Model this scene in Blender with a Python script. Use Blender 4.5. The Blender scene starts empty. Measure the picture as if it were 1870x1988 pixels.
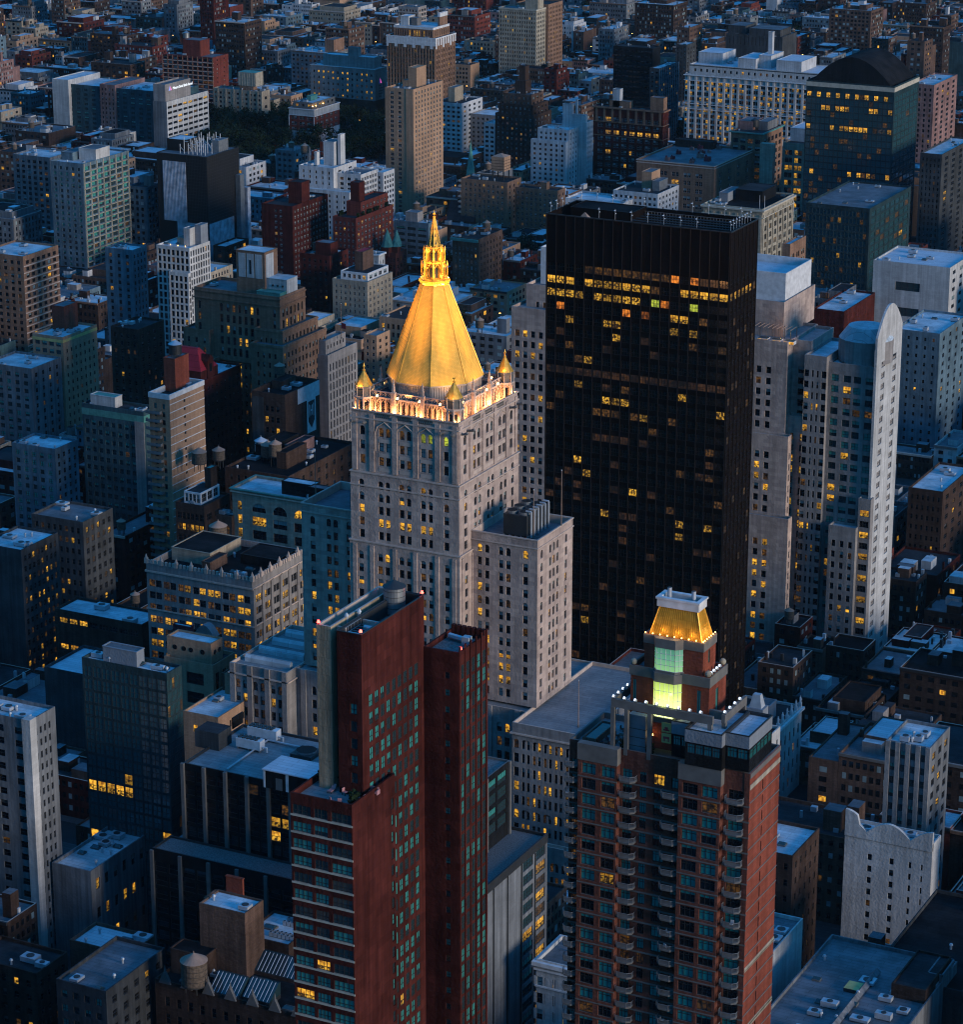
import bpy, math, random
from mathutils import Vector, Matrix
R = math.radians
rng = random.Random(11)
sc = bpy.context.scene
# ------------------------------------------------------------------ camera, sky, sun, exposure
H = 340.0; PITCH = 18.0; YAW = 27.0; FP = 5400.0; CX, CY = 935.0, 994.0
cam = bpy.data.cameras.new('camera'); camo = bpy.data.objects.new('camera', cam)
sc.collection.objects.link(camo); sc.camera = camo
camo.location = (0, 0, H); camo.rotation_euler = (R(90 - PITCH), 0, R(YAW))
cam.sensor_fit = 'VERTICAL'; cam.sensor_height = 36; cam.sensor_width = 36
cam.lens = 36 * FP / 1988; cam.clip_start = 5; cam.clip_end = 30000
SKY_LO, SKY_HI = .10, 3.3
SUN_EL, SUN_AZ = 10.0, -10.0           # afterglow in the west
w = bpy.data.worlds.new('World'); sc.world = w; w.use_nodes = True
nt = w.node_tree; bg = nt.nodes['Background']
sky = nt.nodes.new('ShaderNodeTexSky'); sky.sky_type = 'NISHITA'; sky.sun_disc = False
sky.sun_elevation = R(5.0); sky.sun_rotation = R(90 - SUN_AZ)
sky.altitude = 100; sky.air_density = 1.4; sky.dust_density = .6; sky.ozone_density = 4.0
tint = nt.nodes.new('ShaderNodeMix'); tint.data_type = 'RGBA'; tint.blend_type = 'MULTIPLY'; tint.inputs[0].default_value = 1; tint.inputs[7].default_value = (.24, .92, 1.28, 1)
nt.links.new(sky.outputs[0], tint.inputs[6]); tcw = nt.nodes.new('ShaderNodeTexCoord'); sxw = nt.nodes.new('ShaderNodeSeparateXYZ'); mrw = nt.nodes.new('ShaderNodeMapRange'); vsw = nt.nodes.new('ShaderNodeVectorMath'); vsw.operation = 'SCALE'
nt.links.new(tcw.outputs['Generated'], sxw.inputs[0]); nt.links.new(sxw.outputs[2], mrw.inputs[0]); mrw.inputs[1].default_value = .05; mrw.inputs[2].default_value = .9; mrw.inputs[3].default_value = SKY_LO; mrw.inputs[4].default_value = SKY_HI   # high thin cloud: brighter overhead
nt.links.new(tint.outputs[2], vsw.inputs[0]); nt.links.new(mrw.outputs[0], vsw.inputs['Scale']); nt.links.new(vsw.outputs[0], bg.inputs[0]); bg.inputs[1].default_value = .15
sl = bpy.data.lights.new('sun', 'SUN'); slo = bpy.data.objects.new('sun', sl); sc.collection.objects.link(slo)
sl.energy = 2.05; sl.angle = R(16); sl.color = (1.0, .88, .77)
sdir = Vector((math.cos(R(SUN_EL)) * math.cos(R(SUN_AZ)), math.cos(R(SUN_EL)) * math.sin(R(SUN_AZ)), math.sin(R(SUN_EL))))
slo.rotation_euler = (-sdir).to_track_quat('-Z', 'Y').to_euler(); slo.location = (300, -200, 500)
sc.view_settings.view_transform = 'Standard'; sc.view_settings.look = 'None'
EXPO = .45; EK = 2 ** -EXPO
sc.view_settings.exposure = EXPO; sc.view_settings.gamma = 1.0
sc.render.engine = 'CYCLES'; sc.cycles.use_denoising = True; sc.cycles.max_bounces = 5
sc.cycles.diffuse_bounces = 1; sc.cycles.glossy_bounces = 3; sc.cycles.transmission_bounces = 2
sc.cycles.filter_width = 1.15; sc.cycles.sample_clamp_indirect = 4; sc.cycles.caustics_reflective = False

# ------------------------------------------------------------------ picture <-> place
cp, sp = math.cos(R(PITCH)), math.sin(R(PITCH)); cyw, syw = math.cos(R(YAW)), math.sin(R(YAW))
FW = (-syw * cp, cyw * cp, -sp); RT = (cyw, syw, 0); UPV = (-syw * sp, cyw * sp, cp)
def proj(x, y, z):
    z -= H; d = x * FW[0] + y * FW[1] + z * FW[2]
    return CX + FP * (x * RT[0] + y * RT[1]) / d, CY - FP * (x * UPV[0] + y * UPV[1] + z * UPV[2]) / d, d
def at(px, py, z):
    a, b = (px - CX) / FP, -(py - CY) / FP
    d = [FW[i] + a * RT[i] + b * UPV[i] for i in range(3)]; t = (z - H) / d[2]
    return d[0] * t, d[1] * t
def solve_x(px, y, z):
    a = (px - CX) / FP; z -= H
    return (a * (y * FW[1] + z * FW[2]) - y * RT[1]) / (RT[0] - a * FW[0])
def solve_y(px, x, z):
    a = (px - CX) / FP; z -= H
    return (a * (x * FW[0] + z * FW[2]) - x * RT[0]) / (RT[1] - a * FW[1])
def foot(F, L, Rr, z):
    x1, y0 = at(F[0], F[1], z); return solve_x(L, y0, z), x1, y0, solve_y(Rr, x1, z)
def zsolve(fn, t, a, b):
    for _ in range(50):
        m = (a + b) / 2
        if (fn(m) - t) * (fn(a) - t) > 0: a = m
        else: b = m
    return m

# ------------------------------------------------------------------ materials
MATS = {}
def N(nt, t, **k):
    n = nt.nodes.new(t)
    for a, v in k.items(): setattr(n, a, v)
    return n
def base_mat(name):
    m = bpy.data.materials.new(name); m.use_nodes = True
    nt = m.node_tree; b = nt.nodes['Principled BSDF']; MATS[name] = m
    return m, nt, b
def lin(c): return (c[0], c[1], c[2], 1)
def wall_mat(name, c, c2=None, bw=2.2, bh=.75, mort=.02, var=.35, rough=.85, streak=.35, grime=.5, bump=.35):
    """masonry: courses of blocks, broad stains, vertical rain streaks"""
    m, nt, b = base_mat(name); L = nt.links.new
    tc = N(nt, 'ShaderNodeTexCoord'); sx = N(nt, 'ShaderNodeSeparateXYZ'); L(tc.outputs['Object'], sx.inputs[0])
    ad = N(nt, 'ShaderNodeMath', operation='ADD'); L(sx.outputs[0], ad.inputs[0]); L(sx.outputs[1], ad.inputs[1])
    cb = N(nt, 'ShaderNodeCombineXYZ'); L(ad.outputs[0], cb.inputs[0]); L(sx.outputs[2], cb.inputs[1])
    br = N(nt, 'ShaderNodeTexBrick'); L(cb.outputs[0], br.inputs['Vector'])
    c2 = c2 or tuple(v * (1 - var) for v in c)
    br.inputs['Color1'].default_value = lin(c); br.inputs['Color2'].default_value = lin(c2)
    br.inputs['Mortar'].default_value = lin(tuple(v * .7 for v in c)); br.inputs['Scale'].default_value = 1
    br.inputs['Mortar Size'].default_value = mort; br.inputs['Brick Width'].default_value = bw; br.inputs['Row Height'].default_value = bh
    n1 = N(nt, 'ShaderNodeTexNoise'); n1.inputs['Scale'].default_value = .09; n1.inputs['Detail'].default_value = 7; n1.inputs['Roughness'].default_value = .65
    L(tc.outputs['Object'], n1.inputs['Vector'])
    mp = N(nt, 'ShaderNodeMapping'); mp.inputs['Scale'].default_value = (.9, .9, .035); L(tc.outputs['Object'], mp.inputs['Vector'])
    n2 = N(nt, 'ShaderNodeTexNoise'); n2.inputs['Scale'].default_value = 1; n2.inputs['Detail'].default_value = 5; L(mp.outputs[0], n2.inputs['Vector'])
    r1 = N(nt, 'ShaderNodeMapRange'); r1.inputs[1].default_value = .3; r1.inputs[2].default_value = .7; r1.inputs[3].default_value = 1 - grime; r1.inputs[4].default_value = 1.15
    L(n1.outputs[0], r1.inputs[0])
    r2 = N(nt, 'ShaderNodeMapRange'); r2.inputs[1].default_value = .35; r2.inputs[2].default_value = .65; r2.inputs[3].default_value = 1 - streak; r2.inputs[4].default_value = 1.05
    L(n2.outputs[0], r2.inputs[0])
    mu = N(nt, 'ShaderNodeMath', operation='MULTIPLY'); L(r1.outputs[0], mu.inputs[0]); L(r2.outputs[0], mu.inputs[1])
    mx = N(nt, 'ShaderNodeVectorMath', operation='SCALE'); L(br.outputs[0], mx.inputs[0]); L(mu.outputs[0], mx.inputs['Scale'])
    L(mx.outputs[0], b.inputs['Base Color']); b.inputs['Roughness'].default_value = rough
    b.inputs['Specular IOR Level'].default_value = .06
    n3 = N(nt, 'ShaderNodeTexNoise'); n3.inputs['Scale'].default_value = 1.6; n3.inputs['Detail'].default_value = 4; L(tc.outputs['Object'], n3.inputs['Vector'])
    bp = N(nt, 'ShaderNodeBump'); bp.inputs['Strength'].default_value = bump; bp.inputs['Distance'].default_value = .3
    L(n3.outputs[0], bp.inputs['Height']); L(bp.outputs[0], b.inputs['Normal'])
    return m
def roof_mat(name, c, c2, rough=.7, sc_=.12, seam=True, lo=.4, hi=.6):
    m, nt, b = base_mat(name); L = nt.links.new
    tc = N(nt, 'ShaderNodeTexCoord')
    n1 = N(nt, 'ShaderNodeTexNoise'); n1.inputs['Scale'].default_value = sc_; n1.inputs['Detail'].default_value = 8; n1.inputs['Roughness'].default_value = .7
    L(tc.outputs['Object'], n1.inputs['Vector'])
    cr = N(nt, 'ShaderNodeMapRange'); cr.inputs[1].default_value = lo; cr.inputs[2].default_value = hi; L(n1.outputs[0], cr.inputs[0])
    mx = N(nt, 'ShaderNodeMix', data_type='RGBA'); L(cr.outputs[0], mx.inputs[0])
    mx.inputs[6].default_value = lin(c); mx.inputs[7].default_value = lin(c2)
    out = mx.outputs[2]
    if seam:
        br = N(nt, 'ShaderNodeTexBrick'); L(tc.outputs['Object'], br.inputs['Vector'])
        br.inputs['Color1'].default_value = (1, 1, 1, 1); br.inputs['Color2'].default_value = (.82, .82, .82, 1); br.inputs['Mortar'].default_value = (.55, .55, .55, 1)
        br.inputs['Scale'].default_value = 1; br.inputs['Mortar Size'].default_value = .06; br.inputs['Brick Width'].default_value = 7; br.inputs['Row Height'].default_value = 1.4
        m2 = N(nt, 'ShaderNodeMix', data_type='RGBA', blend_type='MULTIPLY'); m2.inputs[0].default_value = 1
        L(out, m2.inputs[6]); L(br.outputs[0], m2.inputs[7]); out = m2.outputs[2]
    L(out, b.inputs['Base Color']); b.inputs['Roughness'].default_value = rough; b.inputs['Specular IOR Level'].default_value = .12 if max(c) > .1 else .02
    return m
def flat_mat(name, c, rough=.6, metal=0, var=.25, scale=.6, spec=.4):
    m, nt, b = base_mat(name); L = nt.links.new
    tc = N(nt, 'ShaderNodeTexCoord'); n1 = N(nt, 'ShaderNodeTexNoise'); n1.inputs['Scale'].default_value = scale; n1.inputs['Detail'].default_value = 5
    L(tc.outputs['Object'], n1.inputs['Vector'])
    r = N(nt, 'ShaderNodeMapRange'); r.inputs[1].default_value = .3; r.inputs[2].default_value = .7; r.inputs[3].default_value = 1 - var; r.inputs[4].default_value = 1 + var * .3
    L(n1.outputs[0], r.inputs[0])
    s = N(nt, 'ShaderNodeVectorMath', operation='SCALE'); s.inputs[0].default_value = c; L(r.outputs[0], s.inputs['Scale'])
    L(s.outputs[0], b.inputs['Base Color']); b.inputs['Roughness'].default_value = rough; b.inputs['Metallic'].default_value = metal
    b.inputs['Specular IOR Level'].default_value = spec
    return m
def emit_mat(name, c, c2, strength, scale=1.1, lo=.38, hi=.62):
    """a lit room seen through its window: bright ceiling patches, dark furniture, different in every window"""
    m, nt, b = base_mat(name); L = nt.links.new
    tc = N(nt, 'ShaderNodeTexCoord'); oi = N(nt, 'ShaderNodeObjectInfo')
    ml = N(nt, 'ShaderNodeMath', operation='MULTIPLY'); ml.inputs[1].default_value = 300; L(oi.outputs['Random'], ml.inputs[0])
    ad = N(nt, 'ShaderNodeVectorMath', operation='ADD'); L(tc.outputs['Object'], ad.inputs[0]); L(ml.outputs[0], ad.inputs[1])
    n1 = N(nt, 'ShaderNodeTexNoise'); n1.inputs['Scale'].default_value = scale; n1.inputs['Detail'].default_value = 3; L(ad.outputs[0], n1.inputs['Vector'])
    cr = N(nt, 'ShaderNodeMapRange'); cr.inputs[1].default_value = lo; cr.inputs[2].default_value = hi; L(n1.outputs[0], cr.inputs[0])
    mx = N(nt, 'ShaderNodeMix', data_type='RGBA'); L(cr.outputs[0], mx.inputs[0]); mx.inputs[6].default_value = lin(c2); mx.inputs[7].default_value = lin(c)
    L(mx.outputs[2], b.inputs['Emission Color'])
    s0 = N(nt, 'ShaderNodeVectorMath', operation='MULTIPLY_ADD'); s0.inputs[1].default_value = (.34, .34, .34); s0.inputs[2].default_value = (.5, .5, .1); L(tc.outputs['Object'], s0.inputs[0])
    s1 = N(nt, 'ShaderNodeVectorMath', operation='FLOOR'); L(s0.outputs[0], s1.inputs[0]); s2 = N(nt, 'ShaderNodeVectorMath', operation='ADD'); L(s1.outputs[0], s2.inputs[0]); L(ml.outputs[0], s2.inputs[1])
    wn = N(nt, 'ShaderNodeTexWhiteNoise'); L(s2.outputs[0], wn.inputs['Vector']); mr = N(nt, 'ShaderNodeMapRange'); mr.inputs[3].default_value = .28 * strength * EK; mr.inputs[4].default_value = 1.25 * strength * EK; L(wn.outputs['Value'], mr.inputs[0]); L(mr.outputs[0], b.inputs['Emission Strength'])
    b.inputs['Base Color'].default_value = (.05, .04, .03, 1); b.inputs['Roughness'].default_value = .2
    m.cycles.emission_sampling = 'NONE'
    return m
def glow_mat(name, c, s):
    m, nt, b = base_mat(name); b.inputs['Emission Color'].default_value = lin(c); b.inputs['Emission Strength'].default_value = s * EK
    b.inputs['Base Color'].default_value = (.3, .25, .2, 1); m.cycles.emission_sampling = 'NONE'; return m

# masonry
wall_mat('limestone', (.54, .41, .345), (.39, .295, .26), 2.3, 1.22, .012, .2, streak=.22, grime=.28)
wall_mat('limestone_grey', (.30, .275, .265), None, 2.2, 1.1, .012, .15, streak=.25, grime=.25)
wall_mat('cream_stone', (.42, .37, .29), None, 2, .9, .02, .2, streak=.3, grime=.3)
wall_mat('tan_brick', (.42, .26, .17), None, 1.2, .5, .02, .15, streak=.2, grime=.2)
wall_mat('cream_brick', (.40, .33, .25), None, 1.2, .5, .02, .2, streak=.25, grime=.25)
wall_mat('red_brick', (.19, .050, .038), None, 1.2, .45, .03, .25, streak=.3, grime=.3)
wall_mat('orange_brick', (.27, .072, .046), None, 1.2, .45, .03, .2, streak=.25, grime=.25)
wall_mat('maroon_brick', (.100, .025, .020), (.068, .017, .014), 2.4, 1.55, .02, .2, streak=.4, grime=.45)
wall_mat('dark_brick', (.085, .055, .045), None, 1.2, .45, .03, .3)
wall_mat('brown_brick', (.17, .105, .080), None, 1.2, .45, .03, .25)
wall_mat('brown_stone', (.29, .17, .115), None, 1.4, .6, .02, .2, streak=.25, grime=.3)
wall_mat('white_brick', (.56, .56, .57), None, 1.2, .45, .01, .1, streak=.3, grime=.25)
wall_mat('white_stone', (.52, .51, .50), None, 2, .9, .015, .1, streak=.25, grime=.25)
wall_mat('grey_concrete', (.20, .21, .225), None, 4, 3.2, .008, .1, streak=.4, grime=.35)
wall_mat('board_concrete', (.46, .35, .24), None, .55, 3.1, .05, .2, streak=.4, grime=.3)
wall_mat('dark_concrete', (.075, .08, .085), None, 4, 3, .01, .15)
wall_mat('teal_panel', (.055, .115, .135), None, 3, 3.2, .015, .15, streak=.3)
wall_mat('blue_panel', (.14, .215, .265), None, 3, 3.2, .015, .15, streak=.3)
wall_mat('bronze_panel', (.013, .009, .008), None, 3.1, 3.95, .006, .2, rough=.45, streak=.3, grime=.3)
wall_mat('black_panel', (.018, .019, .021), None, 3, 3.2, .01, .2, rough=.4)
wall_mat('grey_panel', (.20, .22, .25), None, 6, 1.5, .012, .08, rough=.45, streak=.1, grime=.1)
wall_mat('red_paint', (.25, .05, .06), None, 1.2, .45, .01, .2)
wall_mat('pink_brick', (.36, .21, .19), None, 1.2, .45, .01, .2)
wall_mat('front_brick', (.20, .075, .055), None, 1.2, .45, .03, .25, streak=.3, grime=.35)
# roofs
roof_mat('roof_pale', (.60, .66, .70), (.36, .41, .44))
roof_mat('roof_grey', (.17, .18, .20), (.10, .11, .12))
roof_mat('roof_dark', (.028, .028, .030), (.05, .05, .055), seam=True)
roof_mat('roof_black', (.010, .010, .011), (.022, .022, .024))
roof_mat('roof_white', (.60, .62, .66), (.48, .51, .56), lo=.3, hi=.7)
roof_mat('roof_terrace', (.26, .27, .28), (.19, .20, .21), sc_=.25)
roof_mat('gravel', (.20, .19, .19), (.09, .085, .085), sc_=2.5, seam=False)
roof_mat('roof_red', (.40, .030, .045), (.33, .025, .035), seam=True)
roof_mat('copper_green', (.10, .30, .26), (.07, .22, .19), sc_=.5)
roof_mat('asphalt', (.022, .023, .025), (.034, .034, .036), sc_=.05, seam=False)
roof_mat('paving', (.085, .085, .088), (.06, .06, .063), sc_=.2)
roof_mat('soil', (.03, .035, .025), (.02, .022, .016), seam=False)
# metal, trim, small
flat_mat('trim_white', (.62, .62, .63)); flat_mat('trim_stone', (.50, .39, .33), .85); flat_mat('trim_cream', (.46, .41, .33), .85)
flat_mat('trim_grey', (.135, .128, .122), .85); flat_mat('trim_dark', (.028, .03, .032), .5); flat_mat('steel', (.30, .32, .34), .4, .6)
flat_mat('galvanised', (.46, .49, .53), .45, .3); flat_mat('wood', (.13, .095, .07), .9, var=.5, scale=1.5); flat_mat('tank_cone', (.30, .20, .15), .9)
flat_mat('frame_dark', (.03, .03, .032), .5); flat_mat('frame_pale', (.30, .30, .30), .6); flat_mat('bronze_fin', (.022, .018, .017), .4, .3)
flat_mat('net_white', (.42, .45, .52), .9, var=.5, scale=.35); flat_mat('net_black', (.008, .008, .009), .9, var=.4, scale=.3)
flat_mat('railing', (.17, .17, .175), .5); flat_mat('pink_cloth', (.45, .21, .22), .9); flat_mat('wood_dark', (.06, .035, .025), .8)
flat_mat('leaf', (.016, .032, .014), .9, var=.6, scale=.25, spec=.1); flat_mat('leaf_dark', (.009, .018, .010), .9, var=.6, scale=.25, spec=.1); flat_mat('bark', (.04, .03, .025), .95)
flat_mat('skin', (.35, .22, .16), .7); flat_mat('cloth_dark', (.03, .03, .05), .9); flat_mat('cloth_pale', (.5, .5, .52), .9)
flat_mat('car_black', (.012, .012, .014), .25, spec=.6); flat_mat('car_yellow', (.55, .33, .02), .3); flat_mat('car_white', (.5, .5, .5), .3); flat_mat('rubber', (.012, .012, .012), .8)
flat_mat('tarp_red', (.26, .06, .04), .9); flat_mat('sign_dark', (.02, .02, .025), .7); flat_mat('sign_white', (.55, .56, .58), .8); flat_mat('poster_yellow', (.55, .42, .15), .7)
flat_mat('flag_red', (.4, .04, .05), .8)
# glass
def glass_mat(name, c, rough=.08, spec=.5):
    m, nt, b = base_mat(name); b.inputs['Base Color'].default_value = lin(c); b.inputs['Roughness'].default_value = rough; b.inputs['Specular IOR Level'].default_value = spec
    return m
glass_mat('glass', (.010, .012, .015)); glass_mat('glass_sea', (.022, .075, .088), .06, .6); glass_mat('glass_teal', (.020, .045, .052)); glass_mat('glass_bronze', (.014, .010, .008), .12)
def curtain(name, c): 
    m = flat_mat(name, c, .35, 0, .35, .7, .5); return m
curtain('blind_grey', (.24, .32, .33)); curtain('blind_teal', (.05, .30, .27)); curtain('blind_cream', (.28, .28, .26)); curtain('blind_dim', (.06, .07, .075)); curtain('curtain_cyan', (.018, .27, .27))
emit_mat('lit', (1.0, .50, .045), (.32, .12, .008), 1.15); emit_mat('lit_orange', (1.0, .28, .03), (.12, .03, .004), 1.0, .8)
emit_mat('lit_green', (.62, .70, .06), (.10, .14, .02), .8); emit_mat('lit_dim', (.20, .085, .012), (.012, .006, .003), .62, 1.3, .40, .66)
emit_mat('lit_office', (.95, .50, .045), (.05, .022, .003), .85, 1.5, .44, .60); emit_mat('lit_brown', (.060, .024, .006), (.010, .005, .003), .8, .8)
# ------------------------------------------------------------------ mesh collecting
C = sc.collection
class MB:
    def __init__(s): s.v = []; s.f = []; s.m = []; s.mats = []
    def mi(s, mat):
        if mat not in s.mats: s.mats.append(mat)
        return s.mats.index(mat)
    def poly(s, pts, mat):
        n = len(s.v); s.v.extend(pts); s.f.append(tuple(range(n, n + len(pts)))); s.m.append(s.mi(mat))
    def box(s, x0, x1, y0, y1, z0, z1, mat, top=None, bottom=True):
        n = len(s.v); s.v += [(x0, y0, z0), (x1, y0, z0), (x1, y1, z0), (x0, y1, z0), (x0, y0, z1), (x1, y0, z1), (x1, y1, z1), (x0, y1, z1)]
        fs = [(0, 1, 5, 4), (1, 2, 6, 5), (2, 3, 7, 6), (3, 0, 4, 7), (4, 5, 6, 7)] + ([(3, 2, 1, 0)] if bottom else [])
        a = s.mi(mat); t = s.mi(top) if top else a
        for k, f in enumerate(fs): s.f.append(tuple(n + i for i in f)); s.m.append(t if k == 4 else a)
    def prism(s, poly, z0, z1, mat, top=None, poly2=None):
        p2 = poly2 or poly; k = len(poly); n = len(s.v)
        s.v += [(x, y, z0) for x, y in poly] + [(x, y, z1) for x, y in p2]
        a = s.mi(mat); t = s.mi(top) if top else a
        for i in range(k): s.f.append((n + i, n + (i + 1) % k, n + k + (i + 1) % k, n + k + i)); s.m.append(a)
        s.f.append(tuple(n + k + i for i in range(k))); s.m.append(t)
        s.f.append(tuple(n + i for i in reversed(range(k)))); s.m.append(a)
    def cyl(s, x, y, r, z0, z1, mat, n=12, r2=None, top=None, ph=0):
        r2 = r if r2 is None else r2
        c = lambda q: [(x + q * math.cos(2 * math.pi * i / n + ph), y + q * math.sin(2 * math.pi * i / n + ph)) for i in range(n)]
        s.prism(c(r), z0, z1, mat, top, c(max(r2, .01)))
    def bar(s, p, q, r, mat, n=4):
        p, q = Vector(p), Vector(q); d = (q - p).normalized(); a = d.orthogonal().normalized(); b = d.cross(a); k = len(s.v)
        for c in (p, q):
            for i in range(n):
                t = 2 * math.pi * (i + .5) / n; s.v.append(tuple(c + (a * math.cos(t) + b * math.sin(t)) * r))
        mi = s.mi(mat)
        for i in range(n): s.f.append((k + i, k + (i + 1) % n, k + n + (i + 1) % n, k + n + i)); s.m.append(mi)
        s.f.append(tuple(k + i for i in reversed(range(n)))); s.f.append(tuple(k + n + i for i in range(n))); s.m += [mi, mi]
    def add(s, o, M):
        n = len(s.v); s.v += [tuple(M @ Vector(p)) for p in o.v]; ix = [s.mi(m) for m in o.mats]
        s.f += [tuple(n + i for i in f) for f in o.f]; s.m += [ix[i] for i in o.m]
    def mesh(s, name, org=(0, 0, 0)):
        me = bpy.data.meshes.new(name); ox, oy, oz = org
        me.from_pydata([(a - ox, b - oy, c - oz) for a, b, c in s.v], [], s.f)
        for m in s.mats: me.materials.append(MATS[m])
        me.polygons.foreach_set('material_index', s.m); me.update(); return me
    def build(s, name, parent=None, org=(0, 0, 0), kind=None, loc=None):
        o = bpy.data.objects.new(name, s.mesh(name, org)); C.objects.link(o)
        if parent: o.parent = parent
        if loc is not None: o.location = loc
        if kind: o['kind'] = kind
        return o
def tag(o, label=None, cat=None, group=None, kind=None):
    if label: o['label'] = label
    if cat: o['category'] = cat
    if group: o['group'] = group
    if kind: o['kind'] = kind
    return o
def empty(name, loc, label=None, cat=None, group=None):
    o = bpy.data.objects.new(name, None); C.objects.link(o); o.location = loc; o.empty_display_size = 1
    return tag(o, label, cat, group)
def copy_tree(o, loc, label=None, group=None, rz=None, scale=None):
    c = o.copy(); C.objects.link(c); c.location = loc
    if label: c['label'] = label
    if group: c['group'] = group
    if rz is not None: c.rotation_euler = (0, 0, rz)
    if scale: c.scale = scale
    for ch in list(o.children):
        d = ch.copy(); C.objects.link(d); d.parent = c
        for g in ch.children:
            e = g.copy(); C.objects.link(e); e.parent = d
    return c

# ------------------------------------------------------------------ windows
# window set: frame material, vertical panes, sash rail, dark glass, blind, chances
WS = {
 'stone':  dict(fr='frame_dark', nx=1, rail=.5, g='glass', b='blind_grey', p=dict(d=.50, h=.22, b=.08, y=.06, k=.08, m=.06)),
 'apt':    dict(fr='frame_dark', nx=2, rail=0, g='glass', b='blind_grey', p=dict(d=.72, h=.13, b=.06, y=.03, m=.06)),
 'white':  dict(fr='frame_dark', nx=2, rail=0, g='glass', b='blind_grey', p=dict(d=.80, h=.10, y=.04, m=.06)),
 'pale':   dict(fr='frame_pale', nx=2, rail=.5, g='glass', b='blind_grey', p=dict(d=.62, h=.18, b=.1, y=.04, m=.06)),
 'litup':  dict(fr='frame_dark', nx=2, rail=.55, g='glass', b='blind_cream', p=dict(d=.40, h=.07, y=.28, m=.25)),
 'few':    dict(fr='frame_dark', nx=1, rail=.5, g='glass', b='blind_dim', p=dict(d=.86, h=.07, y=.025, m=.045)),
 'teal':   dict(fr='frame_dark', nx=3, rail=.68, g='glass', b='curtain_cyan', p=dict(d=.34, b=.46, h=.16, y=.015, m=.025)),
 'tealn':  dict(fr='frame_dark', nx=2, rail=.45, g='glass_teal', b='blind_teal', p=dict(d=.48, b=.34, h=.17, y=.01)),
 'sea':   dict(fr='frame_dark', nx=2, rail=.5, g='glass_sea', b='blind_dim', p=dict(d=.9, y=.02, m=.08)),
 'strip':  dict(fr='frame_dark', nx=4, rail=.4, g='glass_teal', b='blind_teal', p=dict(d=.48, b=.42, h=.08, y=.02)),
 'tower':  dict(fr='bronze_fin', nx=3, rail=.5, g='glass_bronze', b='blind_dim', p=dict(d=.86, m=.08, y=.02, w=.04)),
 'loft':   dict(fr='frame_dark', nx=3, rail=.5, g='glass', b='blind_grey', p=dict(d=.5, h=.1, y=.22, m=.18)),
}
VAR = dict(d=('g', 'g'), h=('b', 'g'), b=('b', 'b'), y=('lit', 'lit_office'), k=('b', 'lit'), m=('lit_dim', 'lit_dim'), g=('lit_green', 'lit_green'),
           o=('lit_orange', 'lit_orange'), q=('lit_office', 'lit_office'), w=('lit_brown', 'lit_brown'))
def vmat(ws, code): return ws.get(code, code)
def pick(p):
    r = rng.random() * sum(p.values())
    for k, v in p.items():
        r -= v
        if r <= 0: return k
    return k
WCACHE = {}
def win_mb(w, h, wsn, var, rd, arch):
    ws = WS[wsn]; mb = MB(); fr = ws['fr']; t = min(.09, w * .08); y = rd
    hx = w / 2; up, lo = (vmat(ws, c) for c in VAR[var])
    zr = h * (ws['rail'] or .5)
    for a, b, m in ((0, zr, lo), (zr, h, up)): mb.poly([(-hx, y, a), (hx, y, a), (hx, y, b), (-hx, y, b)], m)
    def q(x0, x1, z0, z1): mb.box(x0, x1, y - .08, y - .005, z0, z1, fr)
    q(-hx, -hx + t, 0, h); q(hx - t, hx, 0, h); q(-hx + t, hx - t, 0, t); q(-hx + t, hx - t, h - t, h)
    if ws['rail']: q(-hx + t, hx - t, zr - t / 2, zr + t / 2)
    for i in range(1, ws['nx']):
        x = -hx + w * i / ws['nx']; q(x - t / 2, x + t / 2, t, h - t)
    return mb
def win_mesh(*k):
    k = (round(k[0], 2), round(k[1], 2)) + k[2:]
    if k not in WCACHE: WCACHE[k] = [win_mb(*k), None]
    e = WCACHE[k]
    if e[1] is None: e[1] = e[0].mesh('window')
    return e
BLOCKS = []      # rough volumes for «who hides whom»
def hidden(p, own=None):
    ox, oy, oz = 0., 0., H; d = (p[0] - ox, p[1] - oy, p[2] - oz)
    for bx in BLOCKS:
        t0, t1 = 0., .9985
        for i, o in ((0, ox), (1, oy), (2, oz)):
            a, b = bx[2 * i] - o, bx[2 * i + 1] - o
            if abs(d[i]) < 1e-9: continue
            a, b = a / d[i], b / d[i]
            if a > b: a, b = b, a
            if a > t0: t0 = a
            if b < t1: t1 = b
            if t0 > t1: break
        else:
            return True
    return False

# ------------------------------------------------------------------ buildings
BLDS = []
def even(n, ratio=.55, m=.04):
    """n equal bays, each with one opening of `ratio` of the bay"""
    def f(W):
        a, b = W * m, W * (1 - m); s = (b - a) / n
        return [(a + s * (i + .5 - ratio / 2), a + s * (i + .5 + ratio / 2)) for i in range(n)]
    return f
def pairs(n, ww, gap, m=.06, single=None):
    """optional single column near each end and n pairs between"""
    def f(W):
        out = []; e = 0
        if single: e = single; out += [(e * W - ww / 2, e * W + ww / 2), (W - e * W - ww / 2, W - e * W + ww / 2)]
        a = W * (m + (e * 1.6 if single else 0)); b = W - a; s = (b - a) / n
        for i in range(n):
            c = a + s * (i + .5); out += [(c - gap / 2 - ww, c - gap / 2), (c + gap / 2, c + gap / 2 + ww)]
        return sorted(out)
    return f
def fixed(fr):
    return lambda W: [(a * W, b * W) for a, b in fr]
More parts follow.
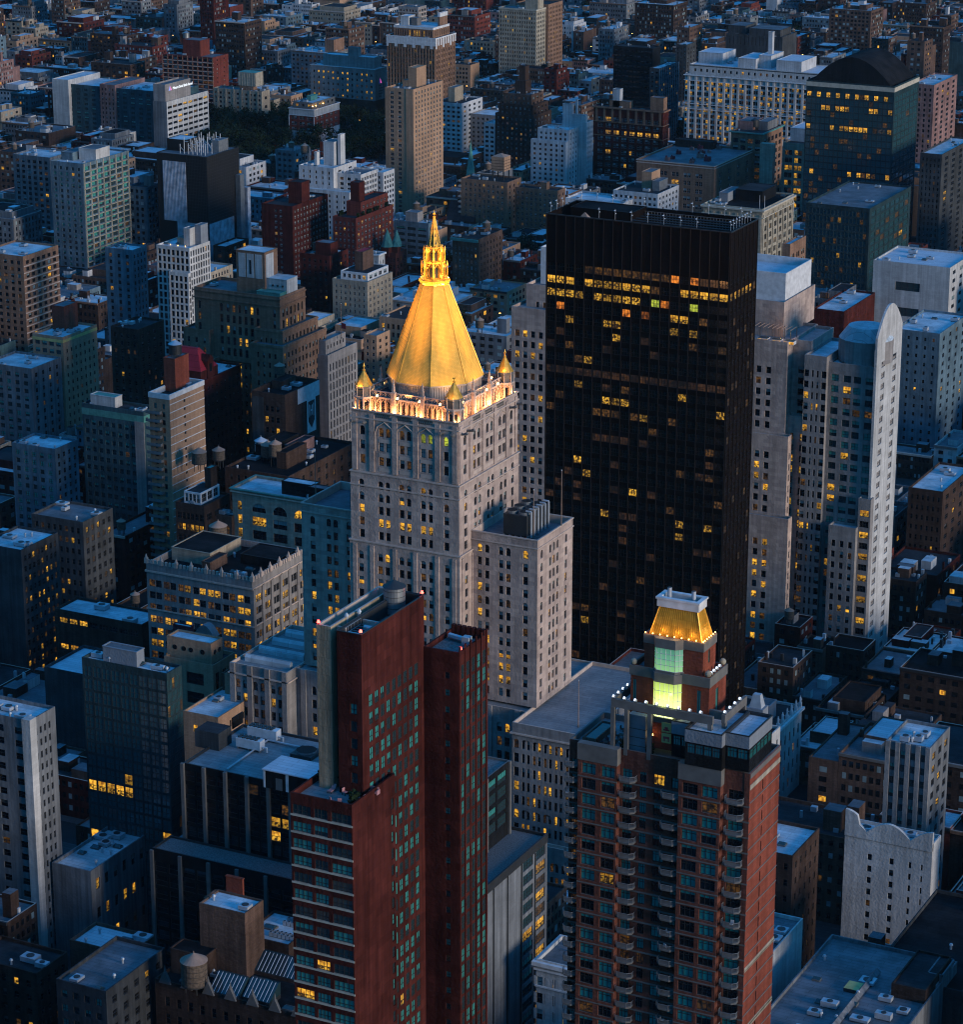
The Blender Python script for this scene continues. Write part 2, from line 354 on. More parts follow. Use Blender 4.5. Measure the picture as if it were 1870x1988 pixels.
class Bld:
    def __init__(s, name, label, cat, group=None):
        s.name, s.label, s.cat, s.group = name, label, cat, group; s.parts = []; s.cur = {}; s.wins = []; s.vols = []; BLDS.append(s); s.root = None; s.short = None
    def part(s, n):           # the one mesh of that name
        if n not in s.cur: s.cur[n] = MB(); s.parts.append((n, s.cur[n]))
        return s.cur[n]
    def piece(s, n):          # a new mesh of that name
        m = MB(); s.parts.append((n, m)); return m
    def facade(s, mb, face, plane, u0, u1, z0, z1, mat, spec):
        if face == 'f': pt = lambda u, z, d=0: (u, plane + d, z)
        else: pt = lambda u, z, d=0: (plane - d, u, z)
        q = lambda a, b, c, e, m=mat: mb.poly([pt(a, c), pt(b, c), pt(b, e), pt(a, e)], m)
        if not spec: q(u0, u1, z0, z1); return
        mat = spec.get('mat', mat); q = lambda a, b, c, e, m=mat: mb.poly([pt(a, c), pt(b, c), pt(b, e), pt(a, e)], m)
        cols = [(u0 + a, u0 + b) for a, b in spec['cols'](u1 - u0)]; fh, wh, top = spec.get('fh', 3.3), spec.get('wh', 1.8), spec.get('top', 2.2)
        rd = spec.get('rd', .28); rows = []; zt = z1 - top; nmax = spec.get('rows', 999)
        while zt - wh > z0 + .4 and len(rows) < nmax: rows.append((zt - wh, zt)); zt -= fh
        var = spec.get('var'); ws = spec.get('ws', 'apt'); arch = spec.get('arch', ()); z = z1
        for r, (a, b) in enumerate(rows):
            q(u0, u1, b, z); u = u0
            for c, (l, h) in enumerate(cols):
                q(u, l, a, b); u = h
                mb.poly([pt(l, a), pt(h, a), pt(h, a, rd), pt(l, a, rd)], spec.get('sill', mat)); mb.poly([pt(h, b), pt(l, b), pt(l, b, rd), pt(h, b, rd)], mat)
                mb.poly([pt(l, b), pt(l, a), pt(l, a, rd), pt(l, b, rd)], mat); mb.poly([pt(h, a), pt(h, b), pt(h, b, rd), pt(h, a, rd)], mat)
                v = var(r, c, len(cols)) if var else None
                s.wins.append((face, plane, (l + h) / 2, a, h - l, b - a, ws, v or pick(WS[ws]['p']), rd, r))
                if arch == 'all' or r in arch:
                    hw = (h - l) / 2; k = min(hw, .8 * (b - a)) * 1.05; cc = (l + h) / 2
                    arc = [(cc - hw * math.cos(math.pi / 2 * i / 4), b - k + k * math.sin(math.pi / 2 * i / 4)) for i in range(5)]
                    for g in (1, -1):
                        pts = [pt(cc + g * (x - cc), y) for x, y in arc] + [pt(cc - g * hw, b)]
                        mb.poly(pts if g < 0 else pts[::-1], mat)
            q(u, u1, a, b); z = a
        q(u0, u1, z0, z)
        if spec.get('pier'):
            d, pw = spec['pier']; ed = [u0] + [v for c in cols for v in c] + [u1]; lo = rows[-1][0] - .6 if rows else z0
            for i in range(0, len(ed) - 1, 2):
                if ed[i + 1] - ed[i] < pw * .8: continue
                e = s.piece('pier')
                m_ = (ed[i] + ed[i + 1]) / 2; lo_, hi_ = m_ - pw / 2, m_ + pw / 2; zt = z1 - spec.get('ptop', 1)
                if face == 'f': e.box(lo_, hi_, plane - d, plane + .02, lo, zt, spec.get('pmat', mat))
                else: e.box(plane - .02, plane + d, lo_, hi_, lo, zt, spec.get('pmat', mat))
        if spec.get('band'):
            e = s.part('band'); d, bh, bm = spec['band']
            for r, (a, b) in enumerate(rows):
                zz = a - spec.get('boff', .5)
                if face == 'f': e.box(u0 - .01, u1 + d * .9, plane - d, plane + .02, zz - bh, zz, bm)
                else: e.box(plane - .02, plane + d, u0 + .03, u1, zz - bh, zz, bm)
    def vol(s, x0, x1, y0, y1, z0, z1, wall, f=None, r=None, roof='roof_grey', par=1.0, part='wall', pt=.35, parmat=None):
        mb = s.part(part); s.vols.append((x0, x1, y0, y1, z0, z1)); BLOCKS.append((x0, x1, y0, y1, z0, z1))
        s.facade(mb, 'f', y0, x0, x1, z0, z1, wall, f); s.facade(mb, 'r', x1, y0, y1, z0, z1, wall, r)
        mb.poly([(x1, y1, z0), (x0, y1, z0), (x0, y1, z1), (x1, y1, z1)], wall); mb.poly([(x0, y1, z0), (x0, y0, z0), (x0, y0, z1), (x0, y1, z1)], wall)
        zr = z1 - par; pm = parmat or wall
        if par:
            i0, i1, j0, j1 = x0 + pt, x1 - pt, y0 + pt, y1 - pt
            for a, b in (((x0, y0), (x1, y0)), ((x1, y0), (x1, y1)), ((x1, y1), (x0, y1)), ((x0, y1), (x0, y0))):
                n = lambda p: (i0 if p[0] == x0 else i1, j0 if p[1] == y0 else j1)
                mb.poly([(*a, z1), (*b, z1), (*n(b), z1), (*n(a), z1)], pm)
                mb.poly([(*n(a), z1), (*n(b), z1), (*n(b), zr), (*n(a), zr)], pm)
            s.piece('roof').poly([(i0, j0, zr), (i1, j0, zr), (i1, j1, zr), (i0, j1, zr)], roof)
        else: s.piece('roof').poly([(x0, y0, z1), (x1, y0, z1), (x1, y1, z1), (x0, y1, z1)], roof)
        s.main = (x0, x1, y0, y1, z1, zr); return s.main
    def pv(s, F, L, Rr, z, z0=0, **k):
        x0, x1, y0, y1 = foot(F, L, Rr, z); return s.vol(x0, x1, y0, y1, z0, z, **k)
    def cornice(s, m, z, h, d, mat, part='cornice'):
        x0, x1, y0, y1 = m[:4]; mb = s.part(part); i = .05
        mb.box(x0 - d, x1 + d, y0 - d, y0 + i, z, z + h, mat); mb.box(x0 - d, x1 + d, y1 - i, y1 + d, z, z + h, mat)
        mb.box(x0 - d, x0 + i, y0 + i, y1 - i, z, z + h, mat); mb.box(x1 - i, x1 + d, y0 + i, y1 - i, z, z + h, mat)
    def pent(s, a, b, c, d, h, mat, top='roof_grey', name='bulkhead', base=None):
        x0, x1, y0, y1, z1, zr = base or s.main; X = lambda t: x0 + (x1 - x0) * t; Y = lambda t: y0 + (y1 - y0) * t
        mb = s.piece(name); mb.box(X(a), X(b), Y(c), Y(d), zr - .02, zr + h, mat, bottom=False)
        xa, xb, ya, yb = X(a), X(b), Y(c), Y(d); mb.box(xa + .25, xb - .25, ya + .25, yb - .25, zr + h + .01, zr + h + .02, top); 
        mb.box(xa - .12, xb + .12, ya - .12, ya + .25, zr + h, zr + h + .25, mat); mb.box(xb - .25, xb + .12, ya + .25, yb + .12, zr + h, zr + h + .25, mat)
        mb.box(xa - .12, xa + .25, ya + .25, yb + .12, zr + h, zr + h + .25, mat); mb.box(xa + .25, xb - .25, yb - .25, yb + .12, zr + h, zr + h + .25, mat)
        BLOCKS.append((xa, xb, ya, yb, zr, zr + h)); return (xa, xb, ya, yb, zr + h, zr + h)
    def clutter(s, n, base=None, big=1.0):
        x0, x1, y0, y1, z1, zr = base or s.main
        for i in range(n):
            x = rng.uniform(x0 + 1.2, x1 - 1.6); y = rng.uniform(y0 + 1.2, y1 - 1.6); k = rng.random(); 
            if any(a - .5 < x < b + .5 and c - .5 < y < d + .5 and e < zr + .5 < f for a, b, c, d, e, f in BLOCKS[-12:] if e > 0 and e >= zr - .1): continue
            if k < .35:
                mb = s.piece('vent'); mb.cyl(x, y, .28 * big, zr - .02, zr + 1.1 * big, 'galvanised', 8); mb.cyl(x, y, .5 * big, zr + 1.1 * big, zr + 1.5 * big, 'galvanised', 8, .3)
            elif k < .8:
                a, b, c = rng.uniform(.8, 2.2) * big, rng.uniform(.8, 1.6) * big, rng.uniform(.8, 1.7) * big
                mb = s.piece('ac_unit'); mb.box(x - a, x + a, y - b, y + b, zr + .25, zr + c, 'galvanised'); mb.cyl(x, y, min(a, b) * .7, zr + c, zr + c + .15, 'trim_dark', 10)
                for q in (-1, 1): mb.box(x + q * a * .8 - .08, x + q * a * .8 + .08, y - b, y + b, zr - .02, zr + .25, 'trim_dark')
            else:
                mb = s.piece('skylight'); a, b = rng.uniform(.8, 1.6), rng.uniform(.7, 1.2)
                mb.box(x - a, x + a, y - b, y + b, zr - .02, zr + .45, 'trim_grey'); mb.prism([(x - a * .9, y - b * .9), (x + a * .9, y - b * .9), (x + a * .9, y + b * .9), (x - a * .9, y + b * .9)], zr + .45, zr + .9, 'glass_teal', None, [(x - a * .8, y - .1), (x + a * .8, y - .1), (x + a * .8, y + .1), (x - a * .8, y + .1)])
    def finish(s):
        xs = [v for q in s.vols for v in q[:2]]; ys = [v for q in s.vols for v in q[2:4]]
        s.org = ((min(xs) + max(xs)) / 2, (min(ys) + max(ys)) / 2, min(q[4] for q in s.vols))
        s.root = empty(s.name, s.org, s.label, s.cat, s.group)
        # windows: the largest in view as objects of their own, small or hidden ones in the wall's mesh
        ind = []; rest = []
        for wn in s.wins:
            face, plane, u, z, w, h, ws, v, rd, r = wn
            p = (u, plane - .02, z + h / 2) if face == 'f' else (plane + .02, u, z + h / 2)
            px, py, d = proj(*p); ph = h / d * FP * .5155
            vis = -30 < px < 1900 and -20 < py < 2010 and not hidden(p)
            if vis and ph >= 3.3: ind.append((0 if v in 'ykqgo' else 1, -ph, wn))
            elif vis and ph >= 2.3: rest.append(wn)
            else: s.bake(wn, s.part('wall'))
        ind.sort(key=lambda t: t[:2])
        rest += [t[2] for t in ind[100:]]; ind = ind[:100]
        for _, _, (face, plane, u, z, w, h, ws, v, rd, r) in ind:
            o = bpy.data.objects.new('window', win_mesh(w, h, ws, v, rd, 0)[1]); C.objects.link(o); o.parent = s.root
            if face == 'f': o.location = (u - s.org[0], plane - s.org[1], z - s.org[2])
            else: o.location = (plane - s.org[0], u - s.org[1], z - s.org[2]); o.rotation_euler = (0, 0, math.pi / 2)
        if rest:
            big = MB()
            for (face, plane, u, z, w, h, ws, v, rd, r) in rest:
                k = win_mesh(w, h, ws, v, rd, 0)[0]
                M = Matrix.Translation((u, plane, z)) if face == 'f' else Matrix.Translation((plane, u, z)) @ Matrix.Rotation(math.pi / 2, 4, 'Z')
                big.add(k, M)
            big.build('window', s.root, s.org, 'stuff')
        for n, mb in s.parts:
            if mb.f: mb.build(n, s.root, s.org)
        return s.root
    def bake(s, wn, mb):
        face, plane, u, z, w, h, wsn, v, rd, r = wn; ws = WS[wsn]; up, lo = (vmat(ws, c) for c in VAR[v]); zr = z + h * (ws['rail'] or .5)
        pt = (lambda a, b: (a, plane + rd, b)) if face == 'f' else (lambda a, b: (plane - rd, a, b)); a, b = u - w / 2, u + w / 2
        if up == lo: mb.poly([pt(a, z), pt(b, z), pt(b, z + h), pt(a, z + h)], up)
        else: mb.poly([pt(a, z), pt(b, z), pt(b, zr), pt(a, zr)], lo); mb.poly([pt(a, zr), pt(b, zr), pt(b, z + h), pt(a, z + h)], up)
def S(n, ratio=.5, fh=3.3, wh=1.8, top=2.4, ws='apt', m=.04, **k): return dict(cols=even(n, ratio, m), fh=fh, wh=wh, top=top, ws=ws, **k)
def SP(n, ww, gap, fh=3.3, wh=1.8, top=2.4, ws='stone', m=.06, single=None, **k): return dict(cols=pairs(n, ww, gap, m, single), fh=fh, wh=wh, top=top, ws=ws, **k)
# ------------------------------------------------------------------ the gothic skyscraper with the gold pyramid
wall_mat('gold', (.94, .52, .10), (.86, .46, .08), .9, .32, .05, .06, rough=.5, streak=.14, grime=.05, bump=.05)
MATS['gold'].node_tree.nodes['Principled BSDF'].inputs['Metallic'].default_value = .0
wall_mat('gold_glass', (.55, .30, .04), (.36, .19, .022), .9, 1.3, .04, .3, rough=.3, streak=.2, grime=.2)
flat_mat('gilt', (.85, .45, .07), .32, .45, .35, 1.2)
glow_mat('lamp_warm', (1, .55, .16), 14); glow_mat('lamp_white', (.75, .85, 1), 1.6); glow_mat('lamp_red', (1, .05, .03), 10); glow_mat('lamp_bulb', (1, .5, .12), 7)
glow_mat('lit_arch', (1, .42, .07), 1.6)
def octo(cx, cy, r, ph=R(22.5)): return [(cx + r * math.cos(ph + k * math.pi / 4), cy + r * math.sin(ph + k * math.pi / 4)) for k in range(8)]
ny = Bld('gothic_skyscraper', 'pale limestone gothic skyscraper crowned by a glowing gold pyramid and spire', 'skyscraper'); ny.short = 'the gold pyramid skyscraper'
TX0, TX1, TY0, TY1 = -359.0, -326.4, 627.1, 662.4; PX, PY = -342.7, 644.75
WX, WY0, WY1, WZ = 20.3, 633.75, 655.9, 103.4; BZ = 55.2
fcols = fixed([(.079, .127), (.258, .304), (.324, .367), (.452, .498), (.519, .562), (.649, .696), (.719, .76), (.862, .908)])
rcols = fixed([(.085, .13), (.245, .288), (.315, .358), (.46, .503), (.53, .573), (.675, .718), (.745, .788), (.87, .915)])
def nyv1(r, c, n):
    if r == 0 and c in (5, 6, 7): return 'g'
    if r == 0: return 'm' if c == 2 else pick(dict(d=.75, m=.25))
    if r == 3: return pick(dict(k=.55, h=.3, m=.15))
    return pick(dict(b=.3, m=.3, d=.3, h=.1))
def nyv2(r, c, n): return 'y' if (r == 3 and 1 <= c <= 6) or (r == 2 and c == 0) else pick(dict(d=.34, h=.42, b=.05, m=.13, y=.03, k=.03)) if r not in (2, 4) else pick(dict(d=.9, h=.1))
def nyv3(r, c, n): return pick(dict(d=.42, h=.30, b=.06, m=.12, y=.05, k=.05))
lime = dict(wall='limestone', parmat='trim_stone')
ny.vol(TX0 - .7, TX1 + .7, TY0 - .7, TY1 + .7, BZ, 98, f=dict(cols=fcols, fh=3.7, wh=2.35, top=2.9, ws='stone', var=nyv3, rows=9, arch=(0, 4), rd=.45), r=dict(cols=rcols, fh=3.7, wh=2.35, top=2.9, ws='stone', var=nyv3, rows=10, arch=(0, 4), rd=.45), par=0, **lime)
ny.vol(TX0 - .35, TX1 + .35, TY0 - .35, TY1 + .35, 98.01, 117.5, f=dict(cols=fcols, fh=3.6, wh=2.35, top=1.9, ws='stone', var=nyv2, arch=(0, 1), rd=.45), r=dict(cols=rcols, fh=3.6, wh=2.35, top=1.9, ws='stone', arch=(0, 1), rd=.45), par=0, **lime)
ny.vol(TX0, TX1, TY0, TY1, 117.51, 135, f=dict(cols=fcols, fh=4.05, wh=2.6, top=4.4, ws='stone', var=nyv1, arch=(0,), rd=.5), r=dict(cols=rcols, fh=4.05, wh=2.6, top=4.4, ws='stone', arch=(0,), rd=.5), roof='roof_dark', par=1.4, **lime)
top = ny.main
lw = dict(fh=3.7, wh=2.35, top=3.5, ws='stone', rd=.45, arch=(0, 4))
for sgn in (1, -1):
    x0, x1 = (TX1 + .2, TX1 + WX) if sgn > 0 else (TX0 - WX, TX0 - .2)
    fc = [(.10, .17), (.21, .28), (.42, .49), (.53, .60), (.785, .86)] if sgn > 0 else [(.14, .215), (.40, .47), (.51, .58), (.72, .79), (.83, .90)]
    def wv(r, c, n, sgn=sgn):
        if sgn > 0 and r in (9, 10) and c < 4: return 'y' if c > 0 else pick(dict(y=.6, d=.4))
        if sgn > 0 and r == 8 and c in (2, 3): return 'k'
        if sgn > 0 and r == 0 and c in (0, 4): return 'y'
        if sgn < 0 and r > 3 and rng.random() < .35: return 'y'
        return pick(dict(d=.50, h=.3, b=.03, m=.1, y=.05, k=.02))
    ny.vol(x0, x1, WY0, WY1, BZ, WZ, f=dict(cols=fixed(fc), var=wv, **lw), r=dict(cols=fixed([(.09, .15), (.33, .385), (.435, .49), (.54, .595), (.78, .84)]), **lw), roof='roof_grey', par=2.2, **lime)
    wm = ny.main; ny.cornice(wm, WZ - 2.6, .3, .25, 'trim_stone'); ny.cornice(wm, WZ - .3, .34, .2, 'trim_stone')
    if sgn > 0: WINGR = wm
    else: WINGL = wm
for z, d in ((97.7, .95), (117.3, .6), (113.6, .55), (132.6, .35), (134.75, .3)): ny.cornice(top, z, .35, d, 'trim_stone')
# tall piers between the arched bays, buttresses at the corners
for fr in (.03, .195, .41, .605, .81, .97):
    P_ = lambda: ny.piece('pier')
    u = TX0 + (TX1 - TX0) * fr; P_().box(u - .75, u + .75, TY0 - .32, TY0 + .02, 118, 133.9, 'limestone')
    u = TY0 + (TY1 - TY0) * fr; P_().box(TX1 - .02, TX1 + .32, u - .75, u + .75, 118, 133.9, 'limestone')
    u = TX0 + (TX1 - TX0) * fr; P_().box(u - .6, u + .6, TY0 - .95, TY0 - .68, 62, 97, 'limestone'); u = TY0 + (TY1 - TY0) * fr; P_().box(TX1 + .68, TX1 + .95, u - .6, u + .6, 62, 97, 'limestone')
# pointed hood moulds over the paired top windows; carved panels between floors
for face in 'fr':
    for c0, c1 in ((.258, .367), (.452, .562), (.649, .76)):
        e = ny.piece('hood_mould')
        if face == 'f': pt = lambda u, z: (TX0 + (TX1 - TX0) * u, TY0 - .14, z)
        else: c0, c1 = c0 - .01, c1 + .025; pt = lambda u, z: (TX1 + .14, TY0 + (TY1 - TY0) * u, z)
        a, b = c0 - .03, c1 + .03; m_ = (a + b) / 2; pts = [(a, 124), (a, 129.2), (a + .02, 130.9), (m_, 132.3), (b - .02, 130.9), (b, 129.2), (b, 124)]
        for p, q in zip(pts, pts[1:]): e.bar(pt(*p), pt(*q), .16, 'trim_stone')
        for zz in (126.9, 122.85, 118.8):
            p, q = pt(c0, zz), pt(c1, zz)
            g = ny.piece('spandrel')
            if face == 'f': g.box(p[0], q[0], TY0 - .06, TY0 + .02, zz - .45, zz + .55, 'trim_stone')
            else: g.box(TX1 - .02, TX1 + .06, p[1], q[1], zz - .45, zz + .55, 'trim_stone')
# gargoyles
for fr in (.03, .97, .14, .86):
    x = TX0 + (TX1 - TX0) * fr; y = TY0 + (TY1 - TY0) * fr
    e = ny.piece('gargoyle'); e.bar((x, TY0, 131.6), (x, TY0 - 1.7, 131.9), .32, 'trim_grey', 6); e.bar((x, TY0 - 1.4, 131.8), (x, TY0 - 2.2, 132.2), .42, 'trim_grey', 6)
    e = ny.piece('gargoyle'); e.bar((TX1, y, 131.6), (TX1 + 1.7, y, 131.9), .32, 'trim_grey', 6); e.bar((TX1 + 1.4, y, 131.8), (TX1 + 2.2, y, 132.2), .42, 'trim_grey', 6)
# base block
bs = lambda n, **k: SP(n, 1.5, .9, 4.1, 2.7, 4.6, 'stone', m=.04, arch=(0, 5), pier=(.5, 1.6), ptop=0, pmat='limestone_grey', rd=.45, var=lambda r, c, n: pick(dict(d=.52, h=.12, y=.2, m=.16)), **k)
lg = dict(wall='limestone_grey', parmat='trim_stone', roof='roof_terrace')
XP = solve_x(995, 622, BZ)
ny.vol(-399.1, -380.2, 625.7, 660, 0, BZ, f=bs(3), r=bs(1), par=.9, **lg); bl = ny.main
ny.vol(-380.3, XP + .1, 630.5, 672.9, 0, BZ - .15, f=bs(8), r=None, par=.6, **lg); bm_ = ny.main
ny.vol(XP, -286.3, 621.9, 673, 0, BZ, f=bs(6), r=bs(7), par=1.1, **lg); br_ = ny.main
ny.cornice(br_, BZ - 3.2, .4, .5, 'trim_stone'); ny.cornice(bl, BZ - 3.2, .4, .5, 'trim_stone')
ny.vol(XP - 4, -285.8, 619.5, 621.8, 0, 22, wall='limestone_grey', f=bs(7), r=None, par=.8, roof='roof_terrace', parmat='trim_stone')
for k in range(4):     # long glazed ridges on the lower roof
    mb = ny.piece('skylight'); x0, x1 = -397, -382; y = 631 + k * 7.5
    mb.box(x0, x1, y - .8, y + .8, BZ - .92, BZ + .35, 'roof_pale'); mb.prism([(x0, y - .8), (x1, y - .8), (x1, y + .8), (x0, y + .8)], BZ + .35, BZ + 1.2, 'roof_pale', None, [(x0, y - .1), (x1, y - .1), (x1, y + .1), (x0, y + .1)])
def ny_crown(b):
    O = b.org; root = b.root; ins = 2.5; zr = 133.6
    I0, I1, J0, J1 = TX0 + ins, TX1 - ins, TY0 + ins, TY1 - ins
    # pierced parapet with little quatrefoil slots
    e = MB()
    for fr in (.30, .50, .70):
        for k in range(-3, 4):
            for g in (-.25, .25):
                x = TX0 + (TX1 - TX0) * fr + k * .62; e.bar((x - g, TY0 - .03, 133.35), (x + g, TY0 - .03, 134.5), .1, 'trim_dark')
                y = TY0 + (TY1 - TY0) * fr + k * .62; e.bar((TX1 + .03, y - g, 133.35), (TX1 + .03, y + g, 134.5), .1, 'trim_dark')
    e.build('parapet_tracery', root, O)
    # screen walls of the crown storey: piers, arches and pierced cresting
    for face in range(4):
        sm = MB(); n = 15; L0 = (I1 - I0 if face % 2 == 0 else J1 - J0)
        def P(u, d, z): 
            if face == 0: return (I0 + u, J0 - d, z)
            if face == 1: return (I1 + d, J0 + u, z)
            if face == 2: return (I1 - u, J1 + d, z)
            return (I0 - d, J1 - u, z)
        def bx(u0, u1, d0, d1, z0, z1, m):
            p, q = P(u0, d0, z0), P(u1, d1, z1); sm.box(min(p[0], q[0]), max(p[0], q[0]), min(p[1], q[1]), max(p[1], q[1]), z0, z1, m)
        bx(0, L0, -.5, 0, zr, zr + .6, 'limestone'); bx(0, L0, -.5, .12, zr + 4.3, zr + 4.8, 'trim_stone'); bx(0, L0, -.35, -.05, zr + 6.1, zr + 6.4, 'trim_stone')
        st = (L0 - 4) / n
        for i in range(n + 1):
            u = 2 + st * i; bx(u - .22, u + .22, -.5, .1, zr + .6, zr + 4.3, 'limestone'); bx(u - .12, u + .12, -.32, -.08, zr + 4.8, zr + 6.1, 'trim_stone')
            if i < n:
                a = P(u + .2, -.2, zr + 3.1); c = P(u + st / 2, -.2, zr + 4.2); d = P(u + st - .2, -.2, zr + 3.1)
                sm.bar(a, c, .13, 'trim_stone'); sm.bar(c, d, .13, 'trim_stone')
                a, c = P(u + .1, -.2, zr + 4.85), P(u + st - .1, -.2, zr + 6.1); d, f = P(u + st - .1, -.2, zr + 4.85), P(u + .1, -.2, zr + 6.1)
                sm.bar(a, c, .09, 'trim_stone'); sm.bar(d, f, .09, 'trim_stone')
        bx(.4, L0 - .4, -1.05, -.85, zr + .6, zr + 4.4, 'limestone')       # wall behind the arches
        for i in range(n):
            u = 2 + st * (i + .5); k = rng.random()
            bx(u - .42, u + .42, -.84, -.8, zr + .9, zr + 3.5, 'lit_dim' if k < .3 else 'glass')
        sm.build('crown_screen', root, O)
        for fr in (.34, .66):
            pm = MB(); u = L0 * fr; p = P(u, .35, 0); pm.box(p[0] - .5, p[0] + .5, p[1] - .5, p[1] + .5, zr, zr + 6.2, 'limestone')
            pm.box(p[0] - .62, p[0] + .62, p[1] - .62, p[1] + .62, zr + 6.2, zr + 6.7, 'trim_stone'); pm.box(p[0] - .33, p[0] + .33, p[1] - .33, p[1] + .33, zr + 6.7, zr + 8, 'trim_stone')
            pm.cyl(p[0], p[1], .45, zr + 8, zr + 10.4, 'trim_stone', 4, .04, ph=math.pi / 4)
            for q in range(3): pm.cyl(p[0], p[1], .42 - q * .1, zr + 8.3 + q * .65, zr + 8.5 + q * .65, 'trim_stone', 6)
            pm.build('pinnacle', root, O)
    ro = MB(); ro.poly([(I0 + 1, J0 + 1, zr + 4.3), (I1 - 1, J0 + 1, zr + 4.3), (I1 - 1, J1 - 1, zr + 4.3), (I0 + 1, J1 - 1, zr + 4.3)], 'roof_dark'); ro.build('roof', root, O)
    # corner turrets with gold caps
    for x, y in ((TX0 + 2.6, TY0 + 2.6), (TX1 - 2.6, TY0 + 2.6), (TX1 - 2.6, TY1 - 2.6), (TX0 + 2.6, TY1 - 2.6)):
        t = MB(); t.prism(octo(x, y, 2.55), zr - .02, zr + .6, 'limestone')
        po = octo(x, y, 2.35); pi_ = octo(x, y, 1.75)
        for k in range(8):
            t.cyl(po[k][0], po[k][1], .34, zr + .6, zr + 4.4, 'limestone', 6)
            a, b_ = Vector((*po[k], 0)), Vector((*po[(k + 1) % 8], 0)); m_ = (a + b_) / 2
            t.bar((a.x, a.y, zr + 3.2), (m_.x, m_.y, zr + 4.3), .17, 'limestone'); t.bar((b_.x, b_.y, zr + 3.2), (m_.x, m_.y, zr + 4.3), .17, 'limestone')
        t.prism(pi_, zr + .6, zr + 4.3, 'limestone', None)
        for k in range(8):
            a, b_ = Vector((*pi_[k], 0)), Vector((*pi_[(k + 1) % 8], 0)); a2, b2 = a.lerp(b_, .2), a.lerp(b_, .8); n_ = ((a + b_) / 2 - Vector((x, y, 0))).normalized() * .03
            t.poly([(a2.x + n_.x, a2.y + n_.y, zr + .7), (b2.x + n_.x, b2.y + n_.y, zr + .7), (b2.x + n_.x, b2.y + n_.y, zr + 3.2), (a2.x + n_.x, a2.y + n_.y, zr + 3.2)], 'glass')
        t.prism(octo(x, y, 2.75), zr + 4.3, zr + 4.8, 'trim_stone'); t.prism(octo(x, y, 2.25), zr + 4.8, zr + 7.0, 'trim_grey'); t.prism(octo(x, y, 2.55), zr + 7.0, zr + 7.5, 'trim_grey')
        for k in range(8):
            p = octo(x, y, 2.45)[k]; t.bar((*p, zr + 4.8), (*p, zr + 6.9), .14, 'trim_stone'); t.cyl(*p, .2, zr + 7.0, zr + 8.0, 'trim_stone', 4, .03)
        tb = t.build('turret', root, O)
        c = MB(); c.prism(octo(x, y, 2.4), zr + 7.5, zr + 11.6, 'gilt', None, octo(x, y, .28)); c.cyl(x, y, .42, zr + 11.6, zr + 11.9, 'gilt', 8); c.cyl(x, y, .16, zr + 11.9, zr + 12.7, 'gilt', 6); c.cyl(x, y, .38, zr + 12.6, zr + 12.9, 'gilt', 8); c.cyl(x, y, .2, zr + 12.9, zr + 13.7, 'gilt', 6, .03)
        c.build('turret_cap', tb, O)
    # drum and pyramid
    d = MB(); d.prism(octo(PX, PY, 12.7), zr + 4.25, 142.0, 'trim_stone'); po = octo(PX, PY, 12.75)
    for k in range(8):
        a, b_ = Vector((*po[k], 0)), Vector((*po[(k + 1) % 8], 0))
        for i in range(14):
            p = a.lerp(b_, (i + .5) / 14); d.box(p.x - .09, p.x + .09, p.y - .09, p.y + .09, zr + 4.4, 141.9, 'limestone')
    d.prism(octo(PX, PY, 13.15), 141.75, 142.2, 'trim_stone'); d.build('drum', root, O)
    p = MB(); p.prism(octo(PX, PY, 13.2), 142.2, 167.4, 'gold', None, octo(PX, PY, 3.75))
    a, b_ = octo(PX, PY, 13.25), octo(PX, PY, 3.8)
    for k in range(8): p.bar((*a[k], 142.25), (*b_[k], 167.4), .16, 'gilt', 5)
    pyo = p.build('gold_pyramid', root, O)
    l = MB(); l.prism(octo(PX, PY, 3.75), 167.4, 168.1, 'gilt', None, octo(PX, PY, 4.15)); l.prism(octo(PX, PY, 4.25), 168.1, 168.7, 'gilt'); l.prism(octo(PX, PY, 4.0), 168.7, 169.1, 'gilt')
    def tier(r, z0, z1, rp):
        q = octo(PX, PY, r); l.prism(octo(PX, PY, r * .72), z0, z1, 'gilt')
        o8 = octo(PX, PY, rp)
        for k in range(8):
            l.bar((*q[k], z0), (*q[k], z1), .27, 'gilt', 6); l.bar((*o8[k], z0), (*o8[k], z0 + (z1 - z0) * .8), .16, 'gilt', 5)
            l.cyl(*o8[k], .24, z0 + (z1 - z0) * .8, z1 + .5, 'gilt', 5, .03); l.bar((*o8[k], z0 + (z1 - z0) * .55), (*q[k], z1 - .1), .12, 'gilt', 4)
            a, c = Vector((*q[k], 0)), Vector((*q[(k + 1) % 8], 0)); m_ = (a + c) / 2; zz = z0 + (z1 - z0) * .62
            l.bar((a.x, a.y, zz), (m_.x, m_.y, z1 - .05), .17, 'gilt'); l.bar((c.x, c.y, zz), (m_.x, m_.y, z1 - .05), .17, 'gilt')
            l.bar((a.x, a.y, z1 - .3), (m_.x * 1.0, m_.y, z1 + .7), .12, 'gilt'); l.bar((c.x, c.y, z1 - .3), (m_.x, m_.y, z1 + .7), .12, 'gilt')
            iq = octo(PX, PY, r * .735); a, c = Vector((*iq[k], 0)), Vector((*iq[(k + 1) % 8], 0)); a2, c2 = a.lerp(c, .22), a.lerp(c, .78); z9 = z0 + (z1 - z0) * .75
            m_ = (a2 + c2) / 2; l.poly([(a2.x, a2.y, z0 + .25), (c2.x, c2.y, z0 + .25), (c2.x, c2.y, z9 - .5), (m_.x, m_.y, z9), (a2.x, a2.y, z9 - .5)], 'trim_dark')
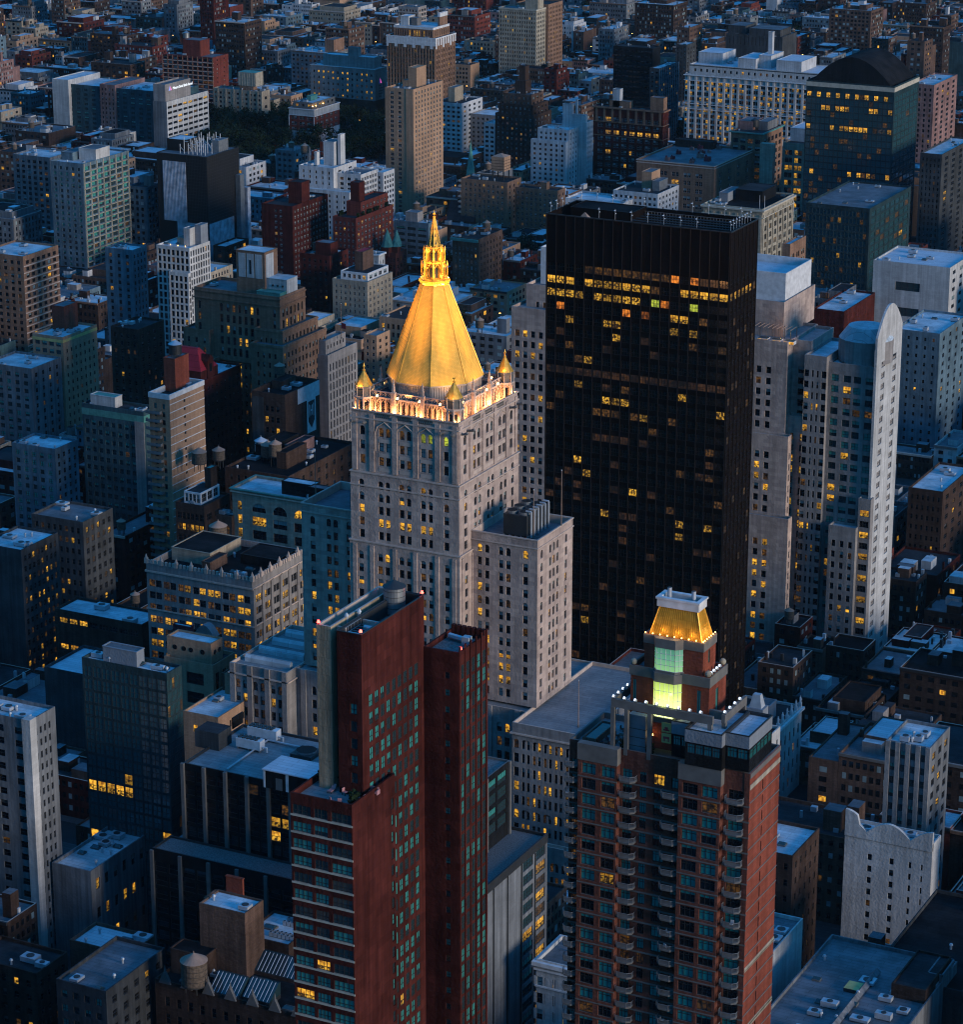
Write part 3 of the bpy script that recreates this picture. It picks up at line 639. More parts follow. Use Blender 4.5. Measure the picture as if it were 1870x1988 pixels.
    tier(2.75, 169.1, 173.3, 3.45); l.prism(octo(PX, PY, 3.0), 173.3, 173.7, 'gilt'); tier(2.15, 173.7, 177.3, 2.8); l.prism(octo(PX, PY, 2.3), 177.3, 177.7, 'gilt')
    lo = l.build('lantern', root, O)
    s = MB(); s.prism(octo(PX, PY, 1.55), 177.7, 185.6, 'gilt', None, octo(PX, PY, .2))
    for k in range(8):
        for j in range(11):
            t = j / 11; r_ = 1.62 * (1 - t) + .22 * t; z = 177.9 + 7.6 * t; ang = R(22.5 + 45 * k); s.cyl(PX + r_ * math.cos(ang), PY + r_ * math.sin(ang), .15, z, z + .3, 'gilt', 4, .05)
        q, q2 = octo(PX, PY, 1.56)[k], octo(PX, PY, .24)[k]; s.bar((*q, 177.7), (*q2, 185.5), .1, 'gilt', 4)
        a, c = Vector((*octo(PX, PY, 1.5)[k], 0)), Vector((*octo(PX, PY, 1.5)[(k + 1) % 8], 0)); ce = Vector((PX, PY, 0))
        for j, (h0, h1) in enumerate(((.08, .26), (.34, .5), (.56, .68))):
            sh = lambda v, h: ce.lerp(v, (1.56 * (1 - h) + .2 * h) / 1.5); a1, c1 = sh(a, h0).lerp(sh(c, h0), .25), sh(a, h0).lerp(sh(c, h0), .75); m_ = sh((a + c) / 2, h1)
            s.poly([(a1.x, a1.y, 177.7 + 7.9 * h0), (c1.x, c1.y, 177.7 + 7.9 * h0), (m_.x, m_.y, 177.7 + 7.9 * h1)], 'trim_dark')
    s.cyl(PX, PY, .34, 185.5, 185.8, 'gilt', 8); s.cyl(PX, PY, .15, 185.8, 186.5, 'gilt', 6); s.cyl(PX, PY, .36, 186.3, 186.6, 'gilt', 8); s.cyl(PX, PY, .2, 186.6, 187.5, 'gilt', 6, .03); s.build('spire', lo, O)
ny.post = ny_crown
# floodlights: fixture, lens, and the light it gives
def light(name, kind, loc, energy, color, to=None, size=None, spot=None, parent=None, blend=1.0):
    l = bpy.data.lights.new(name, kind); l.energy = energy * EK * 1.5; l.color = color; o = bpy.data.objects.new(name, l); C.objects.link(o); o.location = loc
    if kind == 'SPOT': l.spot_size = R(spot); l.spot_blend = blend; l.shadow_soft_size = size or .3
    elif kind == 'POINT': l.shadow_soft_size = size or .3
    if to is not None: o.rotation_euler = (Vector(to) - Vector(loc)).to_track_quat('-Z', 'Y').to_euler()
    if parent: o.parent = parent
    return o
def make_flood(lens_mat):
    r = empty('floodlight', (0, 0, 0)); m = MB(); m.box(-.25, .25, -.2, .2, 0, .12, 'trim_dark'); m.box(-.3, .3, -.16, .22, .12, .5, 'galvanised'); m.build('housing', r)
    m = MB(); m.cyl(0, -.02, .27, .3, .62, lens_mat, 8, .16); m.build('lens', r); return r
FLOOD = make_flood('lamp_warm'); fl_used = [False]
def flood(x, y, z, label, group, proto=None, first=[True]):
    p = proto or FLOOD
    if p is FLOOD and not fl_used[0]: fl_used[0] = True; p.location = (x, y, z); p.scale = (1.5, 1.5, 1.5); tag(p, label, 'floodlight', group); return p
    o = copy_tree(p, (x, y, z), label, group); o['category'] = 'floodlight'; return o
WARM = (1, .53, .14)
g1 = 'floodlights on the parapet walk under the gold pyramid'; l1 = 'small glowing floodlight on the limestone parapet walk below the gold pyramid'
for k in range(12):
    fr = .08 + .84 * k / 11
    if k not in (0, 11): flood(TX0 + (TX1 - TX0) * fr, TY0 + .9, 133.6, l1, g1)
    if k % 2: o = flood(TX1 - .9, TY0 + (TY1 - TY0) * fr, 133.6, l1, g1)
for fr in (.2, .4, .6, .8):
    light('crown_glow', 'POINT', (TX0 + (TX1 - TX0) * fr, TY0 + 1.0, 134.7), 1500, (1, .45, .15)); light('crown_glow', 'POINT', (TX1 - 1.0, TY0 + (TY1 - TY0) * fr, 134.7), 1500, (1, .45, .15))
g2 = 'floodlights on the inner roof aimed at the gold pyramid'; l2 = 'small glowing floodlight on the dark inner roof, aimed up at the gold pyramid'
for k in range(16):
    a = R(11.25 + 22.5 * k); x, y = PX + 15.0 * max(-.93, min(.93, math.cos(a) * 1.15)), PY + 16.3 * max(-.93, min(.93, math.sin(a) * 1.15)); flood(x, y, 138.0, l2, g2)
for k in range(8):
    a = R(45 * k); ux, uy = math.cos(a), math.sin(a)
    for off, z, tz, tr, en, ss in ((16.3, 139.2, 150, 10, 2000, 110), (16.3, 139.6, 160, 10, 32000, 44), (16.3, 139.6, 172, 9, 290000, 37)):
        light('pyramid_light', 'SPOT', (PX + ux * off, PY + uy * off, z), en, WARM, (PX + ux * tr, PY + uy * tr, tz), .8, ss)
    light('lantern_light', 'POINT', (PX + 3.9 * ux, PY + 3.9 * uy, 169.6), 150, WARM, size=.2); light('lantern_light', 'POINT', (PX + 3.3 * ux, PY + 3.3 * uy, 174.3), 110, WARM, size=.2)
for x, y in ((TX0 + .6, TY0 + .6), (TX1 - .6, TY0 + .6), (TX1 - .6, TY1 - .6)):
    light('turret_light', 'POINT', (x, y, 134.5), 800, (1, .48, .16))
    light('cap_light', 'POINT', (x + (1.5 if x < PX else -1.2), y - 1.2 if y < PY else y - 4, 141.8), 160, WARM)
# cooling towers and masts on the wings
def cooling(x, y, z, nx, ny_, label):
    r = empty('cooling_tower', (x, y, z), label, 'cooling tower'); m = MB(); W, D = 2.6 * nx, 3.2 * ny_
    m.box(-W / 2, W / 2, -D / 2, D / 2, .5, 4.6, 'trim_dark'); [m.box(-W / 2 + i * W / 4 - .1, -W / 2 + i * W / 4 + .1, -D / 2, D / 2, 0, .5, 'steel') for i in range(5)]; m.build('casing', r)
    for i in range(nx):
        for j in range(ny_):
            f = MB(); cx_, cy_ = -W / 2 + 2.6 * (i + .5), -D / 2 + 3.2 * (j + .5); f.cyl(cx_, cy_, 1.2, 4.6, 5.1, 'steel', 16, top='trim_dark'); f.cyl(cx_, cy_, .95, 5.1, 5.12, 'net_black', 16); f.build('fan', r)
    for j in range(ny_ * 2):
        f = MB(); y_ = -D / 2 + D * (j + .5) / (ny_ * 2); f.bar((W / 2 + .6, y_, .2), (W / 2 + .6, y_, 5.4), .19, 'galvanised', 6); f.bar((W / 2 + .6, y_, 5.4), (W / 2 - .6, y_, 5.4), .19, 'galvanised', 6); f.build('pipe', r)
    return r
ct_ = cooling(TX1 + 11.0, 645.5, WINGR[5], 2, 3, 'dark cooling tower with white bent pipes on the right limestone wing'); ct_.scale = (1.35, 1.35, 1.4)
cooling(TX0 - 6, 644, WINGL[5], 2, 2, 'dark cooling tower with round fans on the left limestone wing')
def mast(px, py_top, py_bot, z, label, flag=None):
    x, y = at(px, py_bot, z); h = zsolve(lambda q: proj(x, y, q)[1], py_top, z, z + 60) - z
    m = MB(); m.cyl(0, 0, .16, 0, h, 'tank_cone', 6, .08); m.cyl(0, 0, .3, 0, .5, 'trim_grey', 8); m.cyl(0, 0, .16, h, h + .3, 'galvanised', 6); r = empty('flagpole', (x, y, z), label, 'flagpole'); m.build('pole', r)
    if flag:
        f = MB(); f.prism([(.1, -.03), (2.6, -1.0), (2.6, -.95), (.1, .03)], h * .3, h * .3 + 2.2, 'flag_red'); f.build('flag', r)
    return r
mast(1090, 914, 1020, WINGR[4] + .02, 'tall thin rust-red mast at the far corner of the right limestone wing'); mast(1036, 952, 1046, WINGR[5], 'thin bare mast beside the cooling tower on the right limestone wing')
mast(1123, 1322, 1412, BZ - 1.1, 'thin red-tipped flagpole on the flat terrace roof beside the limestone wing'); mast(613, 878, 968, WINGL[5] + 1, 'thin bare mast at the left corner of the left limestone wing')

# ------------------------------------------------------------------ the black tower
bt = Bld('black_glass_tower', 'tall black glass office tower with yellow lit floors near its top', 'office tower'); bt.short = 'the black tower'
def btv(r, c, n):
    rr = rng.random()
    if n > 10:
        if r == 0: return 'm' if 4 <= c <= 12 and rr < .7 else 'o' if 13 <= c <= 15 and rr < .75 else 'w' if rr < .4 else 'd'
        if r == 1: return 'y' if c in (0, 2, 4, 8, 10, 14, 15, 16, 17, 18) else 'q' if c in (1, 5, 6, 7, 9) else 'm' if rr < .4 else 'd'
        if r == 2: return 'q' if c in (0, 1, 2, 3, 4, 5, 6, 7, 8, 9) and rr < .93 else 'g' if c in (11, 15) else 'o' if c == 12 else 'd'
        if r == 3: return 'o' if c in (1, 4, 8, 10) and rr < .8 else 'y' if c in (13, 14) else 'm' if rr < .2 else 'd'
        if r == 4: return 'q' if c in (2, 6, 7, 13, 15) else 'd'
        if r == 8: return 'w' if rr < .85 else 'd'
        if r in (10, 11, 12): return 'q' if (c in (6, 7, 8) and r == 10) or rr < .12 else 'm' if rr < .25 else 'd'
        return 'q' if rr < .03 else 'm' if rr < .06 else 'w' if rr < .16 else 'd'
    if r == 1: return 'y' if c < 6 else 'm'
    return 'm' if rr < .05 else 'w' if rr < .15 else 'd'
tw = dict(fh=3.95, wh=2.35, top=14.6, ws='tower', var=btv, rd=.18)
bt.pv((1420, 451), 1061, 1472.6, 169, wall='bronze_panel', f=dict(cols=even(19, .87, .004), pier=(.2, .2), ptop=0, pmat='bronze_fin', **tw), r=dict(cols=even(7, .84, .01), pier=(.2, .2), ptop=0, pmat='bronze_fin', **tw), roof='roof_black', par=4, parmat='bronze_panel')
M = bt.main; bt.cornice(M, 168.7, .35, .2, 'trim_dark')
bt.pent(.06, .40, .45, .95, 4.3, 'bronze_panel', 'roof_black', 'plant_room'); e = bt.piece('hatch')
x, y = M[0] + 11, M[2] + 3.6; e.prism([(x - 4, y - 2.6), (x + 4, y - 2.6), (x + 4, y + 2.6), (x - 4, y + 2.6)], 165, 169.6, 'tank_cone', None, [(x - .1, y - .1), (x + .1, y - .1), (x + .1, y + .1), (x - .1, y + .1)])
for k in range(6):
    e = bt.piece('roof_beam'); yy = M[2] + 2 + k * 3.2; e.bar((M[0] + 24, yy, 167.6), (M[1] - 1, yy, 167.6), .22, 'trim_dark')
e = bt.piece('railing')
for k in range(34): x = M[0] + 22 + k; e.bar((x, M[3] - 2.5, 165), (x, M[3] - 2.5, 168.4), .07, 'trim_grey')
e.bar((M[0] + 22, M[3] - 2.5, 168.4), (M[0] + 55, M[3] - 2.5, 168.4), .08, 'trim_grey')
def antenna_proto():
    r = empty('dish_antenna', (0, 0, 0)); m = MB(); m.cyl(0, 0, .06, 0, 3.2, 'galvanised', 6); m.build('pole', r); m = MB(); m.cyl(0, -.3, .34, 2.7, 2.9, 'trim_white', 10, .12); m.cyl(0, .3, .22, 1.7, 1.9, 'trim_white', 8, .15); m.build('dish', r); return r
AN = antenna_proto(); first = True
ap = [(M[0] + 17 + 5.2 * k, M[2] + .6) for k in range(7)] + [(M[0] + 2 + 5.2 * k, M[3] - .6) for k in range(11)] + [(M[1] - .7, M[2] + 1.5 + 2.2 * k) for k in range(8)] + [(M[0] + .6, M[2] + 2 + 4 * k) for k in range(4)]
for i, (x, y) in enumerate(ap):
    lab, gr = 'white dish antenna on a short pole along the black tower roof edge', 'dish antennas around the black tower roof'
    if i == 0: AN.location = (x, y, 169.02); tag(AN, lab, 'antenna', gr)
    else: copy_tree(AN, (x, y, 169.02), lab, gr, rng.uniform(-1, 1))
# ------------------------------------------------------------------ brick apartment tower with the gold glass cap (right front)
gb = Bld('brick_apartment_tower', 'red brick apartment tower with white balconies and a lit gold glass cap', 'apartment tower'); gb.short = 'the balconied brick tower'
GX0, GX1, GY0, GY1 = foot((1456.8, 1502.5), 1106, 1516, 150.0)
GW = GX1 - GX0
def gv(r, c, n): return pick(dict(d=.30, b=.44, h=.2, m=.05, y=.012))
ft = dict(mat='front_brick', fh=2.93, wh=2.0, top=3.6, ws='teal', var=gv, rd=.3)
gb.vol(GX0, GX1, GY0 + .1, GY1, 0, 150, wall='orange_brick', f=dict(cols=fixed([(.012, .050), (.30, .355), (.395, .435), (.475, .535), (.575, .625), (.885, .965)]), band=(.12, .3, 'trim_grey'), **ft),
       r=dict(cols=fixed([(.42, .455)]), fh=2.93, wh=1.9, top=3.4, ws='few', rd=.25, band=(.1, .2, 'trim_grey'), boff=.2), roof='roof_terrace', par=1.1, parmat='trim_grey')
gm = gb.main
b1 = (GX0 + GW * .069, GX0 + GW * .288); b2 = (GX0 + GW * .632, GX0 + GW * .86)
for a, b in (b1, b2):
    gb.vol(a, b, GY0 - 1.4, GY0 + .09, 0, 150.3, wall='front_brick', f=dict(cols=fixed([(.10, .46), (.60, .95)]) if a == b1[0] else fixed([(.09, .46), (.56, .93)]), sill='trim_grey', band=(.1, .22, 'trim_grey'), **ft), roof='trim_grey', par=0)
    gb.piece('stone_cap').box(a - .12, b + .12, GY0 - 1.52, GY0 + .05, 147.2, 150.32, 'trim_grey')
gb.vol(GX0 + GW * .972, GX1 + .02, GY0, GY0 + .09, 0, 150, wall='front_brick', f=None, r=dict(cols=lambda W: [], mat='orange_brick', fh=999, wh=1, top=1), roof='trim_grey', par=0)
for k, zz in enumerate((147.4, 112.5, 100.5)): gb.piece('stone_band').box(GX1 - .02, GX1 + .1, GY0 + .15, GY1 - .02, zz - .55, zz + .35, 'cream_stone')
gb.piece('coping').box(GX1 - .02, GX1 + .12, GY0 + .15, GY1 - .02, 149.0, 149.9, 'trim_grey')
# angled bay in the middle
mb = gb.part('bay'); a, b = GX0 + GW * .36, GX0 + GW * .63
# balconies: one made, the rest copied in the loop after finish()
def balcony_proto():
    r = MB(); w = 3.3; poly = [(-w / 2, 0), (-w / 2, -.9), (-w / 2 + .7, -1.55), (w / 2 - .7, -1.55), (w / 2, -.9), (w / 2, 0)]; r.prism(poly, 0, .2, 'trim_grey')
    g = MB()
    pl = [Vector((*p, 0)) for p in poly]
    for p, q in zip(pl, pl[1:]):
        n = max(2, int((q - p).length / .16)); g.bar((p.x, p.y, 1.15), (q.x, q.y, 1.15), .055, 'railing'); g.bar((p.x, p.y, .32), (q.x, q.y, .32), .04, 'railing')
        for i in range(n): v = p.lerp(q, i / n); g.bar((v.x, v.y, .2), (v.x, v.y, 1.15), .028 if i else .05, 'railing', 3)
    return r, g
def gb_post(b):
    O = b.org; sl_, ra = balcony_proto(); s0 = sl_.mesh('slab'); r0 = ra.mesh('railing'); n = 0
    tex = []
    for fx, yy, dz, sc_ in ((.02, GY0 + .1, -.35, .75), (.335, GY0 + .1, -1.2, 1), (.575, GY0 + .1, -2.7, 1), (.925, GY0 + .1, -1.4, 1.0)):
        for k in range(22):
            z = 150 - 5.6 - 2.93 * k + (dz + 1.2) - (0 if fx > .1 else 0); p = proj(GX0 + GW * fx, yy, z)
            if p[1] > 2000: break
            x = GX0 + GW * fx
            if fx > .9 and k >= 11: x += 0; 
            o = bpy.data.objects.new('balcony', s0); C.objects.link(o); o.parent = b.root; o.location = (x - O[0], (yy if not (fx > .9 and k >= 11) else GY0 + .1) - O[1], z - O[2]); o.scale = (sc_, 1, 1)
            q = bpy.data.objects.new('railing', r0); C.objects.link(q); q.parent = o
            rr = rng.random()
            if rr < .14: tex.append((x + rng.uniform(-.8, .8), yy - .8, z + .2, rr))
    lb = ['white plastic chair on a balcony of the brick apartment tower']
    for i, (x, y, z, rr) in enumerate(tex[:7]):
        c = chair(x, y, z, 'cloth_pale' if rr < .09 else 'wood_dark', rng.uniform(0, 6), ('pale' if rr < .09 else 'dark') + ' small chair standing on a balcony of the brick apartment tower', 'chairs on the balconies of the brick apartment tower')
gb.post = gb_post
def chair(x, y, z, mat, rz, label, group=None, s=1.0, cat='chair'):
    r = empty('chair', (x, y, z), label, cat, group); r.rotation_euler = (0, 0, rz); r.scale = (s, s, s)
    m = MB(); m.box(-.3, .3, -.3, .3, .38, .5, mat); m.build('seat', r); m = MB(); m.box(-.3, .3, .26, .36, .5, 1.05, mat); m.build('backrest', r)
    for a in (-.26, .26):
        for b in (-.26, .26): m = MB(); m.box(a - .04, a + .04, b - .04, b + .04, 0, .38, 'frame_dark'); m.build('leg', r)
    return r
def table(x, y, z, w, d, mat, label, group=None):
    r = empty('table', (x, y, z), label, 'table', group); m = MB(); m.box(-w, w, -d, d, .68, .75, mat); m.build('tabletop', r)
    for a in (-1, 1):
        for b in (-1, 1): m = MB(); m.box(a * (w - .08) - .05, a * (w - .08) + .05, b * (d - .08) - .05, b * (d - .08) + .05, 0, .68, 'frame_dark'); m.build('leg', r)
    return r
# glassy penthouse on the right of the roof
ph = dict(fh=3.6, wh=1.5, top=3.0, ws='strip', rd=.15)
P0 = foot((1456.8, 1434.4), 1302, 1493.6, 156.6); px0, px1, py0, py1 = P0[0], GX1 - .15, GY0 + .05, GY1 - 4.0
def phv(r, c, n): return 'b' if r == 0 else 'o' if r == 1 and c == 2 else 'd'
for a, b, y0 in ((px0, px0 + 3.4, GY0 + .5), (px0 + 3.42, px0 + 10.3, GY0 - 1.7), (px0 + 10.32, px1, GY0 - .15)):
    wide = b - a > 5
    gb.vol(a, b, y0, py1, 150.3, 154.6, wall='black_panel', f=dict(cols=even(4 if wide else 2, .9, .05), fh=2.1, wh=1.75, top=.35, ws='teal', rd=.12, var=lambda r, c, n: 'b' if r == 0 else pick(dict(d=.85, m=.15))), r=dict(cols=even(6, .86, .02), fh=2.1, wh=1.75, top=.35, ws='teal', rd=.12, var=lambda r, c, n: 'b' if r == 0 else 'd') if b == px1 else None, roof='roof_white', par=0, part='penthouse_wall')
    gb.vol(a, b - (0 if b == px1 else .0), y0 - .22, py1, 154.61, 157.0, wall='grey_panel', roof='roof_white', par=.5, pt=.3, parmat='trim_dark', part='penthouse_fascia')
    gb.cornice((a, b, y0 - .22, py1), 156.9, .2, .03, 'trim_dark', 'penthouse_rim')
# stepped brick crown with the lit glass bays
T1 = (-182.3, -167.5, GY0 + 2.7, GY0 + 10.4)
z2 = zsolve(lambda z: at(1357.5, 1257, z)[0], T1[1] - 1.4, 160, 180); T2 = foot((1357.5, 1257), 1243, 1391, z2); T2 = (T2[0], T2[1], T2[2], min(T2[3], T1[3] - .2))
T2 = (max(T2[0], T1[0] + .6), T2[1], max(T2[2], T1[2] + .3), T2[3])
gb.vol(*T1, 150.2, 165, wall='orange_brick', f=dict(cols=fixed([(.03, .075), (.845, .895)]), fh=20, wh=9.5, top=2.6, ws='tealn', rd=.15, var=lambda r, c, n: 'b'), r=dict(cols=fixed([(.40, .55)]), fh=20, wh=8.5, top=3.0, ws='tealn', rd=.15, var=lambda r, c, n: 'b'), roof='roof_grey', par=1, part='crown_wall')
gb.cornice(T1 + (0,), 163.2, 1.82, .18, 'trim_grey', 'crown_band')
gb.vol(*T2, 164.5, z2, wall='orange_brick', f=None, r=dict(cols=fixed([(.42, .55)]), fh=20, wh=z2 - 168.6, top=2.0, ws='tealn', rd=.15, var=lambda r, c, n: 'b'), roof='roof_dark', par=.4, part='crown_wall')
gb.cornice(T2 + (0,), z2 - 1.6, 1.62, .15, 'trim_grey', 'crown_band')
glow_mat('glass_lit', (.80, .95, .22), 1.0); glow_mat('glass_lit_green', (.20, .42, .20), 1.0)
def lit_bay_mat(name, stops):
    m, nt, b = base_mat(name); L = nt.links.new; tc = N(nt, 'ShaderNodeTexCoord'); sx = N(nt, 'ShaderNodeSeparateXYZ'); L(tc.outputs['Generated'], sx.inputs[0])
    cr = N(nt, 'ShaderNodeValToRGB'); L(sx.outputs[2], cr.inputs[0]); el = cr.color_ramp.elements
    el[0].position, el[0].color = stops[0][0], lin(stops[0][1]); el[1].position, el[1].color = stops[-1][0], lin(stops[-1][1])
    for p, c in stops[1:-1]: q = el.new(p); q.color = lin(c)
    L(cr.outputs[0], b.inputs['Emission Color']); b.inputs['Emission Strength'].default_value = EK; b.inputs['Base Color'].default_value = (.1, .14, .12, 1); b.inputs['Roughness'].default_value = .25
    return m
lit_bay_mat('bay_low', [(0, (2.0, 2.2, .80)), (.40, (1.4, 1.6, .45)), (.68, (.75, .95, .16)), (1, (.45, .62, .10))])
lit_bay_mat('bay_high', [(0, (.26, .55, .20)), (.5, (.12, .36, .20)), (1, (.06, .22, .15))])
def crown_post(b):
    gb_post(b); O = b.org; rt = b.root
    bx0, bx1 = T1[0] + (T1[1] - T1[0]) * .29, T1[0] + (T1[1] - T1[0]) * .66
    for z0, z1, yy, mat in ((156.6, 163.1, T1[2], 'bay_low'), (165.2, z2 - 1.7, T2[2], 'bay_high')):
        poly = [(bx0, yy + .05), (bx0 + .8, yy - 1.0), (bx1 - 1.2, yy - 1.0), (bx1, yy + .05)]
        m = MB(); m.prism([(x, y + .06) for x, y in poly], z0, z1, mat); o = m.build('lit_bay_window', rt, O)
        f = MB(); V = [Vector((*p, 0)) for p in poly]; nz = 4
        for p, q, n in ((V[0], V[1], 1), (V[1], V[2], 4), (V[2], V[3], 2)):
            for i in range(n + 1): v = p.lerp(q, i / n); f.bar((v.x, v.y, z0), (v.x, v.y, z1), .05, 'trim_white')
            for j in range(nz + 1): zz = z0 + (z1 - z0) * j / nz; f.bar((p.x, p.y, zz), (q.x, q.y, zz), .05, 'trim_white')
        f.build('mullions', o, (0, 0, 0), loc=(0, 0, 0)).location = (-O[0] * 0, 0, 0)
        for ch in o.children: ch.data.transform(Matrix.Translation((-O[0], -O[1], -O[2])))
        c = MB(); c.prism([(bx0 - .2, yy + .04), (bx0 + .7, yy - 1.2), (bx1 - 1.1, yy - 1.2), (bx1 + .2, yy + .04)], z1, z1 + 1.7, 'trim_grey'); c.prism([(bx0 - .2, yy + .04), (bx0 + .7, yy - 1.2), (bx1 - 1.1, yy - 1.2), (bx1 + .2, yy + .04)], z0 - 1.0, z0, 'trim_grey'); c.build('bay_stone', rt, O)
    # gold glass roof
    zb = z2 - .38; zt = zsolve(lambda z: proj((T2[0] + T2[1]) / 2, T2[2] + 1.6, z)[1], 1180, z2, z2 + 20)
    q0 = (T2[0] + .6, T2[1] - .5, T2[2] + .5, T2[3] - .3); q1 = (T2[0] + 2.1, T2[1] - 1.9, T2[2] + 1.5, T2[3] - 1.3)
    R4 = lambda t: [(t[0], t[2]), (t[1], t[2]), (t[1], t[3]), (t[0], t[3])]
    m = MB(); m.prism(R4(q0), zb, zt, 'gold_glass', None, R4(q1))
    for a, c in zip(R4(q0), R4(q1)): m.bar((*a, zb), (*c, zt), .13, 'gilt')
    n = 22
    for i in range(1, n):
        t = i / n; a = Vector((q0[0] + (q0[1] - q0[0]) * t, q0[2], zb)); c = Vector((q1[0] + (q1[1] - q1[0]) * t, q1[2], zt)); m.bar(a, c, .035, 'gilt', 3)
    for i in range(1, 9):
        t = i / 9; a = Vector((q0[1], q0[2] + (q0[3] - q0[2]) * t, zb)); c = Vector((q1[1], q1[2] + (q1[3] - q1[2]) * t, zt)); m.bar(a, c, .035, 'gilt', 3)
    m.build('gold_glass_roof', rt, O)
    g = MB(); o0 = (q1[0] - .4, q1[1] + .4, q1[2] - .4, q1[3] + .4)
    for a in ((o0[0], o0[1], o0[2], o0[2] + .55), (o0[0], o0[1], o0[3] - .55, o0[3]), (o0[0], o0[0] + .55, o0[2] + .55, o0[3] - .55), (o0[1] - .55, o0[1], o0[2] + .55, o0[3] - .55)): g.box(*a, zt - .1, zt + 1.3, 'trim_white')
    for a in ((o0[0] - .2, o0[1] + .2, o0[2] - .2, o0[2] + .6), (o0[0] - .2, o0[1] + .2, o0[3] - .6, o0[3] + .2), (o0[0] - .2, o0[0] + .6, o0[2] + .6, o0[3] - .6), (o0[1] - .6, o0[1] + .2, o0[2] + .6, o0[3] - .6)): g.box(*a, zt + 1.3, zt + 1.65, 'trim_white')
    g.box(q1[0], q1[1], q1[2], q1[3], zt - .05, zt, 'trim_dark'); g.build('white_rim', rt, O)
    for fx in (.2, .78):
        f = MB(); f.cyl(o0[0] + (o0[1] - o0[0]) * fx, (o0[2] + o0[3]) / 2, .38, zt, zt + 3.0, 'galvanised', 12, top='trim_dark'); f.build('flue', rt, O)
    # stone balls on the ledge
    for x, y in ((T1[0] + .4, T1[2] + .4), (T1[1] - .5, T1[2] + .6), (T1[1] - .5, T1[3] - .5)):
        f = MB()
        for k in range(6): a0, a1 = -math.pi / 2 + math.pi * k / 6, -math.pi / 2 + math.pi * (k + 1) / 6; f.cyl(x, y, max(.01, .6 * math.cos(a0)), 165.55 + .6 * math.sin(a0), 165.55 + .6 * math.sin(a1), 'cream_stone', 12, .6 * math.cos(a1))
        f.build('stone_ball', rt, O)
    # beams on columns around the crown
    zb_ = 157.6; bf = GY0 + .7; xl, xr = T1[0] - 2.2, T1[1] + 1.5
    for (x0, y0, x1, y1) in ((xl, T1[2] - 2.3, xr, T1[2] - 2.3), (xl, T1[2] - 1.9, xl, T1[3] + .5), (xr + 1.6, T1[2] - .6, xr + 1.6, T1[3] + 1.2), (T1[1] + .1, T1[2] + .6, xr + 1.3, T1[2] + .6)):
        f = MB(); f.box(min(x0, x1) - .32, max(x0, x1) + .32, min(y0, y1) - .32, max(y0, y1) + .32, zb_, zb_ + 1.5, 'trim_grey'); f.build('roof_beam', rt, O)
    for x, y in ((xl, T1[2] - 2.3), (xl + 2.6, T1[2] - 2.3), (xl + 7.0, T1[2] - 2.3), (xr - .2, T1[2] - 2.3), (xl, T1[3]), (xr + 1.6, T1[2] - .3), (xr + 1.6, T1[3] + 1)):
        f = MB(); f.box(x - .36, x + .36, y - .36, y + .36, 148.9 if x < px0 else 156.48, zb_, 'trim_grey'); f.build('column', rt, O)
gb.post = crown_post
FLW = make_flood('lamp_white'); FLW.location = (T1[0] - 2.2, T1[2] - 2.3, 159.1)
g3, l3 = 'white floodlights on the concrete beams of the balconied brick tower', 'white floodlight standing on the concrete beam around the lit brick crown'
tag(FLW, l3, 'floodlight', g3); FLW['category'] = 'floodlight'
for k in range(1, 9): flood(T1[0] - 2.2 + (T1[1] - T1[0] + 3.7) * k / 9, T1[2] - 2.3, 159.1, l3, g3, FLW)
for k in range(4): flood(T1[1] + 3.1, T1[2] - .3 + 2.3 * k, 159.1, l3, g3, FLW)
for k in range(4): flood(T1[0] - 2.2, T1[2] - .3 + 2.0 * k, 159.1, l3, g3, FLW)
for k in range(4): flood(T1[1] - .4, T1[2] + 1.6 + 1.3 * k, 165.02, 'white floodlight on the upper ledge of the lit brick crown', 'white floodlights on the upper ledge of the brick crown', FLW)
l4, g4 = 'tiny glowing bulb at the foot of the gold glass cap', 'bulbs at the foot of the gold glass cap'
def bulb(x, y, z, label, group, mat='lamp_bulb', r=.14):
    m = MB(); m.cyl(x, y, r * .6, z, z + r, 'trim_dark', 6); m.cyl(x, y, r, z + r, z + r * 2.4, mat, 8, r * .6); o = m.build('bulb_lamp', None, (x, y, z)); o.location = (x, y, z); return tag(o, label, 'lamp', group)
zz = z2 + .02
for k in range(9): bulb(T2[0] + .1 + (T2[1] - T2[0] - .2) * k / 8, T2[2] + .12, zz, l4, g4)
for k in range(1, 7): bulb(T2[1] - .12, T2[2] + (T2[3] - T2[2]) * k / 6 - .1, zz, l4, g4)
for fx in (.05, .3, .55, .8, 1.0): light('cap_light', 'POINT', (T2[0] + (T2[1] - T2[0]) * fx, T2[2] - .35, z2 + .9), 55, (1, .55, .14))
for fy in (.1, .5, .95): light('cap_light', 'POINT', (T2[1] + .4, T2[2] + (T2[3] - T2[2]) * fy, z2 + .9), 55, (1, .55, .14))
light('cap_rim_light', 'POINT', ((T2[0] + T2[1]) / 2, T2[2] - 3, z2 + 7), 60, (.9, .8, 1.0))
light('bay_light', 'POINT', (T1[1] + 1.6, T1[2] + 2.2, 166.6), 45, (.95, 1, .3)); light('bay_light', 'POINT', (T1[0] + (T1[1] - T1[0]) * .5, T1[2] - 2.6, 160.5), 130, (.85, 1, .3))
light('terrace_lamp', 'POINT', (GX0 + GW * .30, GY0 + 1.6, 153.2), 14, (1, .7, .3)); light('terrace_lamp', 'POINT', (GX0 + GW * .44, GY0 + 1.6, 153.2), 14, (1, .7, .3))
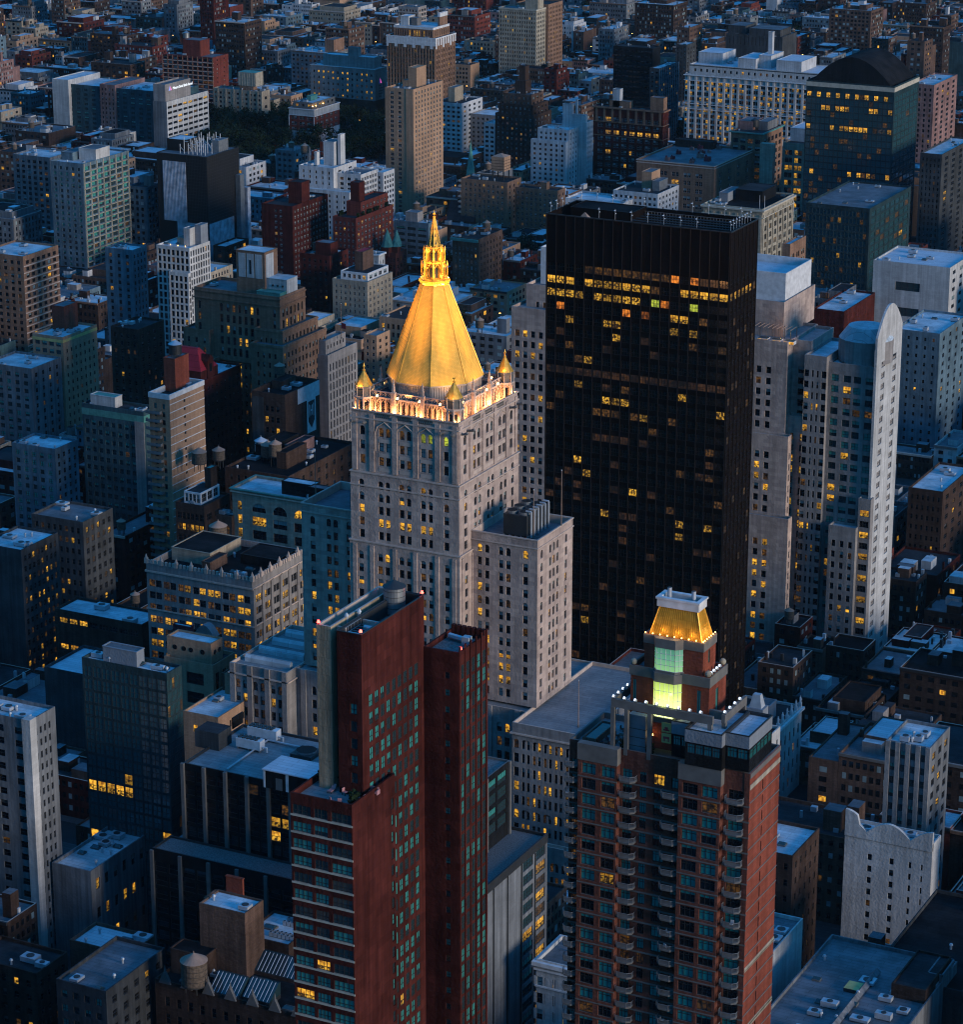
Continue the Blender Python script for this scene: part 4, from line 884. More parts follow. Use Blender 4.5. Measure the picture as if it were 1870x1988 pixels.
for fx in (.30, .44): bulb(GX0 + GW * fx, GY0 + 1.9, 152.6, 'round yellow wall lamp between the terrace columns of the balconied brick tower', 'round wall lamps on the brick tower terrace', 'lamp_bulb', .22)
# roof terrace furniture and people
zr = 148.9
m = MB(); x, y = GX0 + 3.0, GY0 + 6; [m.box(*q, zr, zr + 1.2, 'wood') for q in ((x - 1.3, x + 1.3, y - 4.2, y - 4), (x - 1.3, x + 1.3, y + 4, y + 4.2), (x - 1.3, x - 1.1, y - 4, y + 4), (x + 1.1, x + 1.3, y - 4, y + 4))]; m.box(x - 1.1, x + 1.1, y - 4, y + 4, zr, zr + 1.0, 'glass_teal'); o = m.build('plunge_pool', None, (x, y, zr)); o.location = (x, y, zr); tag(o, 'long narrow dark plunge pool with a wooden rim on the roof terrace', 'pool')
def person(x, y, z, rz, label, top, group=None):
    me = bpy.data.meshes.new('person'); 
    J = [((0, 0, .48), .13), ((0, .02, .75), .15), ((0, .03, 1.0), .17), ((0, .02, 1.14), .06), ((0, -.01, 1.27), .10), ((0, -.01, 1.36), .08), ((.2, .03, 1.03), .06), ((.27, -.08, .82), .045), ((.18, -.32, .80), .035), ((-.2, .03, 1.03), .06), ((-.27, -.08, .82), .045), ((-.18, -.32, .80), .035), ((.1, -.42, .50), .075), ((.1, -.46, .08), .05), ((-.1, -.42, .50), .075), ((-.1, -.46, .08), .05), ((.1, -.62, .04), .035), ((-.1, -.62, .04), .035)]
    E_ = [(0, 1), (1, 2), (2, 3), (3, 4), (4, 5), (2, 6), (6, 7), (7, 8), (2, 9), (9, 10), (10, 11), (0, 12), (12, 13), (0, 14), (14, 15), (13, 16), (15, 17)]
    me.from_pydata([j[0] for j in J], E_, []); o = bpy.data.objects.new('person', me); C.objects.link(o); sk = o.modifiers.new('skin', 'SKIN'); 
    for i, j in enumerate(J): me.skin_vertices[0].data[i].radius = (j[1], j[1])
    me.skin_vertices[0].data[0].use_root = True; o.modifiers.new('sub', 'SUBSURF').levels = 1; me.materials.append(MATS[top]); o.location = (x, y, z); o.rotation_euler = (0, 0, rz); tag(o, label, 'person', group)
    h = MB(); h.cyl(0, .02, .115, 1.27, 1.40, 'cloth_dark', 10, .07); h.build('hair', o); return o
tx, ty = GX0 + 6.2, GY0 + 2.6
table(tx, ty, zr, 1.1, .5, 'wood_dark', 'dark wooden table with seated diners on the brick tower roof terrace')
for i, (dx, dy, rz, mt, lab) in enumerate(((-.6, .95, 0, 'cloth_dark', 'person in dark clothes seated at the left far side of the terrace table'), (.6, .95, 0, 'cloth_pale', 'person in a white top seated at the far side of the terrace table'), (-.6, -.95, math.pi, 'cloth_dark', 'person in dark clothes seated with back to the roof edge, left near side'), (.6, -.95, math.pi, 'tarp_red', 'person in a reddish top seated with back to the roof edge'))):
    chair(tx + dx, ty + dy, zr, 'wood_dark', rz, 'dark wooden chair under a diner at the terrace table', 'chairs at the terrace table of the brick tower'); person(tx + dx, ty + dy, zr, rz, lab, mt)
for k, (dx, dy) in enumerate(((7.0, 6.2), (6.6, 9.4), (7.6, 3.9), (3.2, 1.9))):
    table(GX0 + dx, GY0 + dy + .6, zr, .5, .5, 'wood_dark', 'small empty square table on the brick tower roof terrace', 'empty terrace tables')
    for s_ in (-1, 1): chair(GX0 + dx + s_ * .85, GY0 + dy + .6, zr, 'wood_dark', -s_ * math.pi / 2, 'empty dark wooden chair at a small square terrace table', 'empty chairs on the brick tower terrace')
def shrub(x, y, z, s, label, group):
    m = MB()
    for k in range(70):
        a, r_, zz = rng.uniform(0, 6.28), rng.uniform(0, .5) * s, rng.uniform(.3, 1.7) * s; p = Vector((r_ * math.cos(a), r_ * math.sin(a), zz)); u = Vector((rng.uniform(-1, 1), rng.uniform(-1, 1), rng.uniform(-1, 1))).normalized() * .16 * s; v = u.orthogonal().normalized() * .16 * s
        m.poly([tuple(p - u - v), tuple(p + u - v), tuple(p + u + v), tuple(p - u + v)], 'leaf')
    r = empty('potted_shrub', (x, y, z), label, 'shrub', group); m.build('foliage', r); q = MB(); q.cyl(0, 0, .3 * s, 0, .35 * s, 'trim_dark', 8, .35 * s); q.build('pot', r)
for x, y in ((GX0 + GW * .285, GY0 + 1.7), (GX0 + GW * .435, GY0 + 1.7), (GX0 + GW * .3, GY0 + 2.4)): shrub(x, y, zr, 1.3, 'dark green potted shrub beside a column on the brick tower roof terrace', 'potted shrubs on the brick tower terrace')
# grey clad stair box and food posters on the terrace
m = MB(); x0, x1, y0, y1 = GX0 + GW * .315, GX0 + GW * .41, GY0 + 1.3, GY0 + 3.6; m.box(x0, x1, y0, y1, zr, 156.3, 'grey_panel', 'roof_pale'); [m.box(x0 - .03, x1 + .03, y0 - .03, y1 + .03, zr + 1.6 * k, zr + 1.6 * k + .1, 'trim_dark') for k in (1, 2, 3)]; gb.parts.append(('stair_box', m))
for k, dz in enumerate((0, 2.0)):
    m = MB(); x = GX0 + GW * .527; y = T1[2] - 1.5; m.box(x - .9, x + .9, y - .06, y, 152.2 + dz, 154.0 + dz, 'poster_yellow')
    if k == 1: m.box(x - .6, x + .55, y - .08, y - .06, 152.5 + dz, 152.8 + dz, 'flag_red'); m.cyl(x, y - .09, .3, 152.8 + dz, 153.2 + dz, 'flag_red', 8)
    else: m.box(x - .6, x + .6, y - .08, y - .06, 153.0, 153.4, 'flag_red'); [m.box(x + q - .06, x + q + .06, y - .08, y - .06, 152.5, 153.0, 'flag_red') for q in (-.5, -.25, .25, .5)]
    o = m.build('poster', None, (x, y, 152.2 + dz)); o.location = (x, y, 152.2 + dz); tag(o, 'yellow poster with a red animal drawing, lower of two on the dark terrace wall' if k == 0 else 'yellow poster with a red burger drawing, upper of two on the terrace wall', 'poster')

# ------------------------------------------------------------------ tall maroon brick tower (left front)
rt = Bld('maroon_brick_tower', 'tall maroon brick tower with a round rooftop tank and a lower furnished terrace', 'office tower'); rt.short = 'the maroon brick tower'
RZ = 179; m1 = foot((701, 1233), 653.5, 823, RZ)
def rv(r, c, n): return pick(dict(b=.42, h=.12, d=.45, y=.008))
X1 = m1[1]
# lower block with strip windows; its plain side runs back to the tower
lz = zsolve(lambda z: at(683, 1563.4, z)[0], X1 + 1.2, 140, 178); l1_ = foot((683, 1563.4), 563, 767, lz)
LB = (l1_[0], l1_[1], l1_[2], l1_[3])
def lv(r, c, n): return 'y' if (r in (9, 11) and c in (0, 1) and rng.random() < .6) else ('d' if r in (0, 8) else pick(dict(b=.48, d=.42, h=.08, m=.02)))
fl_ = 3.12
rt.vol(LB[0], LB[1], LB[2], LB[3], 0, lz, wall='maroon_brick', f=dict(cols=fixed([(.03, .33), (.38, .60), (.66, .985)]), fh=fl_, wh=1.75, top=2.0, ws='strip', var=lv, rd=.22, sill='trim_cream', band=(.1, .32, 'trim_cream'), boff=.05),
       r=dict(cols=lambda W: [(W * f_ - .5, W * f_ + .5) for f_ in (.93,)], fh=fl_, wh=2.0, top=4.2, ws='tealn', var=rv, rd=.25), roof='roof_terrace', par=1.2)
lm = rt.main
rt.vol(m1[0], X1, m1[2], m1[3], 0, RZ, wall='maroon_brick', f=dict(cols=fixed([(.50, .78)]), fh=fl_ * 1, wh=1.9, top=12.5, ws='tealn', var=lambda r, c, n: 'b' if r % 3 == 0 else 'd', rd=.25), r=dict(cols=even(9, .62, .09), fh=fl_ * 1.02, wh=2.2, top=11.5, ws='tealn', var=rv, rd=.1), roof='roof_grey', par=2.8, parmat='trim_dark', part='tower_wall')
rm = rt.main; rt.cornice(rm, RZ, .12, .12, 'trim_dark')
# concrete lift shaft on the left, set apart by a dark slot
cs = foot((643, 1224), 614, 660, RZ - 1); cx0 = solve_x(614, m1[2] + .4, RZ - 1); cx1 = solve_x(642, m1[2] + .4, RZ - 1)
rt.vol(cx1 - .02, m1[0] + .02, m1[2] + 2.2, m1[3], lz - 1.5, RZ - 1.2, wall='black_panel', roof='trim_dark', par=0, part='glass_slot', f=dict(cols=even(1, .8, .05), fh=fl_, wh=1.9, top=9, ws='tealn', rd=.1, var=lambda r, c, n: 'y' if r % 3 == 1 and r > 4 else 'd'))
rt.vol(cx0, cx1, m1[2] + .4, m1[3] - .5, lz - 1.5, RZ + .3, wall='board_concrete', roof='roof_grey', par=3, part='lift_shaft', parmat='trim_stone')
e = rt.part('roof_wall'); e.box(cx0, m1[0] + .6, m1[3] - .5, m1[3] + .1, RZ - 3, RZ + .25, 'trim_stone'); e.box(m1[0] + .4, X1 - .4, m1[2] + 8, m1[2] + 8.4, RZ - 2.8, RZ - .6, 'trim_stone'); e.box(cx1 + .02, m1[0] + .38, m1[2] + 2.3, m1[2] + 2.7, RZ - 1.2, RZ - .2, 'trim_stone'); e.box(cx1, m1[0], m1[2] + 2.75, m1[3] - .55, RZ - 1.18, RZ - 1.1, 'roof_grey')
# taller-set wing on the right with piers and teal strips
wz = zsolve(lambda z: at(823.7, 1254, z)[0], X1 - .05, 150, 190); wf = at(891, 1268, wz); wy1 = solve_y(946, wf[0], wz); wy0 = wf[1]
rt.vol(X1 - .1, wf[0], wy0, wy1, 0, wz, wall='maroon_brick', f=dict(cols=fixed([(.60, .74)]), fh=fl_ * 1.02, wh=1.2, top=3.9, ws='tealn', rd=.25, var=lambda r, c, n: pick(dict(b=.3, d=.7))), r=dict(cols=even(5, .62, .02), fh=fl_ * 1.02, wh=2.6, top=2.6, ws='tealn', rd=.08, var=lambda r, c, n: pick(dict(b=.4, d=.6)), pier=(.16, .5), ptop=-1.0), roof='gravel', par=1.0, part='tower_wall')
wm_ = rt.main
for k in range(7):
    e = rt.piece('brick_stub'); y = wy0; x = X1 + .6 + (wf[0] - X1 - 1) * k / 6; e.box(x - .35, x + .35, wy1 - .9, wy1 - .1, wz - 1, wz + .9, 'maroon_brick')
e = rt.piece('roof_duct'); e.bar((X1 + 1, wy1 - 3, wz - .3), (wf[0] - 1.5, wy1 - 4, wz - .3), .5, 'galvanised', 6); e.box(wf[0] - 2.6, wf[0] - 1.2, wy1 - 4.8, wy1 - 3.4, wz - 1, wz + .5, 'galvanised')
e = rt.piece('roof_frame'); z = RZ - 1.2
x0, x1, y0, y1 = m1[0] + .4, X1 - .6, m1[2] + 2, m1[2] + 7.4
for a in (x0, x1):
    e.bar((a, y0, z + 1), (a, y1, z + 1), .07, 'steel'); e.bar((a, y0, z), (a, y1, z), .07, 'steel')
    for k in range(6): yy = y0 + (y1 - y0) * k / 5; e.bar((a, yy, z - 1.6), (a, yy, z + 1), .06, 'steel')
for k in range(6): yy = y0 + (y1 - y0) * k / 5; e.bar((x0, yy, z), (x1, yy, z), .06, 'steel')
e = rt.piece('exhaust_fan'); e.cyl((x0 + x1) / 2, y0 + 2.6, 1.3, z - 1.4, z - .2, 'steel', 16, top='net_black'); e.bar(((x0 + x1) / 2 - 1.5, y0 + .6, z), ((x0 + x1) / 2 + 1, y0 + .6, z), .35, 'trim_white', 8); e.bar(((x0 + x1) / 2 - .6, y0 + 4.4, z), ((x0 + x1) / 2 + 1.4, y0 + 4.4, z), .35, 'trim_white', 8)
for dx in (.0, .9):
    e = rt.piece('vent'); e.cyl(cx0 + 2.6 + dx, m1[2] + 6 + 3 * dx, .3, RZ - 2.8, RZ + .4, 'galvanised', 8); e.cyl(cx0 + 2.6 + dx, m1[2] + 6 + 3 * dx, .45, RZ + .4, RZ + .9, 'galvanised', 8, .2)
def water_tank(x, y, z, r, h, label, leg=3.0, mat='wood', cone='tank_cone', group=None):
    e = empty('water_tank', (x, y, z), label, 'water tank', group)
    if leg:
        for a in range(4): m = MB(); q = R(45 + 90 * a); m.bar((r * .7 * math.cos(q), r * .7 * math.sin(q), 0), (r * .7 * math.cos(q), r * .7 * math.sin(q), leg), .14, 'trim_dark'); m.build('leg', e)
    m = MB(); m.cyl(0, 0, r * 1.02, leg - .02, leg + .2, 'trim_dark', 20); m.cyl(0, 0, r, leg + .2, leg + h, mat, 24)
    for k in range(5): zz = leg + .3 + (h - .4) * k / 4.5; m.cyl(0, 0, r * 1.015, zz, zz + .08, 'trim_dark', 24)
    m.build('tank', e); m = MB(); m.cyl(0, 0, r * 1.08, leg + h, leg + h + r * .62, cone, 20, .05); m.cyl(0, 0, .12, leg + h + r * .55, leg + h + r * .62 + .4, cone, 6); m.build('roof', e)
    return e
wtp = at(766, 1190, RZ - 2.8)
water_tank(wtp[0], wtp[1], RZ - 2.8, 1.9, 4.9, 'large dark round tank with a low black cone on the maroon tower roof', 0, 'steel', 'trim_dark')
g5, l5 = 'red obstruction lights on the maroon tower roof', 'small red obstruction light on the roof edge of the maroon brick tower'
for x, y, z in ((cx0 + .3, m1[2] + .6, RZ + .3), (X1 - .2, m1[2] + .2, RZ + .12), (X1 - .2, m1[3] - .3, RZ + .12), (cx1, m1[3] - .2, RZ + .25), (wf[0] - .2, wy0 + 1, wz + .02), (wf[0] - .3, wy1 - .2, wz + .02)): bulb(x, y, z, l5, g5, 'lamp_red', .3)
# terrace furniture
tz = lz - 1.2
def armchair(x, y, rz, label, group): return chair(x, y, tz, 'pink_cloth', rz, label, group, 1.15, 'armchair')
sc2 = (LB[1] - LB[0])
for i, (fx, dy, rz) in enumerate(((.60, 1.6, 2.6), (.72, 1.9, 3.4))): armchair(LB[0] + sc2 * fx, LB[2] + dy, rz, ('pink cushioned armchair facing the front parapet of the brick terrace, left of two', 'pink cushioned armchair facing the front parapet of the brick terrace, right of two')[i], 'pink armchairs on the brick terrace')
table(LB[0] + sc2 * .80, LB[2] + 5.3, tz, .8, .8, 'frame_dark', 'round dark garden table between pink chairs on the brick terrace')
for i, (fx, dy, rz) in enumerate(((.62, 5.6, 1.4), (.95, 4.7, -1.6), (.80, 6.9, 0.1))): armchair(LB[0] + sc2 * fx, LB[2] + dy, rz, 'pink cushioned armchair drawn up to the dark table on the brick terrace', 'pink armchairs around the terrace table')
r = empty('sofa', (LB[0] + sc2 * .93, LB[2] + 8.2, tz), 'pink two-seat sofa at the back of the brick terrace', 'sofa'); m = MB(); m.box(-1.1, 1.1, -.4, .4, .2, .55, 'pink_cloth'); m.build('seat', r); m = MB(); m.box(-1.1, 1.1, .4, .6, .2, 1.1, 'pink_cloth'); m.build('backrest', r); 
for a in (-1, 1): m = MB(); m.box(a * 1.2 - .1, a * 1.2 + .1, -.4, .6, 0, .8, 'pink_cloth'); m.build('armrest', r)
r = empty('sun_lounger', (LB[0] + sc2 * .40, LB[2] + 5.8, tz), 'pink sun lounger by the planted edge of the brick terrace', 'sun lounger'); m = MB(); m.box(-.4, .4, -1, .4, .3, .45, 'pink_cloth'); m.build('mattress', r); m = MB(); m.prism([(-.4, .4), (.4, .4), (.4, .55), (-.4, .55)], .45, 1.1, 'pink_cloth', None, [(-.4, .8), (.4, .8), (.4, .95), (-.4, .95)]); m.build('backrest', r); m = MB(); [m.box(a - .05, a + .05, b - .05, b + .05, 0, .3, 'frame_dark') for a in (-.35, .35) for b in (-.9, .3)]; m.build('frame', r)
for k in range(5): shrub(LB[0] + 1.0 + k * .9, LB[2] + 8.5 + (k % 2) * .6, tz, 1.1, 'leafy shrub in a pot along the back railing of the brick terrace', 'potted shrubs on the brick terrace')
for k in range(2): shrub(LB[1] - 1.2, LB[2] + 2.2 + k * 1.1, tz, 1.4, 'dark potted shrub by the right parapet of the brick terrace', 'dark potted shrubs on the brick terrace')
wall_mat('black_teal', (.030, .062, .072), None, 3, 3.6, .015, .15, streak=.3)
# ------------------------------------------------------------------ the other buildings one can tell apart
def HB(name, label, cat, short, F, L, Rr, z, wall, f, r, roof='roof_grey', par=1.0, clut=4, **k):
    b = Bld(name, label, cat); b.short = short; b.pv(F, L, Rr, z, wall=wall, f=f, r=r, roof=roof, par=par, **k)
    if clut: b.clutter(clut)
    return b
def lit_p(**p): return lambda r, c, n: pick(p)
# --- 11: stepped limestone tower behind the black tower
sl_b = Bld('stepped_limestone_tower', 'huge stepped pale limestone tower partly hidden behind the black glass tower', 'office tower'); sl_b.short = 'the stepped limestone tower'
E1 = foot((1705, 692), 993, 1752, 110); sp_ = dict(fh=3.75, wh=2.3, ws='stone', rd=.35, var=lit_p(d=.62, h=.12, y=.10, m=.16))
y0 = E1[2]; X = lambda px, y=None, z=110: solve_x(px, y0 if y is None else y, z)
sl_b.vol(E1[0], X(1062), y0, E1[3] + 20, 0, 112, wall='limestone', f=SP(2, 1.7, 1.3, top=8, m=.06, single=None, **sp_), r=None, roof='roof_terrace', par=1)
sl_b.vol(X(1007), X(1400), y0 + 6, E1[3] + 18, 100, 119, wall='limestone', f=S(26, .42, top=6, **sp_), r=None, par=1)
sl_b.vol(X(1020), X(1497), y0 + 12, E1[3] + 12, 110, 131, wall='trim_white', f=None, r=None, roof='roof_white', par=2.5, part='plant_room'); pr_ = sl_b.main
sl_b.vol(X(1350), X(1502), y0 + 9, E1[3] + 14, 110, 122, wall='limestone', f=None, r=None, roof='roof_pale', par=1)
xa, xb, xc, xd = X(1340), X(1530), X(1566), X(1609)
sl_b.vol(xa, xb, y0, E1[3] + 4, 0, 111, wall='limestone', f=SP(3, 1.75, 1.75, top=9, m=.10, **dict(sp_, var=lit_p(d=.55, h=.1, y=.2, m=.15))), r=S(2, .3, top=9, **sp_), roof='roof_terrace', par=1)
sl_b.vol(xb - .05, xc, y0 + 5, E1[3] + 2, 0, 111, wall='limestone', f=S(1, .34, top=9, **sp_), r=S(2, .3, top=9, **sp_), roof='roof_terrace', par=.9)
ys = y0 - 7; zs = zsolve(lambda z: proj(solve_x(1527, ys, z), ys, z)[1], 1008, 20, 110); z2_ = zsolve(lambda z: proj(solve_x(1527, y0 - 3.4, z), y0 - 3.4, z)[1], 848, 20, 110)
sl_b.vol(xa, X(1531, y0 - 3.4, z2_), y0 - 3.4, y0 - .02, 0, z2_, wall='limestone', f=SP(3, 1.75, 1.6, top=6, m=.12, **dict(sp_, var=lit_p(d=.5, h=.1, y=.25, m=.15))), r=S(1, .3, top=6, **sp_), roof='roof_terrace', par=.8)
sl_b.vol(xa, X(1531, ys, zs), ys, y0 - 3.42, 0, zs, wall='limestone', f=SP(3, 1.75, 1.6, top=8, m=.12, **dict(sp_, var=lit_p(d=.45, y=.32, m=.23))), r=S(1, .3, top=8, **sp_), roof='roof_terrace', par=.8)
sl_b.vol(xb, X(1570, y0 + 1.5, 92), y0 + 1.5, y0 + 4.95, 0, 86, wall='limestone', f=S(2, .32, top=6, **dict(sp_, var=lit_p(d=.55, y=.3, m=.15))), r=None, roof='roof_terrace', par=.8)
sl_b.vol(xc, xd, y0 - 1, E1[3], 0, 108, wall='limestone_grey', f=SP(2, 1.7, 1, top=5, **dict(sp_, var=lit_p(d=.6, h=.2, y=.1, m=.1))), r=None, roof='roof_pale', par=1)
sl_b.vol(xd - .05, X(1703), y0 + 1, E1[3], 0, 106, wall='limestone_grey', f=SP(2, 2.6, 1.6, top=4, m=.04, **dict(sp_, ws='tealn', var=lit_p(d=.3, h=.2, b=.3, y=.13, m=.07))), r=None, roof='roof_pale', par=1)
sl_b.vol(X(1700), E1[1], y0 - .6, E1[3], 0, 112, wall='white_stone', f=None, r=S(2, .3, top=5, fh=3.75, wh=2, ws='few', rd=.35), roof='roof_pale', par=0)
e = sl_b.piece('curved_gable'); n = 14; yy = [y0 - .6 + (E1[3] - y0 + .6) * k / n for k in range(n + 1)]; zz = [112 + 13 * math.sin(math.pi * (.10 + .80 * k / n)) for k in range(n + 1)]; xl_, xr_ = X(1701), E1[1]
e.poly([(xr_, yy[0], 112)] + [(xr_, yy[-1], 112)] + [(xr_, a, b) for a, b in zip(yy[::-1], zz[::-1])], 'white_stone'); e.poly([(xl_, yy[-1], 112), (xl_, yy[0], 112)] + [(xl_, a, b) for a, b in zip(yy, zz)], 'white_stone')
for k in range(n): e.poly([(xl_, yy[k], zz[k]), (xr_, yy[k], zz[k]), (xr_, yy[k + 1], zz[k + 1]), (xl_, yy[k + 1], zz[k + 1])], 'white_stone')
e.poly([(xl_, yy[0], 112), (xr_, yy[0], 112), (xr_, yy[0], zz[0]), (xl_, yy[0], zz[0])], 'white_stone'); e.poly([(xr_, yy[-1], 112), (xl_, yy[-1], 112), (xl_, yy[-1], zz[-1]), (xr_, yy[-1], zz[-1])], 'white_stone')
e = sl_b.piece('rounded_roof'); q = [(X(1660) + 9 * math.cos(R(20 * k)), y0 + 11 + 8.5 * math.sin(R(20 * k))) for k in range(18)]; e.prism(q, 105.5, 113, 'limestone_grey', 'roof_pale'); e.prism(q, 113, 117, 'roof_pale', None, [(X(1660) + 6 * math.cos(R(20 * k)), y0 + 11 + 6 * math.sin(R(20 * k))) for k in range(18)])
sl_b.vol(X(1612, y0 - 4, 62), X(1665, y0 - 4, 62), y0 - 4, y0 + .95, 0, 52, wall='limestone_grey', f=S(3, .45, top=5, fh=3.75, wh=2.2, ws='stone'), r=None, roof='roof_pale', par=.8)
sl_b.vol(X(1668, y0 - 2, 62), X(1692, y0 - 2, 62), y0 - 2, y0 + .96, 0, 62, wall='limestone_grey', f=S(1, .8, top=4, fh=3.75, wh=2.2, ws='loft', var=lit_p(y=.5, d=.5)), r=None, roof='roof_pale', par=.8)
# roof terrace: pergola and lit rooflights
e = sl_b.piece('pergola')
for k in range(9): x = xa + 22 + k * 1.6; e.bar((x, y0 + 2, 114.5), (x, y0 + 8, 114.5), .12, 'tank_cone')
for k in range(4):
    for yq in (y0 + 2.2, y0 + 7.8): x = xa + 22 + k * 4.3; e.bar((x, yq, 110), (x, yq, 114.4), .12, 'frame_dark')
for k in range(3):
    e = sl_b.piece('rooflight'); x = xb - 11 + k * 4.6; e.box(x, x + 3.4, y0 + 1.2, y0 + 3.8, 109.9, 111.1, 'trim_white', 'glass_teal'); e.box(x - .05, x + 3.45, y0 + 1.15, y0 + 1.22, 110.1, 110.9, 'lit')
bulb(xa + 30, y0 + 6, 110.2, 'warm lamp under the pergola on the limestone tower terrace', None)
light('pergola_light', 'POINT', (xa + 32, y0 + 4.5, 112.5), 260, (1, .6, .3))

# --- tan tower far centre
tt = HB('tan_apartment_tower', 'tall slim tan apartment tower of many small windows in the upper middle', 'apartment tower', 'the tan tower', (801.8, 173.8), 747.5, 860, 80, 'tan_brick', dict(cols=fixed([(.17, .30), (.45, .57), (.76, .80), (.86, .90)]), fh=2.72, wh=1.65, top=2.0, ws='pale', var=lit_p(d=.72, h=.2, y=.06, m=.02)), S(9, .42, fh=2.72, wh=1.6, top=2.0, ws='pale', m=.05, var=lit_p(d=.85, h=.13, y=.012)), 'roof_grey', 1.2, 14)
tt.pent(.50, .80, .30, .62, 11.5, 'tan_brick', 'tan_brick'); tt.pent(.3, .5, .3, .6, 4, 'tan_brick')
e = tt.part('corner_strip'); q = tt.main; e.box(q[1] - 4.6, q[1] + .25, q[2] - .25, q[2] + .02, 0, 80, 'tan_brick')
# --- row far back
sin_ = HB('white_clinic', 'white banded clinic with a lit sign on its roof block, beside the dark park', 'hospital', 'the white banded clinic', (322.3, 198), 296, 403, 36, 'grey_concrete', None, S(8, .84, fh=3.55, wh=1.55, top=3.2, ws='apt', m=.01, var=lit_p(d=.86, m=.1, y=.04), pier=(.35, .7), pmat='trim_white', ptop=.6), 'roof_grey', 1, 3)
for k in range(9): e = sin_.part('white_band'); q = sin_.main; zz = 36 - 3.2 + .06 - 3.55 * k; e.box(q[1] - .02, q[1] + .12, q[2], q[3], zz - .06, zz + 1.9 if k else 36.02, 'white_stone')
sp2 = foot((327, 196), 303, 369, 40); b = sin_; b.vol(b.main[0], b.main[1] - 1.2, b.main[2] + 1, solve_y(369, b.main[1] - 1.2, 47), 35, 47, wall='limestone_grey', par=1); SIGNB = b.main
bb = HB('beige_patterned_block', 'beige apartment block with zigzag window columns and a cream tank house', 'apartment block', 'the beige zigzag block', (507.5, 178), 414, 523.5, 27, 'cream_brick', S(11, .55, fh=3.1, wh=1.6, top=2.2, ws='apt', m=.01, var=lit_p(d=.72, h=.2, y=.03, m=.05)), S(1, .3, fh=6, wh=2, top=4), 'roof_grey', .8, 8)
q = bb.main
for k in range(6):
    e = bb.piece('wall_pier')
    for j in range(9): x = q[0] + (q[1] - q[0]) * (k + .5) / 6; ww = .9 if j % 2 else .55; e.box(x - ww, x + ww, q[2] - .25, q[2] + .02, 27 - 3 * (j + 1), 27 - 3 * j - .02, 'cream_brick')
bb.pent(.50, .78, .3, .75, 3.2, 'brown_stone'); q = bb.main; e = bb.piece('tank_house'); x0 = q[0] + (q[1] - q[0]) * .47; e.box(x0, x0 + 14, q[2] + 3, q[2] + 13, q[5] + 3.3, q[5] + 12.5, 'cream_stone', 'copper_green')
for k in range(7): e.box(x0 + 1 + k * 2, x0 + 1.3 + k * 2, q[2] + 2.9, q[2] + 3.02, q[5] + 3.3, q[5] + 12.3, 'trim_cream')
bb2 = HB('low_cream_annex', 'small windowless cream annex to the right of the beige zigzag block', 'annex', None, (531.5, 194), 513, 543.5, 17, 'cream_brick', None, S(5, .12, fh=20, wh=9, top=2, ws='few'), 'roof_grey', .6, 1)
rs = HB('red_balcony_slab', 'long red brick slab with full-width balconies and a plain brick end', 'apartment block', 'the red balcony slab', (412.8, 111.7), 313.8, 442.6, 40, 'red_brick', S(10, .86, fh=3.1, wh=1.7, top=1.6, ws='apt', m=.01, rd=.8, var=lit_p(d=.45, h=.3, b=.22, m=.03), pier=(.25, .5), pmat='brown_stone', ptop=.3, band=(.2, .55, 'trim_stone')), S(2, .12, fh=3.1, wh=1.2, top=2, ws='apt'), 'roof_grey', .8, 12)
rs.pent(.36, .70, .2, .8, 11, 'red_brick'); rs.pent(.15, .36, .3, .7, 4, 'maroon_brick')
gs = HB('grey_slab_block', 'dark grey slab block with brick trim behind the grey infirmary', 'apartment block', 'the grey slab block', (640, 103.5), 564.5, 680, 36, 'grey_concrete', S(9, .5, fh=3.1, wh=1.7, top=2.4, ws='apt', m=.01), S(3, .4, fh=3.1), 'roof_pale', .9, 10)
gs.pent(.72, .95, .3, .8, 9, 'brown_stone'); gs.cornice(gs.main, 35.2, .6, .1, 'brown_stone')
inf = HB('grey_infirmary', 'pale grey infirmary with scattered lit windows and a triangle sign on its side', 'hospital', 'the grey infirmary', (728, 134.8), 602, 751, 35, 'limestone_grey', S(13, .34, fh=4.0, wh=1.7, top=3.6, ws='apt', m=.02, var=lit_p(d=.45, h=.12, y=.33, m=.1)), None, 'roof_pale', .8, 6)
q = inf.main; inf.vol(q[0] + 7, q[1] - 4, q[2] + 6, q[3] - .5, 34, 42, wall='limestone_grey', roof='roof_pale', par=.6, f=None); inf.pent(.45, .65, .3, .7, 6, 'limestone_grey'); inf.cornice(q[:4] + (0,), 34.6, .4, .15, 'trim_white')
q = inf.vols[0]; inf.vol(q[0] + 2, q[1] + .4, q[2] - .4, q[3] - 1, 0, 13, wall='dark_brick', f=S(9, .2, fh=30, wh=5, top=4, ws='few'), roof='roof_dark', par=.4)
rh = HB('red_brick_hotel', 'red brick hotel with white stone trim and three lit sconces above its corner', 'hotel', 'the red brick hotel', (609.6, 212.8), 561, 658.5, 28, 'red_brick', SP(3, 1.9, .1, fh=3.7, wh=2.2, top=5.2, ws='pale', m=.04, var=lit_p(d=.5, h=.5)), SP(5, 1.6, .1, fh=3.7, wh=2.2, top=5.2, ws='pale', m=.04, var=lit_p(d=.5, h=.5)), 'roof_grey', .5, 0)
q = rh.main; rh.cornice(q, 27.4, .6, .5, 'trim_white'); rh.cornice(q, 23.2, .35, .3, 'trim_white'); rh.cornice(q, 23.6, 3.75, .06, 'white_stone', 'stone_band'); rh.cornice(q, 0, 13, .1, 'white_stone', 'stone_band')
for x in (q[0], q[1]): e = rh.part('quoin'); e.box(x - .5, x + .06, q[2] - .08, q[2] + .02, 0, 23, 'trim_white')
